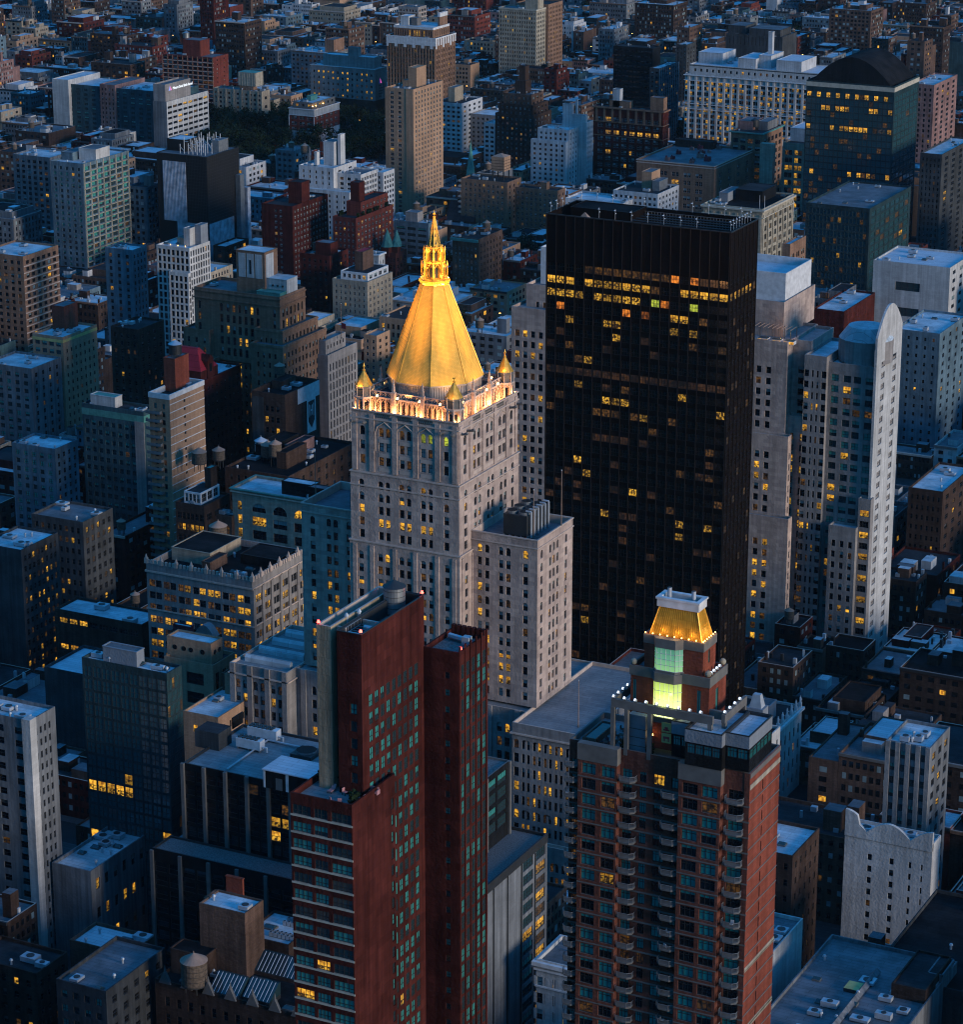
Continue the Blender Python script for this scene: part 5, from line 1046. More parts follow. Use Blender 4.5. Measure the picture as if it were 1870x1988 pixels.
rh.vol(q[0] + 2, q[1] - 2, q[2] + 2, q[3] - 2, 27, 32, wall='trim_grey', f=S(3, .4, fh=9, wh=1.6, top=1.4, ws='loft', var=lit_p(y=.6, d=.4)), r=S(5, .4, fh=9, wh=1.6, top=1.4, ws='loft', var=lit_p(y=.6, d=.4)), roof='roof_pale', par=.6); rh.clutter(5); rh.pent(.35, .55, .3, .6, 3, 'copper_green', 'copper_green')
for fx, fy in ((.9, 0), (1, .12), (1, .4)):
    x, y = (q[0] + (q[1] - q[0]) * fx, q[2] + 1.4) if fy == 0 else (q[1] - 1.4, q[2] + (q[3] - q[2]) * fy + 1)
    bulb(x, y, 29.2, 'lit wall sconce on the penthouse of the red brick hotel', 'sconces on the red brick hotel', 'lamp_warm', .35); light('sconce_light', 'POINT', (x + (.0 if fy == 0 else .3), y - (.3 if fy == 0 else 0), 30.4), 45, (1, .5, .12))
# brown tower with the white crown
bw = HB('brown_crowned_tower', 'brown tower with a white toothed crown of tall narrow windows', 'office tower', 'the white-crowned brown tower', (845, 74.5), 751, 884, 62, 'brown_stone', S(16, .34, fh=3.6, wh=2.1, top=8.5, ws='few', m=.01, pier=(.35, .9), ptop=6, rows=14), S(8, .34, fh=3.6, wh=2.1, top=8.5, ws='few', m=.02, pier=(.35, .9), ptop=6), 'roof_grey', .8, 6)
q = bw.main; e = bw.part('white_crown')
for i in range(17):
    x = q[0] + (q[1] - q[0]) * (.01 + .98 * i / 16); h = 3.4 + (i % 3 == 0) * 2; e.box(max(q[0] - .2, x - 1.1), min(q[1] + .2, x + 1.1), q[2] - .45, q[2] - .36, 60 - h, 61.2, 'trim_white')
for i in range(9):
    y = q[2] + (q[3] - q[2]) * (.03 + .95 * i / 8); h = 3.4 + (i % 3 == 0) * 2; e.box(q[1] + .36, q[1] + .45, y - 1.0, min(q[3], y + 1.0), 60 - h, 61.2, 'trim_white')
bw.cornice(q, 61.2, .8, .5, 'trim_white'); bw.vol(q[0] + 3.5, q[1] - 3.5, q[2] + 3.5, q[3] - 2, 61, 68.5, wall='brown_stone', f=S(16, .5, fh=20, wh=4.0, top=2.6, ws='loft', m=.02, var=lit_p(y=.42, d=.58)), r=S(8, .4, fh=20, wh=4, top=2.4, ws='few'), roof='roof_pale', par=.7, parmat='trim_white')
q2 = bw.main; bw.cornice(q2, 66.9, 1.5, .12, 'trim_white'); bw.vol(q2[0] + 28, q2[1] - 1, q2[2] + 12, q2[3] - 1, 67, 77, wall='brown_stone', roof='roof_white', par=1.2, parmat='trim_white'); bw.cornice(bw.main, 74.2, 2.7, .2, 'trim_white'); bw.main = q2; bw.pent(.05, .25, .3, .7, 6, 'white_stone', 'roof_white'); bw.pent(.3, .45, .35, .6, 5, 'trim_grey')
# cream twin slab
ct = HB('cream_hotel_tower', 'cream hotel tower of two joined slabs at the top edge of the photo', 'hotel', 'the cream hotel tower', (1041.4, 19), 969, 1060, 62, 'cream_stone', S(15, .48, fh=3.15, wh=1.75, top=2.6, ws='few', m=.02), S(5, .5, fh=3.15, wh=1.75, top=2.6, ws='few', m=.05), 'roof_grey', .8, 4)
q = ct.main; yb_ = q[3]; x2 = solve_x(1056, yb_ - .1, 60); ct.vol(q[0] + 6, q[1] + 2.0, q[3] - .02, solve_y(1093, q[1] + 2.0, 64), 0, 64, wall='brown_stone', f=None, r=S(9, .45, fh=3.15, wh=1.7, top=2.4, ws='few', m=.03), roof='roof_dark', par=.8)
ct.main = q; ct.pent(.64, .98, .25, .85, 8, 'cream_stone'); ct.pent(.70, .94, .3, .8, 15, 'brown_stone', 'copper_green', 'tower_top'); ct.cornice(q, 61, .9, .3, 'trim_cream')
bk = HB('balcony_tower_top', 'grey tower with stacked balconies cut by the top edge of the photo', 'apartment tower', 'the balcony tower', (812, 14), 773, 828, 62, 'limestone_grey', S(6, .5, fh=3.1, wh=1.6, top=2, ws='apt', band=(.5, .4, 'trim_stone')), S(3, .6, fh=3.1, wh=1.7, top=2, ws='apt', band=(.5, .4, 'trim_stone')), 'roof_grey', .8, 2)
# white apartment and dark brown setback block
wa = HB('white_apartment_block', 'white brick apartment block with dark ribbon windows right of the tan tower', 'apartment block', 'the white ribbon block', (896.5, 201.5), 845, 937, 38, 'white_brick', S(5, .62, fh=2.95, wh=1.5, top=2.0, ws='white', m=.03), S(4, .4, fh=2.95, wh=1.5, top=2, ws='white'), 'roof_dark', .9, 5)
wa.pent(.25, .5, .3, .7, 9, 'cream_brick'); q = wa.main; wa.vol(q[1] - .05, solve_x(962, q[2] + 12, 32), q[2] + 12, q[3] + 3, 0, 30, wall='limestone_grey', f=S(5, .5, fh=2.95, wh=1.4, top=2.2, ws='white'), roof='roof_pale', par=.6)
wa2 = HB('white_narrow_block', 'narrow white apartment block left of the dark brown setback block', 'apartment block', 'the narrow white block', (961, 240), 940, 985, 33, 'white_brick', S(2, .6, fh=2.95, wh=1.5, top=2, ws='white', m=.02), None, 'roof_pale', .6, 2)
db = HB('dark_setback_block', 'dark brown brick apartment block rising in setbacks to a central tower', 'apartment block', 'the dark setback block', (1036, 225), 961.6, 1071, 40, 'dark_brick', S(8, .36, fh=3.1, wh=1.5, top=2.2, ws='pale', m=.02, var=lit_p(d=.6, h=.28, y=.05, m=.07)), S(5, .36, fh=3.1, wh=1.5, top=2.2, ws='pale'), 'roof_dark', .8, 4)
q = db.main; W_ = q[1] - q[0]; D_ = q[3] - q[2]
db.vol(q[0] + W_ * .05, q[1] - W_ * .06, q[2] + D_ * .1, q[3] - D_ * .06, 39, 46, wall='dark_brick', f=S(7, .36, fh=3.1, wh=1.5, top=1.8, ws='pale'), r=S(4, .36, fh=3.1, wh=1.5, top=1.8), roof='roof_dark', par=.8); db.vol(q[0] + W_ * .12, q[1] - W_ * .15, q[2] + D_ * .2, q[3] - D_ * .12, 45, 52, wall='brown_brick', f=S(6, .36, fh=3.1, wh=1.5, top=1.8, ws='pale'), r=S(3, .36, fh=3.1, wh=1.5, top=1.8), roof='roof_grey', par=.8); db.clutter(4); db.pent(.28, .66, .3, .75, 8, 'dark_brick'); db.pent(.38, .6, .4, .7, 17, 'dark_brick', 'roof_dark', 'tower_top')
# white stepped apartment
ws_ = Bld('white_stepped_apartments', 'white brick apartment block stepping up to a blank white penthouse tower', 'apartment block'); ws_.short = 'the white stepped block'
q = foot((1105, 253), 1044, 1152, 44); wsp = dict(fh=2.95, wh=1.5, ws='white', rd=.3)
ws_.vol(solve_x(1031, q[2] - 3, 36), q[1] - .5, q[2] - 3, q[2] - .02, 0, 37.5, wall='white_brick', f=S(6, .42, top=2, m=.03, **wsp), roof='roof_pale', par=.7)
ws_.vol(q[0], q[1], q[2], q[2] + 13, 0, 44, wall='white_brick', f=S(6, .42, top=2, **wsp), r=S(3, .3, top=2, **wsp), roof='roof_pale', par=.8); ws_.clutter(5); qa = ws_.main
ws_.vol(q[0] + 10, q[1] + 5.5, q[2] + 13.02, solve_y(1152, q[1] + 5.5, 44), 0, 47, wall='white_brick', f=None, r=S(8, .4, top=3, m=.02, **wsp), roof='roof_grey', par=1.0); ws_.pent(.05, .95, .02, .35, 5, 'white_brick'); ws_.pent(.02, .4, .03, .3, 11, 'white_brick', 'roof_dark', 'tower_top'); ws_.pent(.52, .6, .1, .2, 14, 'white_brick', name='chimney')
# limestone and brick club
cl = HB('brick_clubhouse', 'dark red brick and limestone building with one row of orange lit windows', 'office building', 'the orange-lit brick building', (1288, 216), 1153.5, 1299, 52, 'maroon_brick', SP(8, 1.7, .15, fh=4.0, wh=2.5, top=6.2, ws='pale', m=.04, var=lambda r, c, n: 'y' if (r == 2 and 2 <= c <= 15 and c != 6) or (c in (2, 3) and r in (0, 5)) else pick(dict(d=.6, h=.38, y=.02))), S(2, .25, fh=4, wh=2.5, top=6.2, ws='pale', m=.1), 'roof_dark', .6, 3)
q = cl.main; cl.cornice(q, 51, .9, .9, 'brown_stone'); cl.cornice(q, 42.5, .5, .4, 'brown_stone'); cl.cornice(q, 34.2, .35, .3, 'brown_stone'); e = cl.part('stone_storeys'); cl.pent(.80, .99, .2, .8, 8, 'brown_stone'); cl.pent(.2, .5, .3, .8, 4, 'brown_stone'); cl.pent(.25, .35, .3, .8, 11, 'white_brick')
for i in range(9): x = q[0] + (q[1] - q[0]) * (.04 + .92 * i / 8); e.box(x - .8, x + .8, q[2] - .1, q[2] + .02, 43, 51, 'brown_stone')
# dark green block and blue grid tower
dg = HB('dark_green_slab', 'dark blue-green office slab with thin ribbon windows', 'office building', 'the dark green slab', (1268, 94), 1192, 1283, 62, 'black_panel', S(10, .8, fh=3.4, wh=1.2, top=2.2, ws='few', m=.02, var=lit_p(d=.8, h=.2)), None, 'roof_dark', .6, 4)
bgt = HB('blue_grid_block', 'pale blue gridded apartment block on the right of the dark green slab', 'apartment block', 'the blue grid block', (1281, 133), 1262, 1319, 54, 'dark_concrete', S(2, .5, fh=3, wh=1.4), S(10, .42, fh=3.0, wh=1.5, top=2, ws='white', m=.01, pier=(.12, 1.1), pmat='blue_panel', ptop=.2), 'roof_pale', .6, 3)
gp = HB('grey_plain_block', 'plain grey apartment block behind the blue grid block', 'apartment block', 'the plain grey block', (1334, 87), 1313, 1352, 48, 'dark_concrete', S(3, .3, fh=3.1, ws='apt'), S(3, .3, fh=3.1, ws='apt'), 'roof_pale', .6, 2)
dc = HB('dark_flat_hall', 'wide dark windowless hall roof block above the long white loft', 'hall', 'the dark hall block', (1520, 72), 1410, 1548, 44, 'dark_concrete', S(14, .15, fh=30, wh=6, top=1.5, ws='few'), None, 'roof_grey', .5, 6)
dc.pent(.02, .32, .1, .8, 6, 'dark_concrete'); dc.pent(.40, .95, .05, .8, 5, 'dark_concrete')
# the long white loft
ll = Bld('long_white_loft', 'long pale stone loft with tall pilasters and rows of yellow windows', 'loft building'); ll.short = 'the long pale loft'
q = foot((1610, 163), 1331, 1650, 54); 
ll.vol(*q, 0, 54, wall='white_stone', f=SP(19, 1.55, .12, fh=3.55, wh=2.35, top=4.6, ws='loft', m=.012, single=.01, pier=(.5, 1.5), ptop=1.6, var=lambda r, c, n: pick(dict(y=.3, m=.25, d=.45)) if r > 1 else pick(dict(y=.32, d=.68)), rd=.5), r=S(6, .5, fh=3.55, wh=2.3, ws='loft'), roof='roof_white', par=.7)
for z in (52.6, 49.3, 34.2, 30.9): ll.cornice(ll.main, z, .45, .9 if z > 50 else .6, 'trim_white')
ll.vol(q[0] + 2, q[1] - 2, q[2] + 2.5, q[3] - 2, 53, 59.6, wall='white_stone', f=S(22, .35, fh=20, wh=1.9, top=2.6, ws='few', m=.02), roof='roof_white', par=.6); ll.cornice(ll.main, 58.6, .5, .12, 'trim_dark', 'dark_band'); ll.clutter(8)
ll.pent(.02, .20, .3, .95, 7, 'white_brick', 'roof_white'); ll.pent(.34, .47, .1, .9, 6, 'white_brick', 'roof_white'); ll.pent(.47, .56, .25, .9, 8, 'white_brick', 'roof_white'); ll.pent(.62, .80, .1, .9, 6.5, 'white_brick', 'roof_white'); ll.pent(.50, .53, .5, .6, 22, 'white_brick', name='chimney')
# wide brown flat building with pink plant
wb = HB('wide_brown_block', 'wide brown stone block with dark red plant boxes scattered over its roof', 'office building', 'the wide brown block', (1387.8, 322.7), 1237, 1464, 36, 'brown_stone', SP(5, 2, .3, fh=4.5, wh=2.6, top=5.4, ws='pale', m=.12, var=lambda r, c, n: 'y' if (r in (1, 2) and c in (4, 5)) else pick(dict(d=.6, h=.4))), SP(4, 1.9, .3, fh=4.5, wh=2.6, top=5.4, ws='pale', m=.05), 'roof_grey', 1, 0)
q = wb.main; wb.cornice(q, 34.2, .5, .3, 'trim_stone'); wb.cornice(q, 35.5, .5, .35, 'trim_stone')
for k in range(13): x, y, s_ = rng.uniform(q[0] + 3, q[1] - 6), rng.uniform(q[2] + 3, q[3] - 6), rng.uniform(.8, 2); e = wb.piece('plant_box'); e.box(x, x + s_ * 1.8, y, y + s_ * 1.5, q[5] - .02, q[5] + s_ * 1.4, 'pink_brick' if k % 3 else 'red_paint'); e.box(x + s_ * .3, x + s_ * .8, y + .2, y + s_ * .7, q[5] + s_ * 1.4, q[5] + s_ * 2, 'red_paint')
wb.vol(q[0] + 2, q[0] + 26, q[3] - 9, q[3] - 2, q[5] - .2, q[5] + 4.5, wall='dark_brick', roof='roof_dark', par=.4)
m28 = HB('copper_edged_block', 'dark stone loft with a green copper roof edge in front of the long pale loft', 'loft building', 'the copper-edged loft', (1481.7, 259), 1419.7, 1520.7, 46, 'brown_stone', S(4, .68, fh=4.2, wh=2.6, top=4, ws='loft', var=lit_p(d=.6, h=.3, m=.1)), S(5, .6, fh=4.2, wh=2.6, top=4, ws='loft', var=lit_p(d=.6, h=.3, m=.1)), 'roof_dark', .6, 3)
m28.cornice(m28.main, 45.2, .7, .9, 'copper_green'); m28.pent(.02, .5, .3, .8, 5, 'pink_brick'); m28.pent(.6, .9, .4, .9, 5, 'grey_concrete')
m29 = HB('cream_lit_loft', 'narrow cream loft with large yellow lit windows at the edge of the dark dome tower', 'loft building', 'the cream lit loft', (1600, 283), 1521, 1640, 47, 'cream_stone', SP(4, 2.1, .25, fh=4.4, wh=2.9, top=4.2, ws='loft', m=.03, var=lit_p(y=.48, d=.3, m=.22)), None, 'roof_dark', .8, 1)
m29.pent(.02, .42, .3, .9, 7.5, 'white_brick', 'roof_white'); e = m29.piece('chimney'); q = m29.main; x = solve_x(1478, q[2] - 8, 46); e.box(x, x + 8, q[2] - 9, q[2] - 5, 0, 47, 'cream_stone')
# cream tall building right of the black tower
ch = HB('cream_loft_tower', 'tall cream stone loft with full-height piers right of the black tower roof', 'loft building', 'the cream loft tower', (1481.7, 406), 1366, 1542, 78, 'cream_stone', S(7, .55, fh=3.9, wh=2.6, top=4.6, ws='loft', var=lit_p(d=.5, h=.2, m=.15, y=.15), pier=(.4, 1.2), ptop=3), SP(6, 1.5, .15, fh=3.9, wh=2.5, top=4.6, ws='loft', m=.02, pier=(.45, 1.1), ptop=3, var=lit_p(d=.45, h=.3, m=.13, y=.12)), 'roof_black', .9, 10)
q = ch.main; ch.cornice(q, 76.6, .8, 1.0, 'trim_cream'); ch.cornice(q, 73.5, .4, .5, 'trim_cream'); ch.cornice(q, 48, .6, .6, 'trim_cream'); ch.pent(.3, .75, .45, .9, 5, 'black_panel', 'roof_dark'); ch.pent(.1, .25, .3, .7, 4, 'grey_panel'); e = ch.piece('pole'); e.cyl(q[0] + 30, q[2] + 1, .1, q[5], q[5] + 7, 'galvanised', 6); e = ch.piece('pole'); e.cyl(q[1] - 2, q[2] + 1, .1, q[5], q[5] + 7, 'galvanised', 6)
dk = HB('dark_brown_tower', 'narrow dark stone tower with rounded top windows right of the cream loft tower', 'office tower', 'the narrow dark stone tower', (1535, 474), 1520, 1566, 74, 'brown_stone', None, SP(3, 1.5, .4, fh=3.9, wh=2.5, top=5, ws='stone', arch=(0,), m=.03), 'roof_pale', .7, 1)
# low white blocks behind the black tower
wl = HB('low_white_apartments', 'long low white apartment block with a glazed roof terrace behind the black tower', 'apartment block', 'the long low white block', (1210, 395), 1098, 1240, 42, 'white_brick', S(12, .5, fh=3, wh=1.5, top=2.2, ws='white', m=.02), None, 'roof_pale', .9, 5)
wl2 = HB('white_grid_apartments', 'white apartment block with a brown tank house, right of the long low white block', 'apartment block', 'the white grid block', (1278, 377), 1191, 1318.6, 46, 'white_brick', S(9, .55, fh=3, wh=1.5, top=2.2, ws='white', m=.02), S(6, .45, fh=3, wh=1.5, top=2.2, ws='white', m=.03), 'roof_dark', .8, 6)
wl2.pent(.40, .62, .5, .9, 9, 'tan_brick'); wl2.pent(.68, .84, .4, .8, 5, 'steel')
# brown pair
bp1 = HB('brown_tank_block', 'brown brick apartment block with a striped water tank house on legs', 'apartment block', 'the brown tank-house block', (985, 354.6), 894.7, 1012, 38, 'brown_stone', S(9, .42, fh=2.95, wh=1.6, top=2.2, ws='pale', m=.06, var=lit_p(d=.7, h=.18, y=.05, m=.07)), S(3, .3, fh=2.95, wh=1.6, top=2.2), 'roof_dark', .9, 4)
q = bp1.main; e = bp1.piece('tank_house'); x0 = q[0] + (q[1] - q[0]) * .52; y0_ = q[2] + 8; e.box(x0, x0 + 8, y0_, y0_ + 8, q[5] + 5, q[5] + 13, 'tan_brick'); e.prism([(x0, y0_), (x0 + 8, y0_), (x0 + 8, y0_ + 8), (x0, y0_ + 8)], q[5] + 13, q[5] + 14.5, 'tank_cone', None, [(x0 + 3.9, y0_ + 3.9), (x0 + 4.1, y0_ + 3.9), (x0 + 4.1, y0_ + 4.1), (x0 + 3.9, y0_ + 4.1)]); [e.box(x0 + a, x0 + a + .6, y0_ + b_, y0_ + b_ + .6, q[5], q[5] + 5, 'trim_dark') for a in (.3, 7) for b_ in (.3, 7)]; [e.box(x0 - .03, x0 + 8.03, y0_ - .03, y0_ + 8.03, q[5] + 6 + 1.6 * k, q[5] + 6.3 + 1.6 * k, 'brown_brick') for k in range(4)]
e = bp1.part('balcony_stack'); [e.box(q[0] - 1.6, q[0] + .1, q[2] - .2, q[2] + 4, 36 - 2.95 * k, 36.9 - 2.95 * k, 'trim_stone') for k in range(11)]
bp2 = HB('plain_brown_block', 'plain brown brick apartment block joined to the right of the tank-house block', 'apartment block', 'the plain brown block', (1082.6, 370.6), 990, 1098, 34, 'brown_stone', S(10, .42, fh=2.95, wh=1.6, top=2.2, ws='pale', m=.03, var=lit_p(d=.7, h=.18, y=.05, m=.07)), S(2, .3, fh=2.95, wh=1.6, top=2.2), 'roof_dark', .9, 3)
bp2.pent(.6, .72, .3, .7, 4, 'brown_stone')
# white split-level apartments left of the tan tower
wz_ = Bld('white_terraced_apartments', 'white brick apartments on two levels with dark balconies left of the tan tower', 'apartment block'); wz_.short = 'the white terraced block'
q = foot((690, 331), 580, 724, 47); wsp2 = dict(fh=2.95, wh=1.6, ws='white', rd=.35)
wz_.vol(q[0], q[1] - 14, q[2], q[3] + 6, 0, 47, wall='white_brick', f=S(5, .25, top=2.2, **wsp2), r=S(2, .3, top=2.2, **wsp2), roof='roof_pale', par=.9); wz_.clutter(8); qz = wz_.main; wz_.pent(.45, .75, .4, .8, 13, 'white_brick'); wz_.pent(.80, .88, .5, .7, 17, 'white_brick', name='chimney'); wz_.pent(.25, .32, .3, .45, 7, 'white_brick', name='chimney')
wz_.vol(q[0] + 6, q[1], q[2] - 7, q[2] - .02, 0, 36, wall='white_brick', f=S(6, .25, top=2.2, **wsp2), r=S(2, .3, top=2.2, **wsp2), roof='roof_pale', par=.9)
wz_.vol(q[1] - 14.02, q[1] + 1, q[2] + 4, q[3] + 3, 0, 44, wall='white_brick', f=S(3, .5, top=2.2, **wsp2), r=S(6, .7, top=2.0, fh=2.95, wh=1.8, ws='white', rd=1.2, m=.03), roof='roof_grey', par=.9); wz_.clutter(4)
ww = HB('white_side_block', 'slim white apartment block with dark window strips touching the tan tower', 'apartment block', None, (744, 335), 702, 766, 40, 'white_brick', S(3, .3, fh=2.95, wh=1.5, top=2.2, ws='white'), S(4, .6, fh=2.95, wh=1.7, top=2.2, ws='white', m=.05), 'roof_pale', .8, 3)
# red brick pair
rb1 = HB('red_brick_apartments', 'dark red brick apartment block with white window frames and a brick tank tower', 'apartment block', 'the dark red apartments', (567.4, 400.7), 507, 636.5, 50, 'maroon_brick', dict(cols=fixed([(.42, .50), (.58, .66)]), fh=2.95, wh=1.5, top=2.4, ws='pale', var=lit_p(d=.35, h=.55, y=.1)), S(11, .5, fh=2.95, wh=1.5, top=2.4, ws='pale', m=.03, var=lit_p(d=.3, h=.64, y=.04, m=.02)), 'roof_dark', .8, 8)
rb1.pent(.55, .98, .28, .5, 11, 'maroon_brick', 'roof_dark', 'tank_tower')
rb2 = HB('red_terraced_apartments', 'red brick apartment block with chamfered front and planted roof terraces', 'apartment block', 'the planted red apartments', (690.8, 424), 646, 763, 44, 'red_brick', S(5, .45, fh=2.95, wh=1.6, top=2.4, ws='pale', var=lit_p(d=.4, h=.55, y=.05)), S(10, .5, fh=2.95, wh=1.6, top=2.4, ws='pale', m=.03, var=lit_p(d=.42, h=.52, y=.06)), 'roof_dark', .9, 4)
q = rb2.main; rb2.vol(q[0] + 3, q[1] - 2, q[2] + 9, q[3] - 2, 43, 50.5, wall='red_brick', f=None, r=S(7, .5, fh=2.95, wh=1.6, top=2, ws='pale'), roof='roof_dark', par=.8); rb2.pent(.1, .7, .1, .3, 10, 'maroon_brick', 'roof_dark', 'tank_tower')
for k in range(16): shrub(rng.choice([q[1] - 1, q[1] - 1.2, q[0] + 1.5]), rng.uniform(q[2] + 2, q[3] - 3), q[5], 1.6, 'bushy shrub along the roof terrace edge of the planted red apartments', 'shrubs on the planted red apartments')
bgl = HB('bluish_glass_block', 'low blue-grey glass block with outside stairs under the tan tower', 'office building', 'the blue-grey glass block', (832, 434), 765, 850, 30, 'blue_panel', S(3, .8, fh=3.3, wh=1.6, top=3, ws='strip', var=lit_p(d=.75, h=.2, m=.05)), S(3, .3, fh=3.3), 'roof_pale', .8, 5)
bgl.pent(.25, .6, .3, .9, 5, 'limestone_grey')
brn = HB('brown_cornice_block', 'brown brick apartment house with a green cornice right of the gold spire', 'apartment house', 'the green-corniced house', (930, 464.5), 878.7, 976, 36, 'brown_brick', S(6, .38, fh=3.3, wh=1.9, top=4.6, ws='pale', m=.05), S(7, .3, fh=3.3, wh=1.7, top=3, ws='few', m=.04), 'roof_dark', .9, 8)
q = brn.main; e = brn.part('cornice'); e.box(q[0] - .8, q[1] - .3, q[2] - 1.2, q[2] + .02, 34.2, 35.6, 'copper_green'); brn.pent(.55, .75, .5, .7, 3, 'brown_brick')
# cluster left of the spire
cs1 = HB('beige_penthouse_block', 'beige apartment house with a white glazed penthouse left of the gold spire', 'apartment house', 'the beige penthouse house', (713, 548), 645, 762, 30, 'cream_brick', S(7, .36, fh=3.0, wh=1.6, top=2.6, ws='pale', m=.04, var=lit_p(d=.65, h=.2, y=.07, m=.08)), S(6, .4, fh=3, wh=1.6, top=2.6, ws='pale'), 'roof_grey', .9, 4)
q = cs1.main; cs1.vol(q[0] + 3, q[1] - 1.5, q[2] + 3, q[3] - 1.5, 29, 33.5, wall='trim_white', f=S(5, .6, fh=9, wh=2, top=1.2, ws='pale'), r=S(4, .6, fh=9, wh=2, top=1.2, ws='pale'), roof='roof_dark', par=.4); cs1.pent(.3, .6, .3, .8, 9, 'brown_brick', 'roof_red', 'tank_tower')
cs2 = HB('white_ornate_house', 'white ornate townhouse tower left of the gold spire', 'townhouse', 'the white ornate townhouse', (735, 494), 703, 747, 36, 'white_stone', S(3, .3, fh=4, wh=2.2, top=3.4, ws='pale', arch='all'), S(2, .35, fh=4, wh=2.2, top=3.4, ws='pale', arch='all'), 'roof_grey', .8, 1); cs2.cornice(cs2.main, 35.2, .8, .6, 'trim_white')
cs3 = HB('dark_cluster_house', 'dark brown brick apartment house with stepped roof huts left of the beige penthouse house', 'apartment house', 'the stepped dark house', (640, 497), 582, 676, 38, 'maroon_brick', S(5, .4, fh=3, wh=1.6, top=2.4, ws='few', m=.05, var=lit_p(d=.75, h=.2, y=.05)), S(4, .4, fh=3, wh=1.6, top=2.4, ws='few'), 'roof_dark', .9, 5); cs3.pent(.4, .9, .2, .6, 6, 'maroon_brick'); cs3.pent(.1, .4, .5, .9, 4, 'brown_brick')
cs4 = HB('tan_stair_block', 'small tan block with a stair tower in front of the beige penthouse house', 'apartment house', 'the tan stair block', (731, 652), 706, 757, 28, 'tan_brick', S(2, .4, fh=3, wh=1.5, top=2.2, ws='pale', var=lit_p(d=.8, y=.2)), S(2, .35, fh=3, wh=1.5, top=2.2, ws='few'), 'roof_terrace', .8, 1)
cs5 = HB('tan_row_block', 'low tan block with a row of dark shopfront windows behind the pyramid', 'loft building', 'the low tan block', (800, 622), 736, 850, 24, 'tan_brick', S(6, .5, fh=4, wh=2.4, top=3, ws='few', var=lit_p(d=.85, y=.08, m=.07)), None, 'roof_dark', .8, 3)
gst = HB('spired_red_house', 'dark red house with two green pyramid spires left of the gold spire', 'house', 'the green-spired red house', (768, 492), 742, 790, 24, 'red_brick', S(4, .4, fh=3.6, wh=2, top=2.8, ws='few'), S(3, .4, fh=3.6, wh=2, top=2.8, ws='few'), 'roof_dark', .4, 0)
q = gst.main
for fx, fy, s_ in ((.3, .1, 5), (.8, .3, 4), (.5, .7, 4)): x, y = q[0] + (q[1] - q[0]) * fx, q[2] + (q[3] - q[2]) * fy; e = gst.piece('spire'); e.box(x - s_ * .42, x + s_ * .42, y - s_ * .42, y + s_ * .42, 22, 27, 'red_brick'); e.cyl(x, y, s_ * .7, 27, 27 + s_ * 1.9, 'copper_green', 8, .05)
# --- stepped brown hotel-like building
sb = Bld('stepped_brown_building', 'broad stepped brown brick building with arched top windows and a pale tower', 'office building'); sb.short = 'the stepped brown building'
q = foot((542.5, 577), 376, 592, 88); sbp = dict(fh=3.75, wh=2.1, ws='stone', rd=.35)
bro = dict(wall='brown_stone', roof='roof_grey'); v_ = lit_p(d=.6, h=.28, y=.06, m=.06)
zt = lambda px, py, x: zsolve(lambda z: at(px, py, z)[0], x, 30, 120)
sb.vol(*q, 60, 88, f=dict(cols=fixed([(.045, .075), (.30, .335), (.375, .41), (.445, .48), (.515, .55), (.585, .62), (.655, .69), (.725, .76), (.92, .95)]), top=5.2, arch=(0,), var=v_, **dict(sbp, fh=4.4, wh=3.2)), r=S(6, .5, top=5.2, arch=(0,), var=v_, m=.06, **dict(sbp, fh=4.4, wh=3.2)), par=1.2, **bro); qq = sb.main
for z in (86.6, 83.8): sb.cornice(qq, z, .5, .35, 'brown_stone')
sb.clutter(5)
za = zt(548, 643, q[1] + 3); a1 = at(548, 643, za)
sb.vol(solve_x(494, a1[1], za), q[1] + 3, a1[1], solve_y(617, q[1] + 3, za), 0, za, f=S(4, .35, top=3.4, m=.14, var=v_, **sbp), r=S(9, .45, top=3, var=v_, **sbp), par=.9, **bro); sb.cornice(sb.main, za - .9, .5, .25, 'brown_stone')
zb2 = zt(548, 673, q[1] + 6); a2 = at(548, 673, zb2)
sb.vol(solve_x(486, a2[1], zb2), q[1] + 6, a2[1], solve_y(633, q[1] + 6, zb2), 0, zb2, f=S(4, .35, top=3.4, m=.14, var=v_, **sbp), r=S(12, .45, top=3.2, var=v_, m=.02, **sbp), par=.9, **bro); sb.cornice(sb.main, zb2 - .9, .5, .25, 'brown_stone')
sb.vol(solve_x(356, q[2] - 3, 70), solve_x(406, q[2] - 3, 70), q[2] - 3, q[3], 0, 72, f=S(3, .3, top=3.4, var=v_, **sbp), r=S(3, .35, top=3.4, **sbp), par=.9, **bro)
sb.vol(solve_x(345, q[2] - 8, 62), solve_x(412, q[2] - 8, 62), q[2] - 8, q[2] - 3.02, 0, 62, f=S(4, .3, top=3.4, var=v_, **sbp), r=S(1, .4, top=3.4, **sbp), par=.9, **bro)
sb.vol(q[0] + 8, solve_x(494, q[2] + 1, 70), q[2] + 1, q[3] - 1, 0, 61, f=S(7, .45, top=2, var=lit_p(d=.6, h=.2, y=.13, m=.07), **sbp), par=.5, **bro)
sb.main = qq; sb.pent(.43, .76, .25, .75, 16.5, 'brown_stone', 'roof_pale', 'tower_top'); e = sb.part('pale_panel'); x0, x1, y0_ = qq[0] + (qq[1] - qq[0]) * .45, qq[0] + (qq[1] - qq[0]) * .74, qq[2] + (qq[3] - qq[2]) * .25
for k in range(3): w_ = (x1 - x0) / 3; e.box(x0 + w_ * k + .3, x0 + w_ * (k + 1) - .3, y0_ - .12, y0_ - .02, 93, 102.5, 'white_stone')
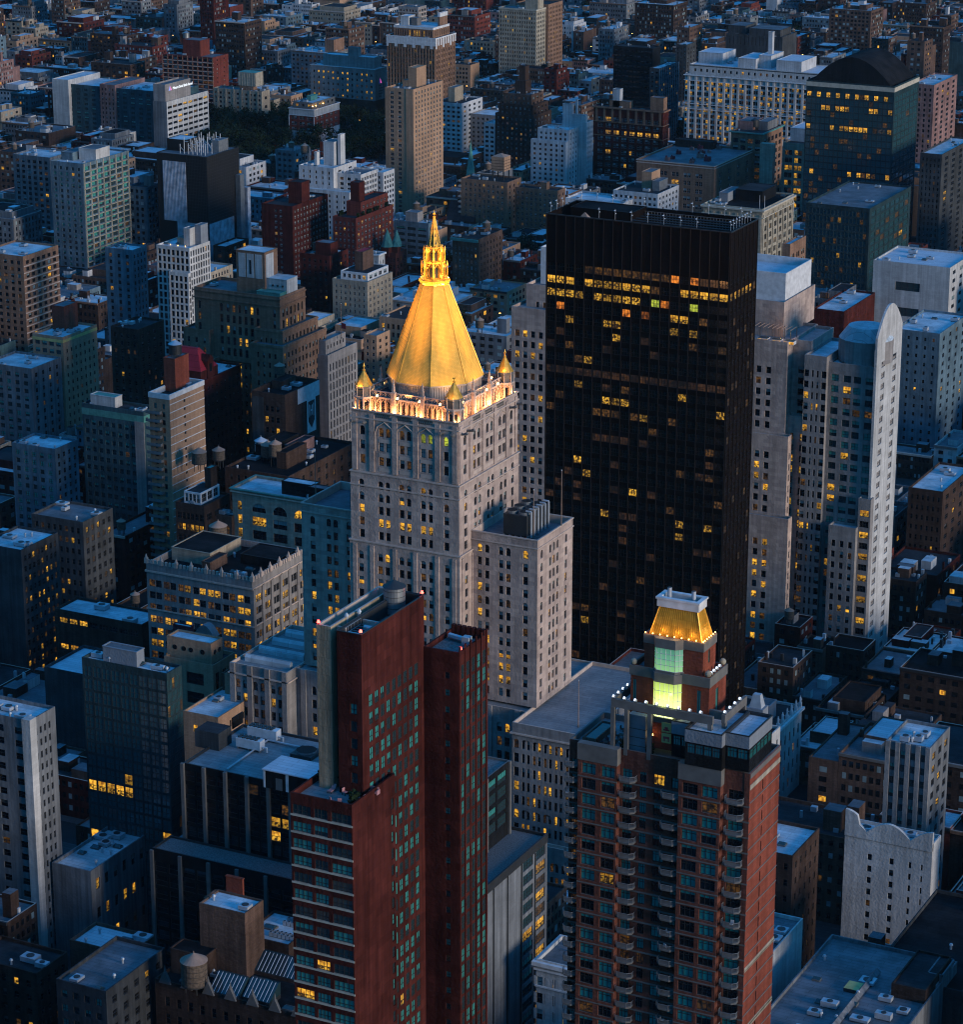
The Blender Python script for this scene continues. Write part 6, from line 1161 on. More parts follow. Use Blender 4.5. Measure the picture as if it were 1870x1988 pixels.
e.box(x0 + (x1 - x0) * .46, x0 + (x1 - x0) * .54, y0_ - .16, y0_ - .12, 94.5, 100, 'glass'); X7 = qq[0] + (qq[1] - qq[0]) * .76; e.box(X7 + .02, X7 + .12, y0_ + .8, y0_ + 6.5, 93, 102.5, 'white_stone')
sb.pent(.72, .995, .3, .72, 6.5, 'white_stone', 'roof_pale'); sb.pent(.72, .99, .05, .29, 2.2, 'copper_green', 'copper_green'); e = sb.part('porthole'); [e.bar((X7 + 3 + 2.2 * k, qq[2] + (qq[3] - qq[2]) * .3 - .3, 90.8), (X7 + 3 + 2.2 * k, qq[2] + (qq[3] - qq[2]) * .3, 90.8), .42, 'trim_dark', 10) for k in range(3)]
# painted-sign dark building
ds = HB('painted_sign_building', 'dark brick warehouse with a white painted band and shield sign on its blank wall', 'warehouse', 'the painted-sign warehouse', (553, 767), 487, 619.5, 63, 'dark_brick', dict(cols=fixed([(.40, .50), (.56, .66), (.72, .82)]), fh=4.2, wh=2.2, top=5, ws='few', var=lit_p(d=.8, h=.15, y=.05)), None, 'roof_black', 2.2, 5)
q = ds.main; ds.pent(.1, .4, .5, .9, 3, 'dark_brick', 'roof_black')
e = ds.piece('painted_band'); ya = q[2] + (q[3] - q[2]) * .36; e.box(q[1] - .02, q[1] + .03, ya, q[3], 57, 62.8, 'sign_white')
yp = q[2] + (q[3] - q[2]) * .62; e = ds.piece('shield_sign'); 
e.poly([(q[1] + .06, yp, 44), (q[1] + .06, yp + 6.5, 44), (q[1] + .06, yp + 6.5, 57.5), (q[1] + .06, yp, 57.5)], 'sign_white')
e.poly([(q[1] + .09, yp + 3.25, 45.5), (q[1] + .09, yp + 5.6, 48.5), (q[1] + .09, yp + 5.6, 56.2), (q[1] + .09, yp + .9, 56.2), (q[1] + .09, yp + .9, 48.5)], 'sign_dark')
for a, b_, c, d in ((1.5, 1.9, 50, 55), (4.6, 5.0, 50, 55), (2.4, 2.8, 50.5, 54.5), (3.7, 4.1, 50.5, 54.5), (2.8, 3.7, 52.2, 52.8)): e.poly([(q[1] + .12, yp + a, c), (q[1] + .12, yp + b_, c), (q[1] + .12, yp + b_, d), (q[1] + .12, yp + a, d)], 'sign_white')
e = ds.piece('painted_panel'); e.box(q[0] + .5, q[0] + (q[1] - q[0]) * .36, q[2] - .03, q[2] + .02, 44, 61, 'dark_concrete')
def text(body, loc, rot, size, mat, parent, name='lettering', glow=None):
    cu = bpy.data.curves.new('lettering', 'FONT'); cu.body = body; cu.size = size; cu.extrude = .03; cu.align_x = 'LEFT'; o = bpy.data.objects.new('tmp', cu); C.objects.link(o)
    dg_ = bpy.context.evaluated_depsgraph_get(); me = bpy.data.meshes.new_from_object(o.evaluated_get(dg_)); bpy.data.objects.remove(o); me.materials.clear(); me.materials.append(MATS[mat])
    n = bpy.data.objects.new(name, me); C.objects.link(n); n.parent = parent.root; n.location = tuple(loc[i] - parent.org[i] for i in range(3)); n.rotation_euler = rot; return n
RX = (math.pi / 2, 0, math.pi / 2)
flat_mat('faded_paint', (.13, .14, .15), .9)
def ds_post(b): text('TOYS', (q_ds[1] + .05, q_ds[3] - 7.5, 37.5), RX, 2.6, 'faded_paint', b)
q_ds = q; ds.post = ds_post
glow_mat('sign_glow', (.8, .9, 1), 1.5); glow_mat('sign_blue', (.1, .25, .9), .9); glow_mat('sign_pink', (.8, .1, .5), .9); flat_mat('sign_logo_blue', (.08, .22, .7), .7)
def sin_post(b):
    y = SIGNB[2] + (SIGNB[3] - SIGNB[2]) * .16; x = SIGNB[1] + .06; text('Mount Sinai Beth Israel', (x, y + 4, 42.6), RX, 2.55, 'sign_glow', b)
    m = MB(); m.poly([(x, y - 1, 42.4), (x, y + 1.2, 42.4), (x, y + .6, 45.4)], 'sign_blue'); m.poly([(x, y + 1.3, 42.4), (x, y + 3.2, 42.4), (x, y + .8, 45.6)], 'sign_pink'); m.build('sign_logo', b.root, b.org)
sin_.post = sin_post
def inf_post(b):
    v = b.vols[0]; x, y = v[1] + .06, v[2] + (v[3] - v[2]) * .26
    m = MB(); m.poly([(x, y + .5, 24.4), (x, y + 4.4, 24.4), (x, y + 2.2, 28.4)], 'sign_logo_blue'); m.poly([(x + .02, y + 3.0, 24.4), (x + .02, y + 5.0, 24.4), (x + .02, y + 2.5, 28.2)], 'sign_pink'); m.build('sign_logo', b.root, b.org)
    for k, t in enumerate(('New York', 'Eye and Ear', 'Infirmary of', 'Mount', 'Sinai')): text(t, (x, y + .5, 22.4 - 1.9 * k), RX, 2.0, 'sign_dark', b)
inf.post = inf_post
# ribbed grey building with the flag
rg = HB('ribbed_grey_building', 'grey stone building of narrow vertical strips with a flagpole on its roof', 'office building', 'the ribbed grey building', (636, 690), 610, 693, 62, 'limestone_grey', None, S(9, .42, fh=3.9, wh=3.0, top=4, ws='few', m=.03, rd=.5, var=lit_p(d=.93, m=.04, y=.03)), 'roof_grey', .8, 0)
q = rg.main; rg.vol(q[0], q[1] - 1.5, q[2] + 1, q[2] + (q[3] - q[2]) * .72, 61, 67.5, wall='limestone_grey', f=None, r=S(6, .35, fh=20, wh=1.6, top=2.2, ws='few'), roof='roof_terrace', par=.8); 
mast(663, 590, 657, 66.7, 'slim flagpole with a small red flag on the ribbed grey building', True)
# mansard building and the white-banded tower in front
mr = HB('red_mansard_building', 'dark red brick building with a bright red hipped roof and a long shaded side', 'apartment building', 'the red mansard building', (389, 741), 318, 467, 62, 'maroon_brick', S(4, .4, fh=3.4, wh=1.8, top=3, ws='few'), S(9, .34, fh=3.4, wh=1.6, top=3.2, ws='few', m=.03, var=lit_p(d=.78, h=.22)), 'roof_pale', .7, 3)
q = mr.main; xm = solve_x(322, q[2] + .5, 66); mr.cornice(q, 61.4, .6, .4, 'maroon_brick'); e = mr.piece('red_roof'); A0 = [(q[0] + .3, q[2] + 1), (q[1] - .4, q[2] + 1), (q[1] - .4, q[2] + 13), (q[0] + .3, q[2] + 13)]; e.box(q[0] + .3, q[1] - .4, q[2] + 1, q[2] + 13, 61.3, 65.5, 'maroon_brick'); e.prism(A0, 65.5, 73, 'roof_red', None, [(q[0] + 4, q[2] + 6.2), (q[1] - 5, q[2] + 6.2), (q[1] - 5, q[2] + 7.6), (q[0] + 4, q[2] + 7.6)])
e = mr.piece('dormer'); x = q[1] - 1.8; y = q[2] + 5; e.box(x - 2, x + 2.0, y, y + 4, 62, 69, 'maroon_brick'); e.prism([(x - 2.2, y - .2), (x + 2.2, y - .2), (x + 2.2, y + 4.2), (x - 2.2, y + 4.2)], 69, 71, 'maroon_brick', None, [(x - 2.2, y + 1.9), (x + 2.2, y + 1.9), (x + 2.2, y + 2.1), (x - 2.2, y + 2.1)]); e.box(x + 2.0, x + 2.06, y + 1.2, y + 2.8, 64.5, 67.5, 'glass')
wt = HB('white_banded_tower', 'brown brick apartment tower with white floor bands and pale corner balconies', 'apartment tower', 'the white-banded tower', (328, 767), 288, 395, 78, 'tan_brick', S(2, .36, fh=2.95, wh=1.9, top=3.6, ws='teal', m=.1), dict(cols=fixed([(.40, .45)]), fh=2.95, wh=1.3, top=3.6, ws='few'), 'roof_dark', 2.0, 4, parmat='trim_white')
MATS_w = 'orange_brick'; q = wt.main; wt.cornice(q, 76.2, 1.85, .18, 'trim_white', 'white_parapet'); e = wt.part('white_band')
for k in range(24): zz = 74.2 - 2.95 * k; e.box(q[1] - .02, q[1] + .1, q[2], q[3], zz, zz + .28, 'trim_white')
wt.pent(.0, .55, .45, .85, 12, 'orange_brick'); hb = wt.main
def wt_post(b):
    pr = MB(); pr.box(-3, 3, -1.4, 0, 0, .2, 'trim_grey'); s0 = pr.mesh('balcony'); ra = MB(); ra.box(-3, 3, -1.42, -1.36, .2, 1.15, 'railing'); ra.box(2.94, 3, -1.36, 0, .2, 1.15, 'railing'); ra.box(-3, -2.94, -1.36, 0, .2, 1.15, 'railing'); r0 = ra.mesh('railing'); v = b.vols[0]
    for k in range(22):
        o = bpy.data.objects.new('balcony', s0); C.objects.link(o); o.parent = b.root; o.location = (v[1] - 6.4 - b.org[0], v[2] - b.org[1], 70.6 - 2.95 * k); p = bpy.data.objects.new('railing', r0); C.objects.link(p); p.parent = o
wt.post = wt_post
# black-roofed block of tanks, cream loft, corner house
bk2 = HB('black_roofed_block', 'low black-roofed block crowded with water tanks below the painted-sign warehouse', 'loft building', 'the black-roofed block', (560, 925), 436, 690, 46, 'dark_brick', S(8, .4, fh=4, wh=2.2, ws='few'), S(8, .3, fh=4, wh=2, ws='few'), 'roof_black', 1, 12)
bk2.pent(.1, .36, .35, .75, 5, 'black_panel', 'roof_black'); bk2.pent(.4, .55, .5, .8, 4, 'pink_brick', 'roof_dark'); bk2.pent(.6, .75, .2, .5, 6, 'dark_brick', 'roof_black')
clf = HB('cream_arched_loft', 'cream loft with broad arched windows and a pale blue roof left of the limestone wing', 'loft building', 'the cream arched loft', (655, 979), 450, 700, 52, 'cream_stone', dict(cols=fixed([(.05, .09), (.19, .32), (.39, .52), (.59, .72), (.79, .92)]), fh=4.9, wh=3.2, top=4.4, ws='loft', arch=(0,), var=lambda r, c, n: 'y' if c == 0 and r < 4 else 'y' if (r, c) in ((1, 1),) else pick(dict(d=.55, h=.3, m=.1, y=.05))), None, 'roof_pale', .9, 7)
q = clf.main; clf.cornice(q, 50.6, .5, .6, 'trim_cream'); clf.cornice(q, 51.6, .4, .8, 'copper_green'); clf.pent(.42, .72, .25, .55, 4.5, 'black_panel', 'roof_pale'); clf.pent(.72, .98, .05, .3, 5, 'black_panel', 'roof_grey')
cnr = HB('glazed_penthouse_house', 'dark brick house with a glazed penthouse and lit loft windows', 'house', 'the glazed penthouse house', (396, 983), 340, 446, 47, 'dark_brick', SP(3, 1.8, .2, fh=4, wh=2.4, top=3.4, ws='loft', var=lambda r, c, n: pick(dict(y=.6, m=.4)) if r == 1 else pick(dict(d=.8, m=.2))), S(3, .6, fh=4, wh=2.4, top=3.4, ws='loft', var=lit_p(d=.9, m=.1)), 'roof_dark', .8, 4)
q = cnr.main; cnr.vol(q[0] + 2, q[1] - 3, q[2] + 2.5, q[3] - 2, 46, 50.5, wall='trim_white', f=S(4, .8, fh=8, wh=3, top=.7, ws='pale', var=lit_p(d=.6, h=.4)), r=S(3, .8, fh=8, wh=3, top=.7, ws='pale'), roof='roof_dark', par=.3); cnr.pent(.6, .95, .6, .95, 7, 'dark_brick', 'copper_green')
orn = HB('ornate_dark_facade', 'ornate dark terracotta front with a scrolled gable beside the cream arched loft', 'loft building', None, (449, 1003), 402, 470, 42, 'brown_brick', S(4, .5, fh=4.6, wh=3.2, top=3.6, ws='few', arch=(0,)), None, 'roof_dark', .8, 4)
# the castle building
ca = HB('crenellated_loft', 'dark stone loft with a crenellated white parapet and many yellow windows', 'loft building', 'the crenellated loft', (489, 1128.7), 283, 596, 58, 'limestone_grey', SP(7, 2.2, .18, fh=3.95, wh=2.3, top=5.2, ws='litup', m=.012, var=lambda r, c, n: pick(dict(y=.22, m=.36, d=.42)) if r < 3 else pick(dict(y=.45, m=.3, d=.25)), pier=(.4, 1.3), ptop=2.6), SP(6, 1.8, .18, fh=3.95, wh=2.3, top=5.2, ws='litup', m=.02, var=lambda r, c, n: pick(dict(y=.22, m=.36, d=.42)) if r < 3 else pick(dict(y=.45, m=.3, d=.25)), pier=(.4, 1.3), ptop=2.6), 'roof_black', 2.2, 9)
q = ca.main; ca.cornice(q, 55.2, .5, .4, 'trim_stone'); ca.cornice(q, 42.9, .4, .3, 'trim_stone')
for i in range(29):
    x = q[0] + (q[1] - q[0]) * (i + .25) / 29; ca.piece('battlement').box(x, x + .75, q[2] - .1, q[2] + .4, 58, 59.2, 'trim_stone')
for i in range(24):
    y = q[2] + .5 + (q[3] - q[2] - .5) * (i + .25) / 24; ca.piece('battlement').box(q[1] - .4, q[1] + .1, y, y + .75, 58, 59.2, 'trim_stone')
for i in range(8):
    x = q[0] + (q[1] - q[0]) * i / 7; e = ca.piece('finial'); e.box(x - .5, x + .5, q[2] - .3, q[2] + .7, 57.9, 59.6, 'trim_stone'); e.cyl(x, q[2] + .2, .5, 59.6, 61.0, 'trim_stone', 4, .05, ph=math.pi / 4)
for i in range(1, 7):
    y = q[2] + (q[3] - q[2]) * i / 6; e = ca.piece('finial'); e.box(q[1] - .7, q[1] + .3, y - .5, y + .5, 57.9, 59.6, 'trim_stone'); e.cyl(q[1] - .2, y, .5, 59.6, 61.0, 'trim_stone', 4, .05, ph=math.pi / 4)
ca.pent(.05, .42, .35, .9, 4, 'cream_brick', 'roof_black'); ca.pent(.6, .95, .55, .9, 3, 'black_panel', 'roof_black'); ca.pent(.42, .5, .2, .5, 3, 'brown_brick', 'roof_dark')
# porthole house and the low annexes
ph_ = HB('porthole_house', 'brown brick building with round porthole windows in its pale-roofed top block', 'building', 'the porthole house', (413, 1292), 318, 456, 50, 'tan_brick', dict(cols=fixed([(.1, .22), (.45, .80)]), fh=6, wh=3.6, top=3.4, ws='few'), S(3, .5, fh=12, wh=7, top=3, ws='few'), 'roof_dark', 1, 2)
q = ph_.main; ph_.vol(q[0] - .5, q[1] - 2, q[2] + 2.5, q[3] - 3.5, 49, 55.5, wall='tan_brick', roof='roof_pale', par=.6, f=None); e = ph_.part('porthole'); v = ph_.main
for k in (.18, .38, .54, .80): x = v[0] + (v[1] - v[0]) * k; e.bar((x, v[2] - .08, 52.4), (x, v[2] + .05, 52.4), .75, 'glass', 14)
for k in (.3, .7): y = v[2] + (v[3] - v[2]) * k; e.bar((v[1] - .05, y, 52.4), (v[1] + .08, y, 52.4), .75, 'glass', 14)
dm = Bld('quonset_roof_block', 'low block with a barrel-vaulted grey metal roof below the crenellated loft', 'building'); dm.short = 'the barrel-roofed block'; qd = foot((415, 1240), 330, 430, 44); dm.vol(*qd, 0, 44, wall='dark_brick', roof='roof_dark', par=.6); dm.pent(.05, .45, .1, .5, 2.5, 'red_paint', 'roof_pale')
e = dm.piece('barrel_roof'); xs = [qd[0] + (qd[1] - qd[0]) * (.5 + .5 * k / 8) for k in range(9)]; hs = [43.5 + 4 * math.sin(math.pi * k / 8) for k in range(9)]
for k in range(8): e.poly([(xs[k], qd[2] + .6, hs[k]), (xs[k + 1], qd[2] + .6, hs[k + 1]), (xs[k + 1], qd[3] - .6, hs[k + 1]), (xs[k], qd[3] - .6, hs[k])], 'steel')
e.poly([(x, qd[2] + .6, h) for x, h in zip(xs, hs)], 'steel')
an = HB('tan_annex', 'low tan brick annex with pale blue roofs and three yellow windows', 'building', 'the tan annex', (423, 1393.6), 354.6, 542.5, 44, 'tan_brick', dict(cols=fixed([(.28, .40), (.56, .68), (.74, .86)]), fh=12, wh=2.2, top=3.6, ws='loft', var=lit_p(y=1)), S(9, .25, fh=4.4, wh=2, top=3, ws='few', var=lit_p(d=.8, y=.2)), 'roof_pale', .7, 3)
q = an.main; an.vol(q[1] - 9, q[1] + .3, q[2] + 18, q[3] - .3, 43, 49.5, wall='tan_brick', f=None, r=S(5, .5, fh=4.4, wh=2.6, top=2.6, ws='loft', var=lit_p(d=.7, y=.3)), roof='roof_grey', par=.8); an.main = q; an.pent(.05, .4, .6, .95, 5, 'brown_brick', 'roof_dark')
# dark office block with chillers on the roof
do = Bld('finned_black_office', 'black office block with pale concrete fins and white chillers on its tiled roof', 'office building'); do.short = 'the finned black office'
DX0, DY0 = at(355, 1480.5, 70); D1 = solve_x(960, DY0, 70); DYB = solve_y(470, DX0 + 2, 70)
DYB = at(470, 1440, 70)[1] if DYB < DY0 + 10 else DYB
dyb = at(420, 1395, 70); DYB = max(DY0 + 22, min(dyb[1], DY0 + 40))
fo = dict(fh=3.7, wh=2.7, top=1.9, ws='few', rd=.2, m=.004)
def dov(r, c, n): return pick(dict(y=.45, d=.4, m=.15)) if (r == 3 and c in (8, 9, 10, 11)) or (r == 2 and c in (4, 8, 9, 10, 11, 12)) else pick(dict(d=.95, m=.05))
do.vol(DX0, D1 - 12, DY0, DYB, 48, 70, wall='black_panel', f=S(24, .86, var=dov, **fo), r=S(8, .86, **fo), roof='roof_terrace', par=.7, parmat='trim_dark'); dq = do.main
e = do.part('fin')
for k in range(13): x = DX0 + (D1 - 12 - DX0) * k / 12; e.box(x - .45, x + .45, DY0 - .7, DY0 + .02, 46, 70, 'trim_grey')
do.vol(DX0 - 4, D1 - 8, DY0 - 9, DY0 - .72, 0, 50, wall='black_panel', f=S(20, .86, var=lambda r, c, n: pick(dict(y=.5, d=.5)) if r == 0 and c > 8 else 'd', **dict(fo, top=3.4)), roof='gravel', par=.5, parmat='trim_dark'); e = do.part('fin'); v = do.main
for k in range(11): x = v[0] + (v[1] - v[0]) * k / 10; e.box(x - .45, x + .45, v[2] - .6, v[2] + .02, 0, 49.5, 'trim_grey')
do.vol(DX0 - 4, D1 - 12, DY0 - .7, DYB + 4, 0, 48, wall='black_panel', par=0)
zr = 69.3
def bx_(a, b, c, d, z0, z1): pass
p = at(385, 1450, zr); e = do.piece('stair_hut'); e.box(p[0] - 1, p[0] + 6, p[1], p[1] + 6, zr - .02, zr + 4.6, 'dark_concrete', 'roof_dark')
def chiller(px, py, L_, label):
    x, y = at(px, py, zr); r = empty('chiller', (x, y, zr), label, 'chiller'); m = MB(); m.box(0, L_, 0, 2.4, .6, 3.0, 'trim_white'); m.build('casing', r); m = MB(); [m.box(a, a + .3, 0, 2.4, 0, .6, 'steel') for a in (.2, L_ / 2, L_ - .5)]; m.build('frame', r)
    for i in range(int(L_ / 1.25)):
        for j in (.65, 1.75): m = MB(); m.cyl(.7 + 1.2 * i, j, .5, 3.0, 3.3, 'trim_dark', 10); m.build('fan', r)
    m = MB(); m.bar((L_, .8, 1.4), (L_ + 1.5, .8, 1.4), .22, 'trim_white', 6); m.bar((L_ + 1.5, .8, .2), (L_ + 1.5, .8, 1.5), .22, 'trim_white', 6); m.build('pipe', r); return r
chiller(458, 1453, 7.0, 'white rooftop chiller with fans, nearer of two on the black office roof'); chiller(480, 1431, 8.5, 'white rooftop chiller with ten fans, farther of two on the black office roof')
x, y = at(512, 1528, zr); e = do.piece('plant_house'); e.box(x, x + 17, y, y + 9, zr - .02, zr + 4.6, 'black_panel', 'roof_white'); e.box(x - .04, x + .5, y - .06, y, zr, zr + 4.6, 'trim_white'); e.box(x + 6.2, x + 7, y - .06, y, zr, zr + 4.6, 'trim_white'); e.box(x + 3.4, x + 5.2, y - .07, y, zr, zr + 3, 'trim_grey'); e.box(x - .3, x + 17, y - .3, y + 9, zr + 4.6, zr + 4.85, 'roof_white')
e = do.piece('screen_wall'); p0, p1 = at(450, 1415, zr), at(516, 1385, zr); e.box(p0[0], p0[0] + .3, p0[1], p0[1] + 5, zr - .02, zr + 3, 'black_panel')
e = do.piece('pipe_run'); a = at(440, 1497, zr); b_ = at(520, 1440, zr); c = at(600, 1458, zr); e.bar((*a, zr + .5), (*b_, zr + .5), .25, 'galvanised', 6); e.bar((*b_, zr + .5), (*c, zr + .5), .25, 'galvanised', 6)
e = do.piece('exhaust_fan'); p = at(595, 1466, zr); e.box(p[0] - 3, p[0] + 3, p[1] - 3, p[1] + 3, zr - .02, zr + 1, 'trim_dark'); e.cyl(p[0], p[1], 2.6, zr + 1, zr + 1.5, 'steel', 16, top='net_black')
# concrete slab building right of the maroon tower
cb = Bld('concrete_panel_block', 'grey concrete panel block with black windows wedged right of the maroon tower', 'office building'); cb.short = 'the concrete panel block'
zc = 62; cx1_, cyE = at(1063, 1618, zc); cyS = solve_y(951, cx1_, zc) - 8
cb.vol(cx1_ - 45, cx1_, cyS, cyE, 0, zc, wall='grey_concrete', r=dict(cols=lambda W: [(W * .66, W * .80), (W * .845, W * .97)], fh=3.7, wh=2.6, top=2.2, ws='strip', rd=.3, var=lambda r, c, n: pick(dict(y=.45, m=.2, d=.35)) if (c == 1 and r > 0) or r in (4, 5) else pick(dict(d=.6, h=.4))), f=None, roof='gravel', par=.8, parmat='trim_dark'); v = cb.main
e = cb.part('dark_edge'); e.box(v[1] - .02, v[1] + .15, v[2], v[3], 59.8, 62.05, 'trim_dark'); [e.box(v[1] - .02, v[1] + .2, v[2] + (v[3] - v[2]) * t, v[2] + (v[3] - v[2]) * t + .5, 0, 59.7, 'trim_dark') for t in (.25, .44, .63, .82)]
zc2 = 80; x9 = cx1_ - 9; 
yy_ = solve_y(990, x9, zc2); cb.vol(x9 - 25, x9, yy_ - 26, yy_, 61, zc2, wall='black_panel', r=dict(cols=lambda W: [(W * .56, W * .72), (W * .76, W * .93)], fh=3.7, wh=2.6, top=1.6, ws='strip', rd=.2, var=lambda r, c, n: 'y' if r == 4 else pick(dict(d=.6, h=.4))), f=None, roof='gravel', par=.5, parmat='trim_grey'); v = cb.main; e = cb.part('fin'); [e.box(v[1] - .02, v[1] + .5, y - .4, y + .4, 61, zc2, 'trim_grey') for y in (v[2] + 26 * .52, v[3] - .4)]
# white ornate corner left of the balconied tower
wo = HB('white_ornate_loft', 'white ornate stone building with a deep cornice, lower right of the concrete block', 'building', 'the white ornate building', (1130, 1882), 1042, 1178, 42, 'white_stone', SP(4, 2.2, .6, fh=4.2, wh=2.7, top=4.4, ws='stone', m=.05, pier=(.3, .9), ptop=3), None, 'roof_grey', .9, 3)
q = wo.main; wo.cornice(q, 40.6, 1.0, .9, 'trim_white'); wo.cornice(q, 39.4, .5, .5, 'trim_white'); wo.cornice(q, 35, .4, .3, 'trim_white')
# brick block with pale roofs, bottom left, skylights and tank
bl1 = HB('blank_brick_block', 'blank dark brick block with a pale blue roof left of the maroon tower base', 'building', 'the blank brick block', (475, 1774), 386, 511, 56, 'brown_brick', None, None, 'roof_pale', .5, 2)
q = bl1.main; bl1.vol(q[0] - 4, q[0] + 5, q[2] + 8, q[3] + 5, 0, 53, wall='brown_brick', roof='roof_pale', par=.6, r=None); bl1.pent(.4, .9, .85, .98, 5, 'orange_brick', name='chimney'); bl1.main = q
bl2 = HB('low_unit_roof', 'low pale roof lined with rows of white condenser units beside the maroon tower', 'building', 'the condenser roof', (560, 1835), 470, 620, 44, 'dark_brick', None, None, 'roof_pale', .6, 2)
q = bl2.main
def ac_proto(): 
    r = empty('condenser', (0, 0, 0)); m = MB(); m.box(-.45, .45, -.3, .3, .15, 1.2, 'galvanised'); m.build('casing', r); m = MB(); m.cyl(0, 0, .25, 1.2, 1.26, 'trim_dark', 8); m.build('fan', r); return r
AC = ac_proto(); n = 0
for row, cnt in ((.80, 14), (.66, 10), (.30, 8), (.22, 8)):
    for k in range(cnt):
        x, y = q[0] + 6 + k * 1.15, q[2] + (q[3] - q[2]) * row; lab, gr = 'white condenser unit in a row on the low pale roof by the maroon tower', 'condenser rows on the low pale roof'
        if n == 0: AC.location = (x, y, q[5]); tag(AC, lab, 'condenser', gr)
        else: copy_tree(AC, (x, y, q[5]), lab, gr)
        n += 1
sk_ = HB('skylit_dark_block', 'dark roofed block with long slanted skylights and ornate gables at the bottom edge', 'building', 'the skylit dark block', (600, 1975), 300, 660, 40, 'dark_brick', S(12, .4, fh=4.4, wh=2.4, top=4, ws='few'), None, 'roof_black', .8, 8)
q = sk_.main
for px, py, L_, d_ in ((432, 1845, 26, 0), (404, 1900, 10, 0), (470, 1912, 9, 0)):
    x, y = at(px, py + 30, q[5]); e = sk_.piece('skylight'); e.box(x, x + L_ * .8, y, y + 5, q[5] - .02, q[5] + 1, 'trim_dark'); e.prism([(x, y), (x + L_ * .8, y), (x + L_ * .8, y + 5), (x, y + 5)], q[5] + 1, q[5] + 4, 'glass_teal', None, [(x, y + 4.2), (x + L_ * .8, y + 4.2), (x + L_ * .8, y + 5), (x, y + 5)])
    for k in range(int(L_ * .8)): e.bar((x + k + .5, y - .02, q[5] + 1.05), (x + k + .5, y + 4.2, q[5] + 4.08), .08, 'galvanised', 4)
for k in range(7):
    x = q[0] + (q[1] - q[0]) * (k + .5) / 7; e = sk_.piece('gable'); e.prism([(x - 1.6, q[2] - .5), (x + 1.6, q[2] - .5), (x + 1.6, q[2] + .3), (x - 1.6, q[2] + .3)], 39.5, 42.4, 'trim_grey', None, [(x - .2, q[2] - .5), (x + .2, q[2] - .5), (x + .2, q[2] + .3), (x - .2, q[2] + .3)]); e.cyl(x, q[2] - .1, .3, 42.4, 44, 'trim_grey', 6, .05)
sk_.pent(.02, .25, .4, .8, 6, 'dark_brick', 'roof_black'); 
# --- statues court building behind the balconied tower
co = HB('statued_courthouse', 'white marble courthouse with statues along its roof, right of the balconied tower', 'courthouse', 'the statued courthouse', (1512, 1412), 1400, 1558, 26, 'white_stone', S(6, .3, fh=5, wh=3, top=5, ws='stone'), S(5, .3, fh=5, wh=3, top=5, ws='stone'), 'roof_dark', .8, 0); q = co.main; co.cornice(q, 24.6, .8, .7, 'trim_white'); co.pent(.55, .75, .2, .5, 5, 'grey_panel'); 
for k in range(6): e = co.piece('statue'); y = q[2] + .6 + (q[3] - q[2] - 1.2) * k / 5; e.box(q[1] - .8, q[1] + .1, y - .4, y + .4, 25.5, 27, 'trim_white'); e.cyl(q[1] - .35, y, .42, 27, 28.6, 'trim_white', 8, .3); e.cyl(q[1] - .35, y, .2, 28.6, 29.2, 'trim_white', 8, .12); e.bar((q[1] - .7, y, 28.3), (q[1] + .1, y + .3, 28.0), .12, 'trim_white', 5)
hv = HB('white_plant_block', 'narrow white block with a grey ventilation cowl behind the glassy penthouse', 'building', 'the white cowl block', (1487, 1437), 1380, 1516, 62, 'white_stone', None, S(3, .3, fh=4, wh=2.2, top=3, ws='few'), 'roof_dark', .8, 2); q = hv.main; e = hv.piece('cowl'); p = at(1470, 1395, 62); e.box(p[0] - 2.4, p[0] + 2.4, p[1] - 2, p[1] + 2, 61, 65.5, 'grey_panel'); e.prism([(p[0] - 1.7, p[1] - 1.4), (p[0] + 1.7, p[1] - 1.4), (p[0] + 1.7, p[1] + 1.4), (p[0] - 1.7, p[1] + 1.4)], 65.5, 69, 'galvanised', None, [(p[0] - 1, p[1] - .8), (p[0] + 1, p[1] - .8), (p[0] + 1, p[1] + .8), (p[0] - 1, p[1] + .8)])
# --- construction tower and white grid building
cn = Bld('construction_tower', 'tower under construction wrapped in black netting and white sheeting', 'construction site'); cn.short = 'the netted construction tower'
q = foot((400.7, 305), 303, 463, 66); cn.vol(*q, 0, 66, wall='net_black', roof='roof_grey', par=.4); W_, D_ = q[1] - q[0], q[3] - q[2]; e = cn.part('sheeting')
e.box(q[0] + W_ * .12, q[0] + W_ * .58, q[2] - .3, q[2] - .02, 30, 62, 'net_white'); e.box(q[0] + W_ * .38, q[1] - .5, q[2] - .3, q[2] - .02, 0, 29.9, 'net_white'); e.box(q[1] + .02, q[1] + .3, q[2] + .5, q[2] + D_ * .78, 0, 30, 'net_white')
for k in range(16): x = q[0] + W_ * (.14 + .43 * k / 15); e.box(x - .12, x + .12, q[2] - .42, q[2] - .3, 30, 62, 'net_white')
for k in range(18): y = q[2] + 1 + D_ * .74 * k / 17; e.box(q[1] + .3, q[1] + .42, y - .12, y + .12, 0, 29.5, 'net_white')
for k in range(20): x = q[0] + W_ * (.40 + .58 * k / 19); e.box(x - .12, x + .12, q[2] - .42, q[2] - .3, 0, 29.5, 'net_white')
e = cn.part('scaffold')
for j in range(22): zz = 30 + 1.7 * j; e.bar((q[1] + .35, q[2] + .5, zz), (q[1] + .35, q[3], zz), .05, 'trim_dark', 3); e.bar((q[0] + W_ * .6, q[2] - .35, zz), (q[1], q[2] - .35, zz), .05, 'trim_dark', 3)
for k in range(18): y = q[2] + .5 + (D_ - .5) * k / 17; e.bar((q[1] + .35, y, 30), (q[1] + .35, y, 67.5), .05, 'trim_dark', 3)
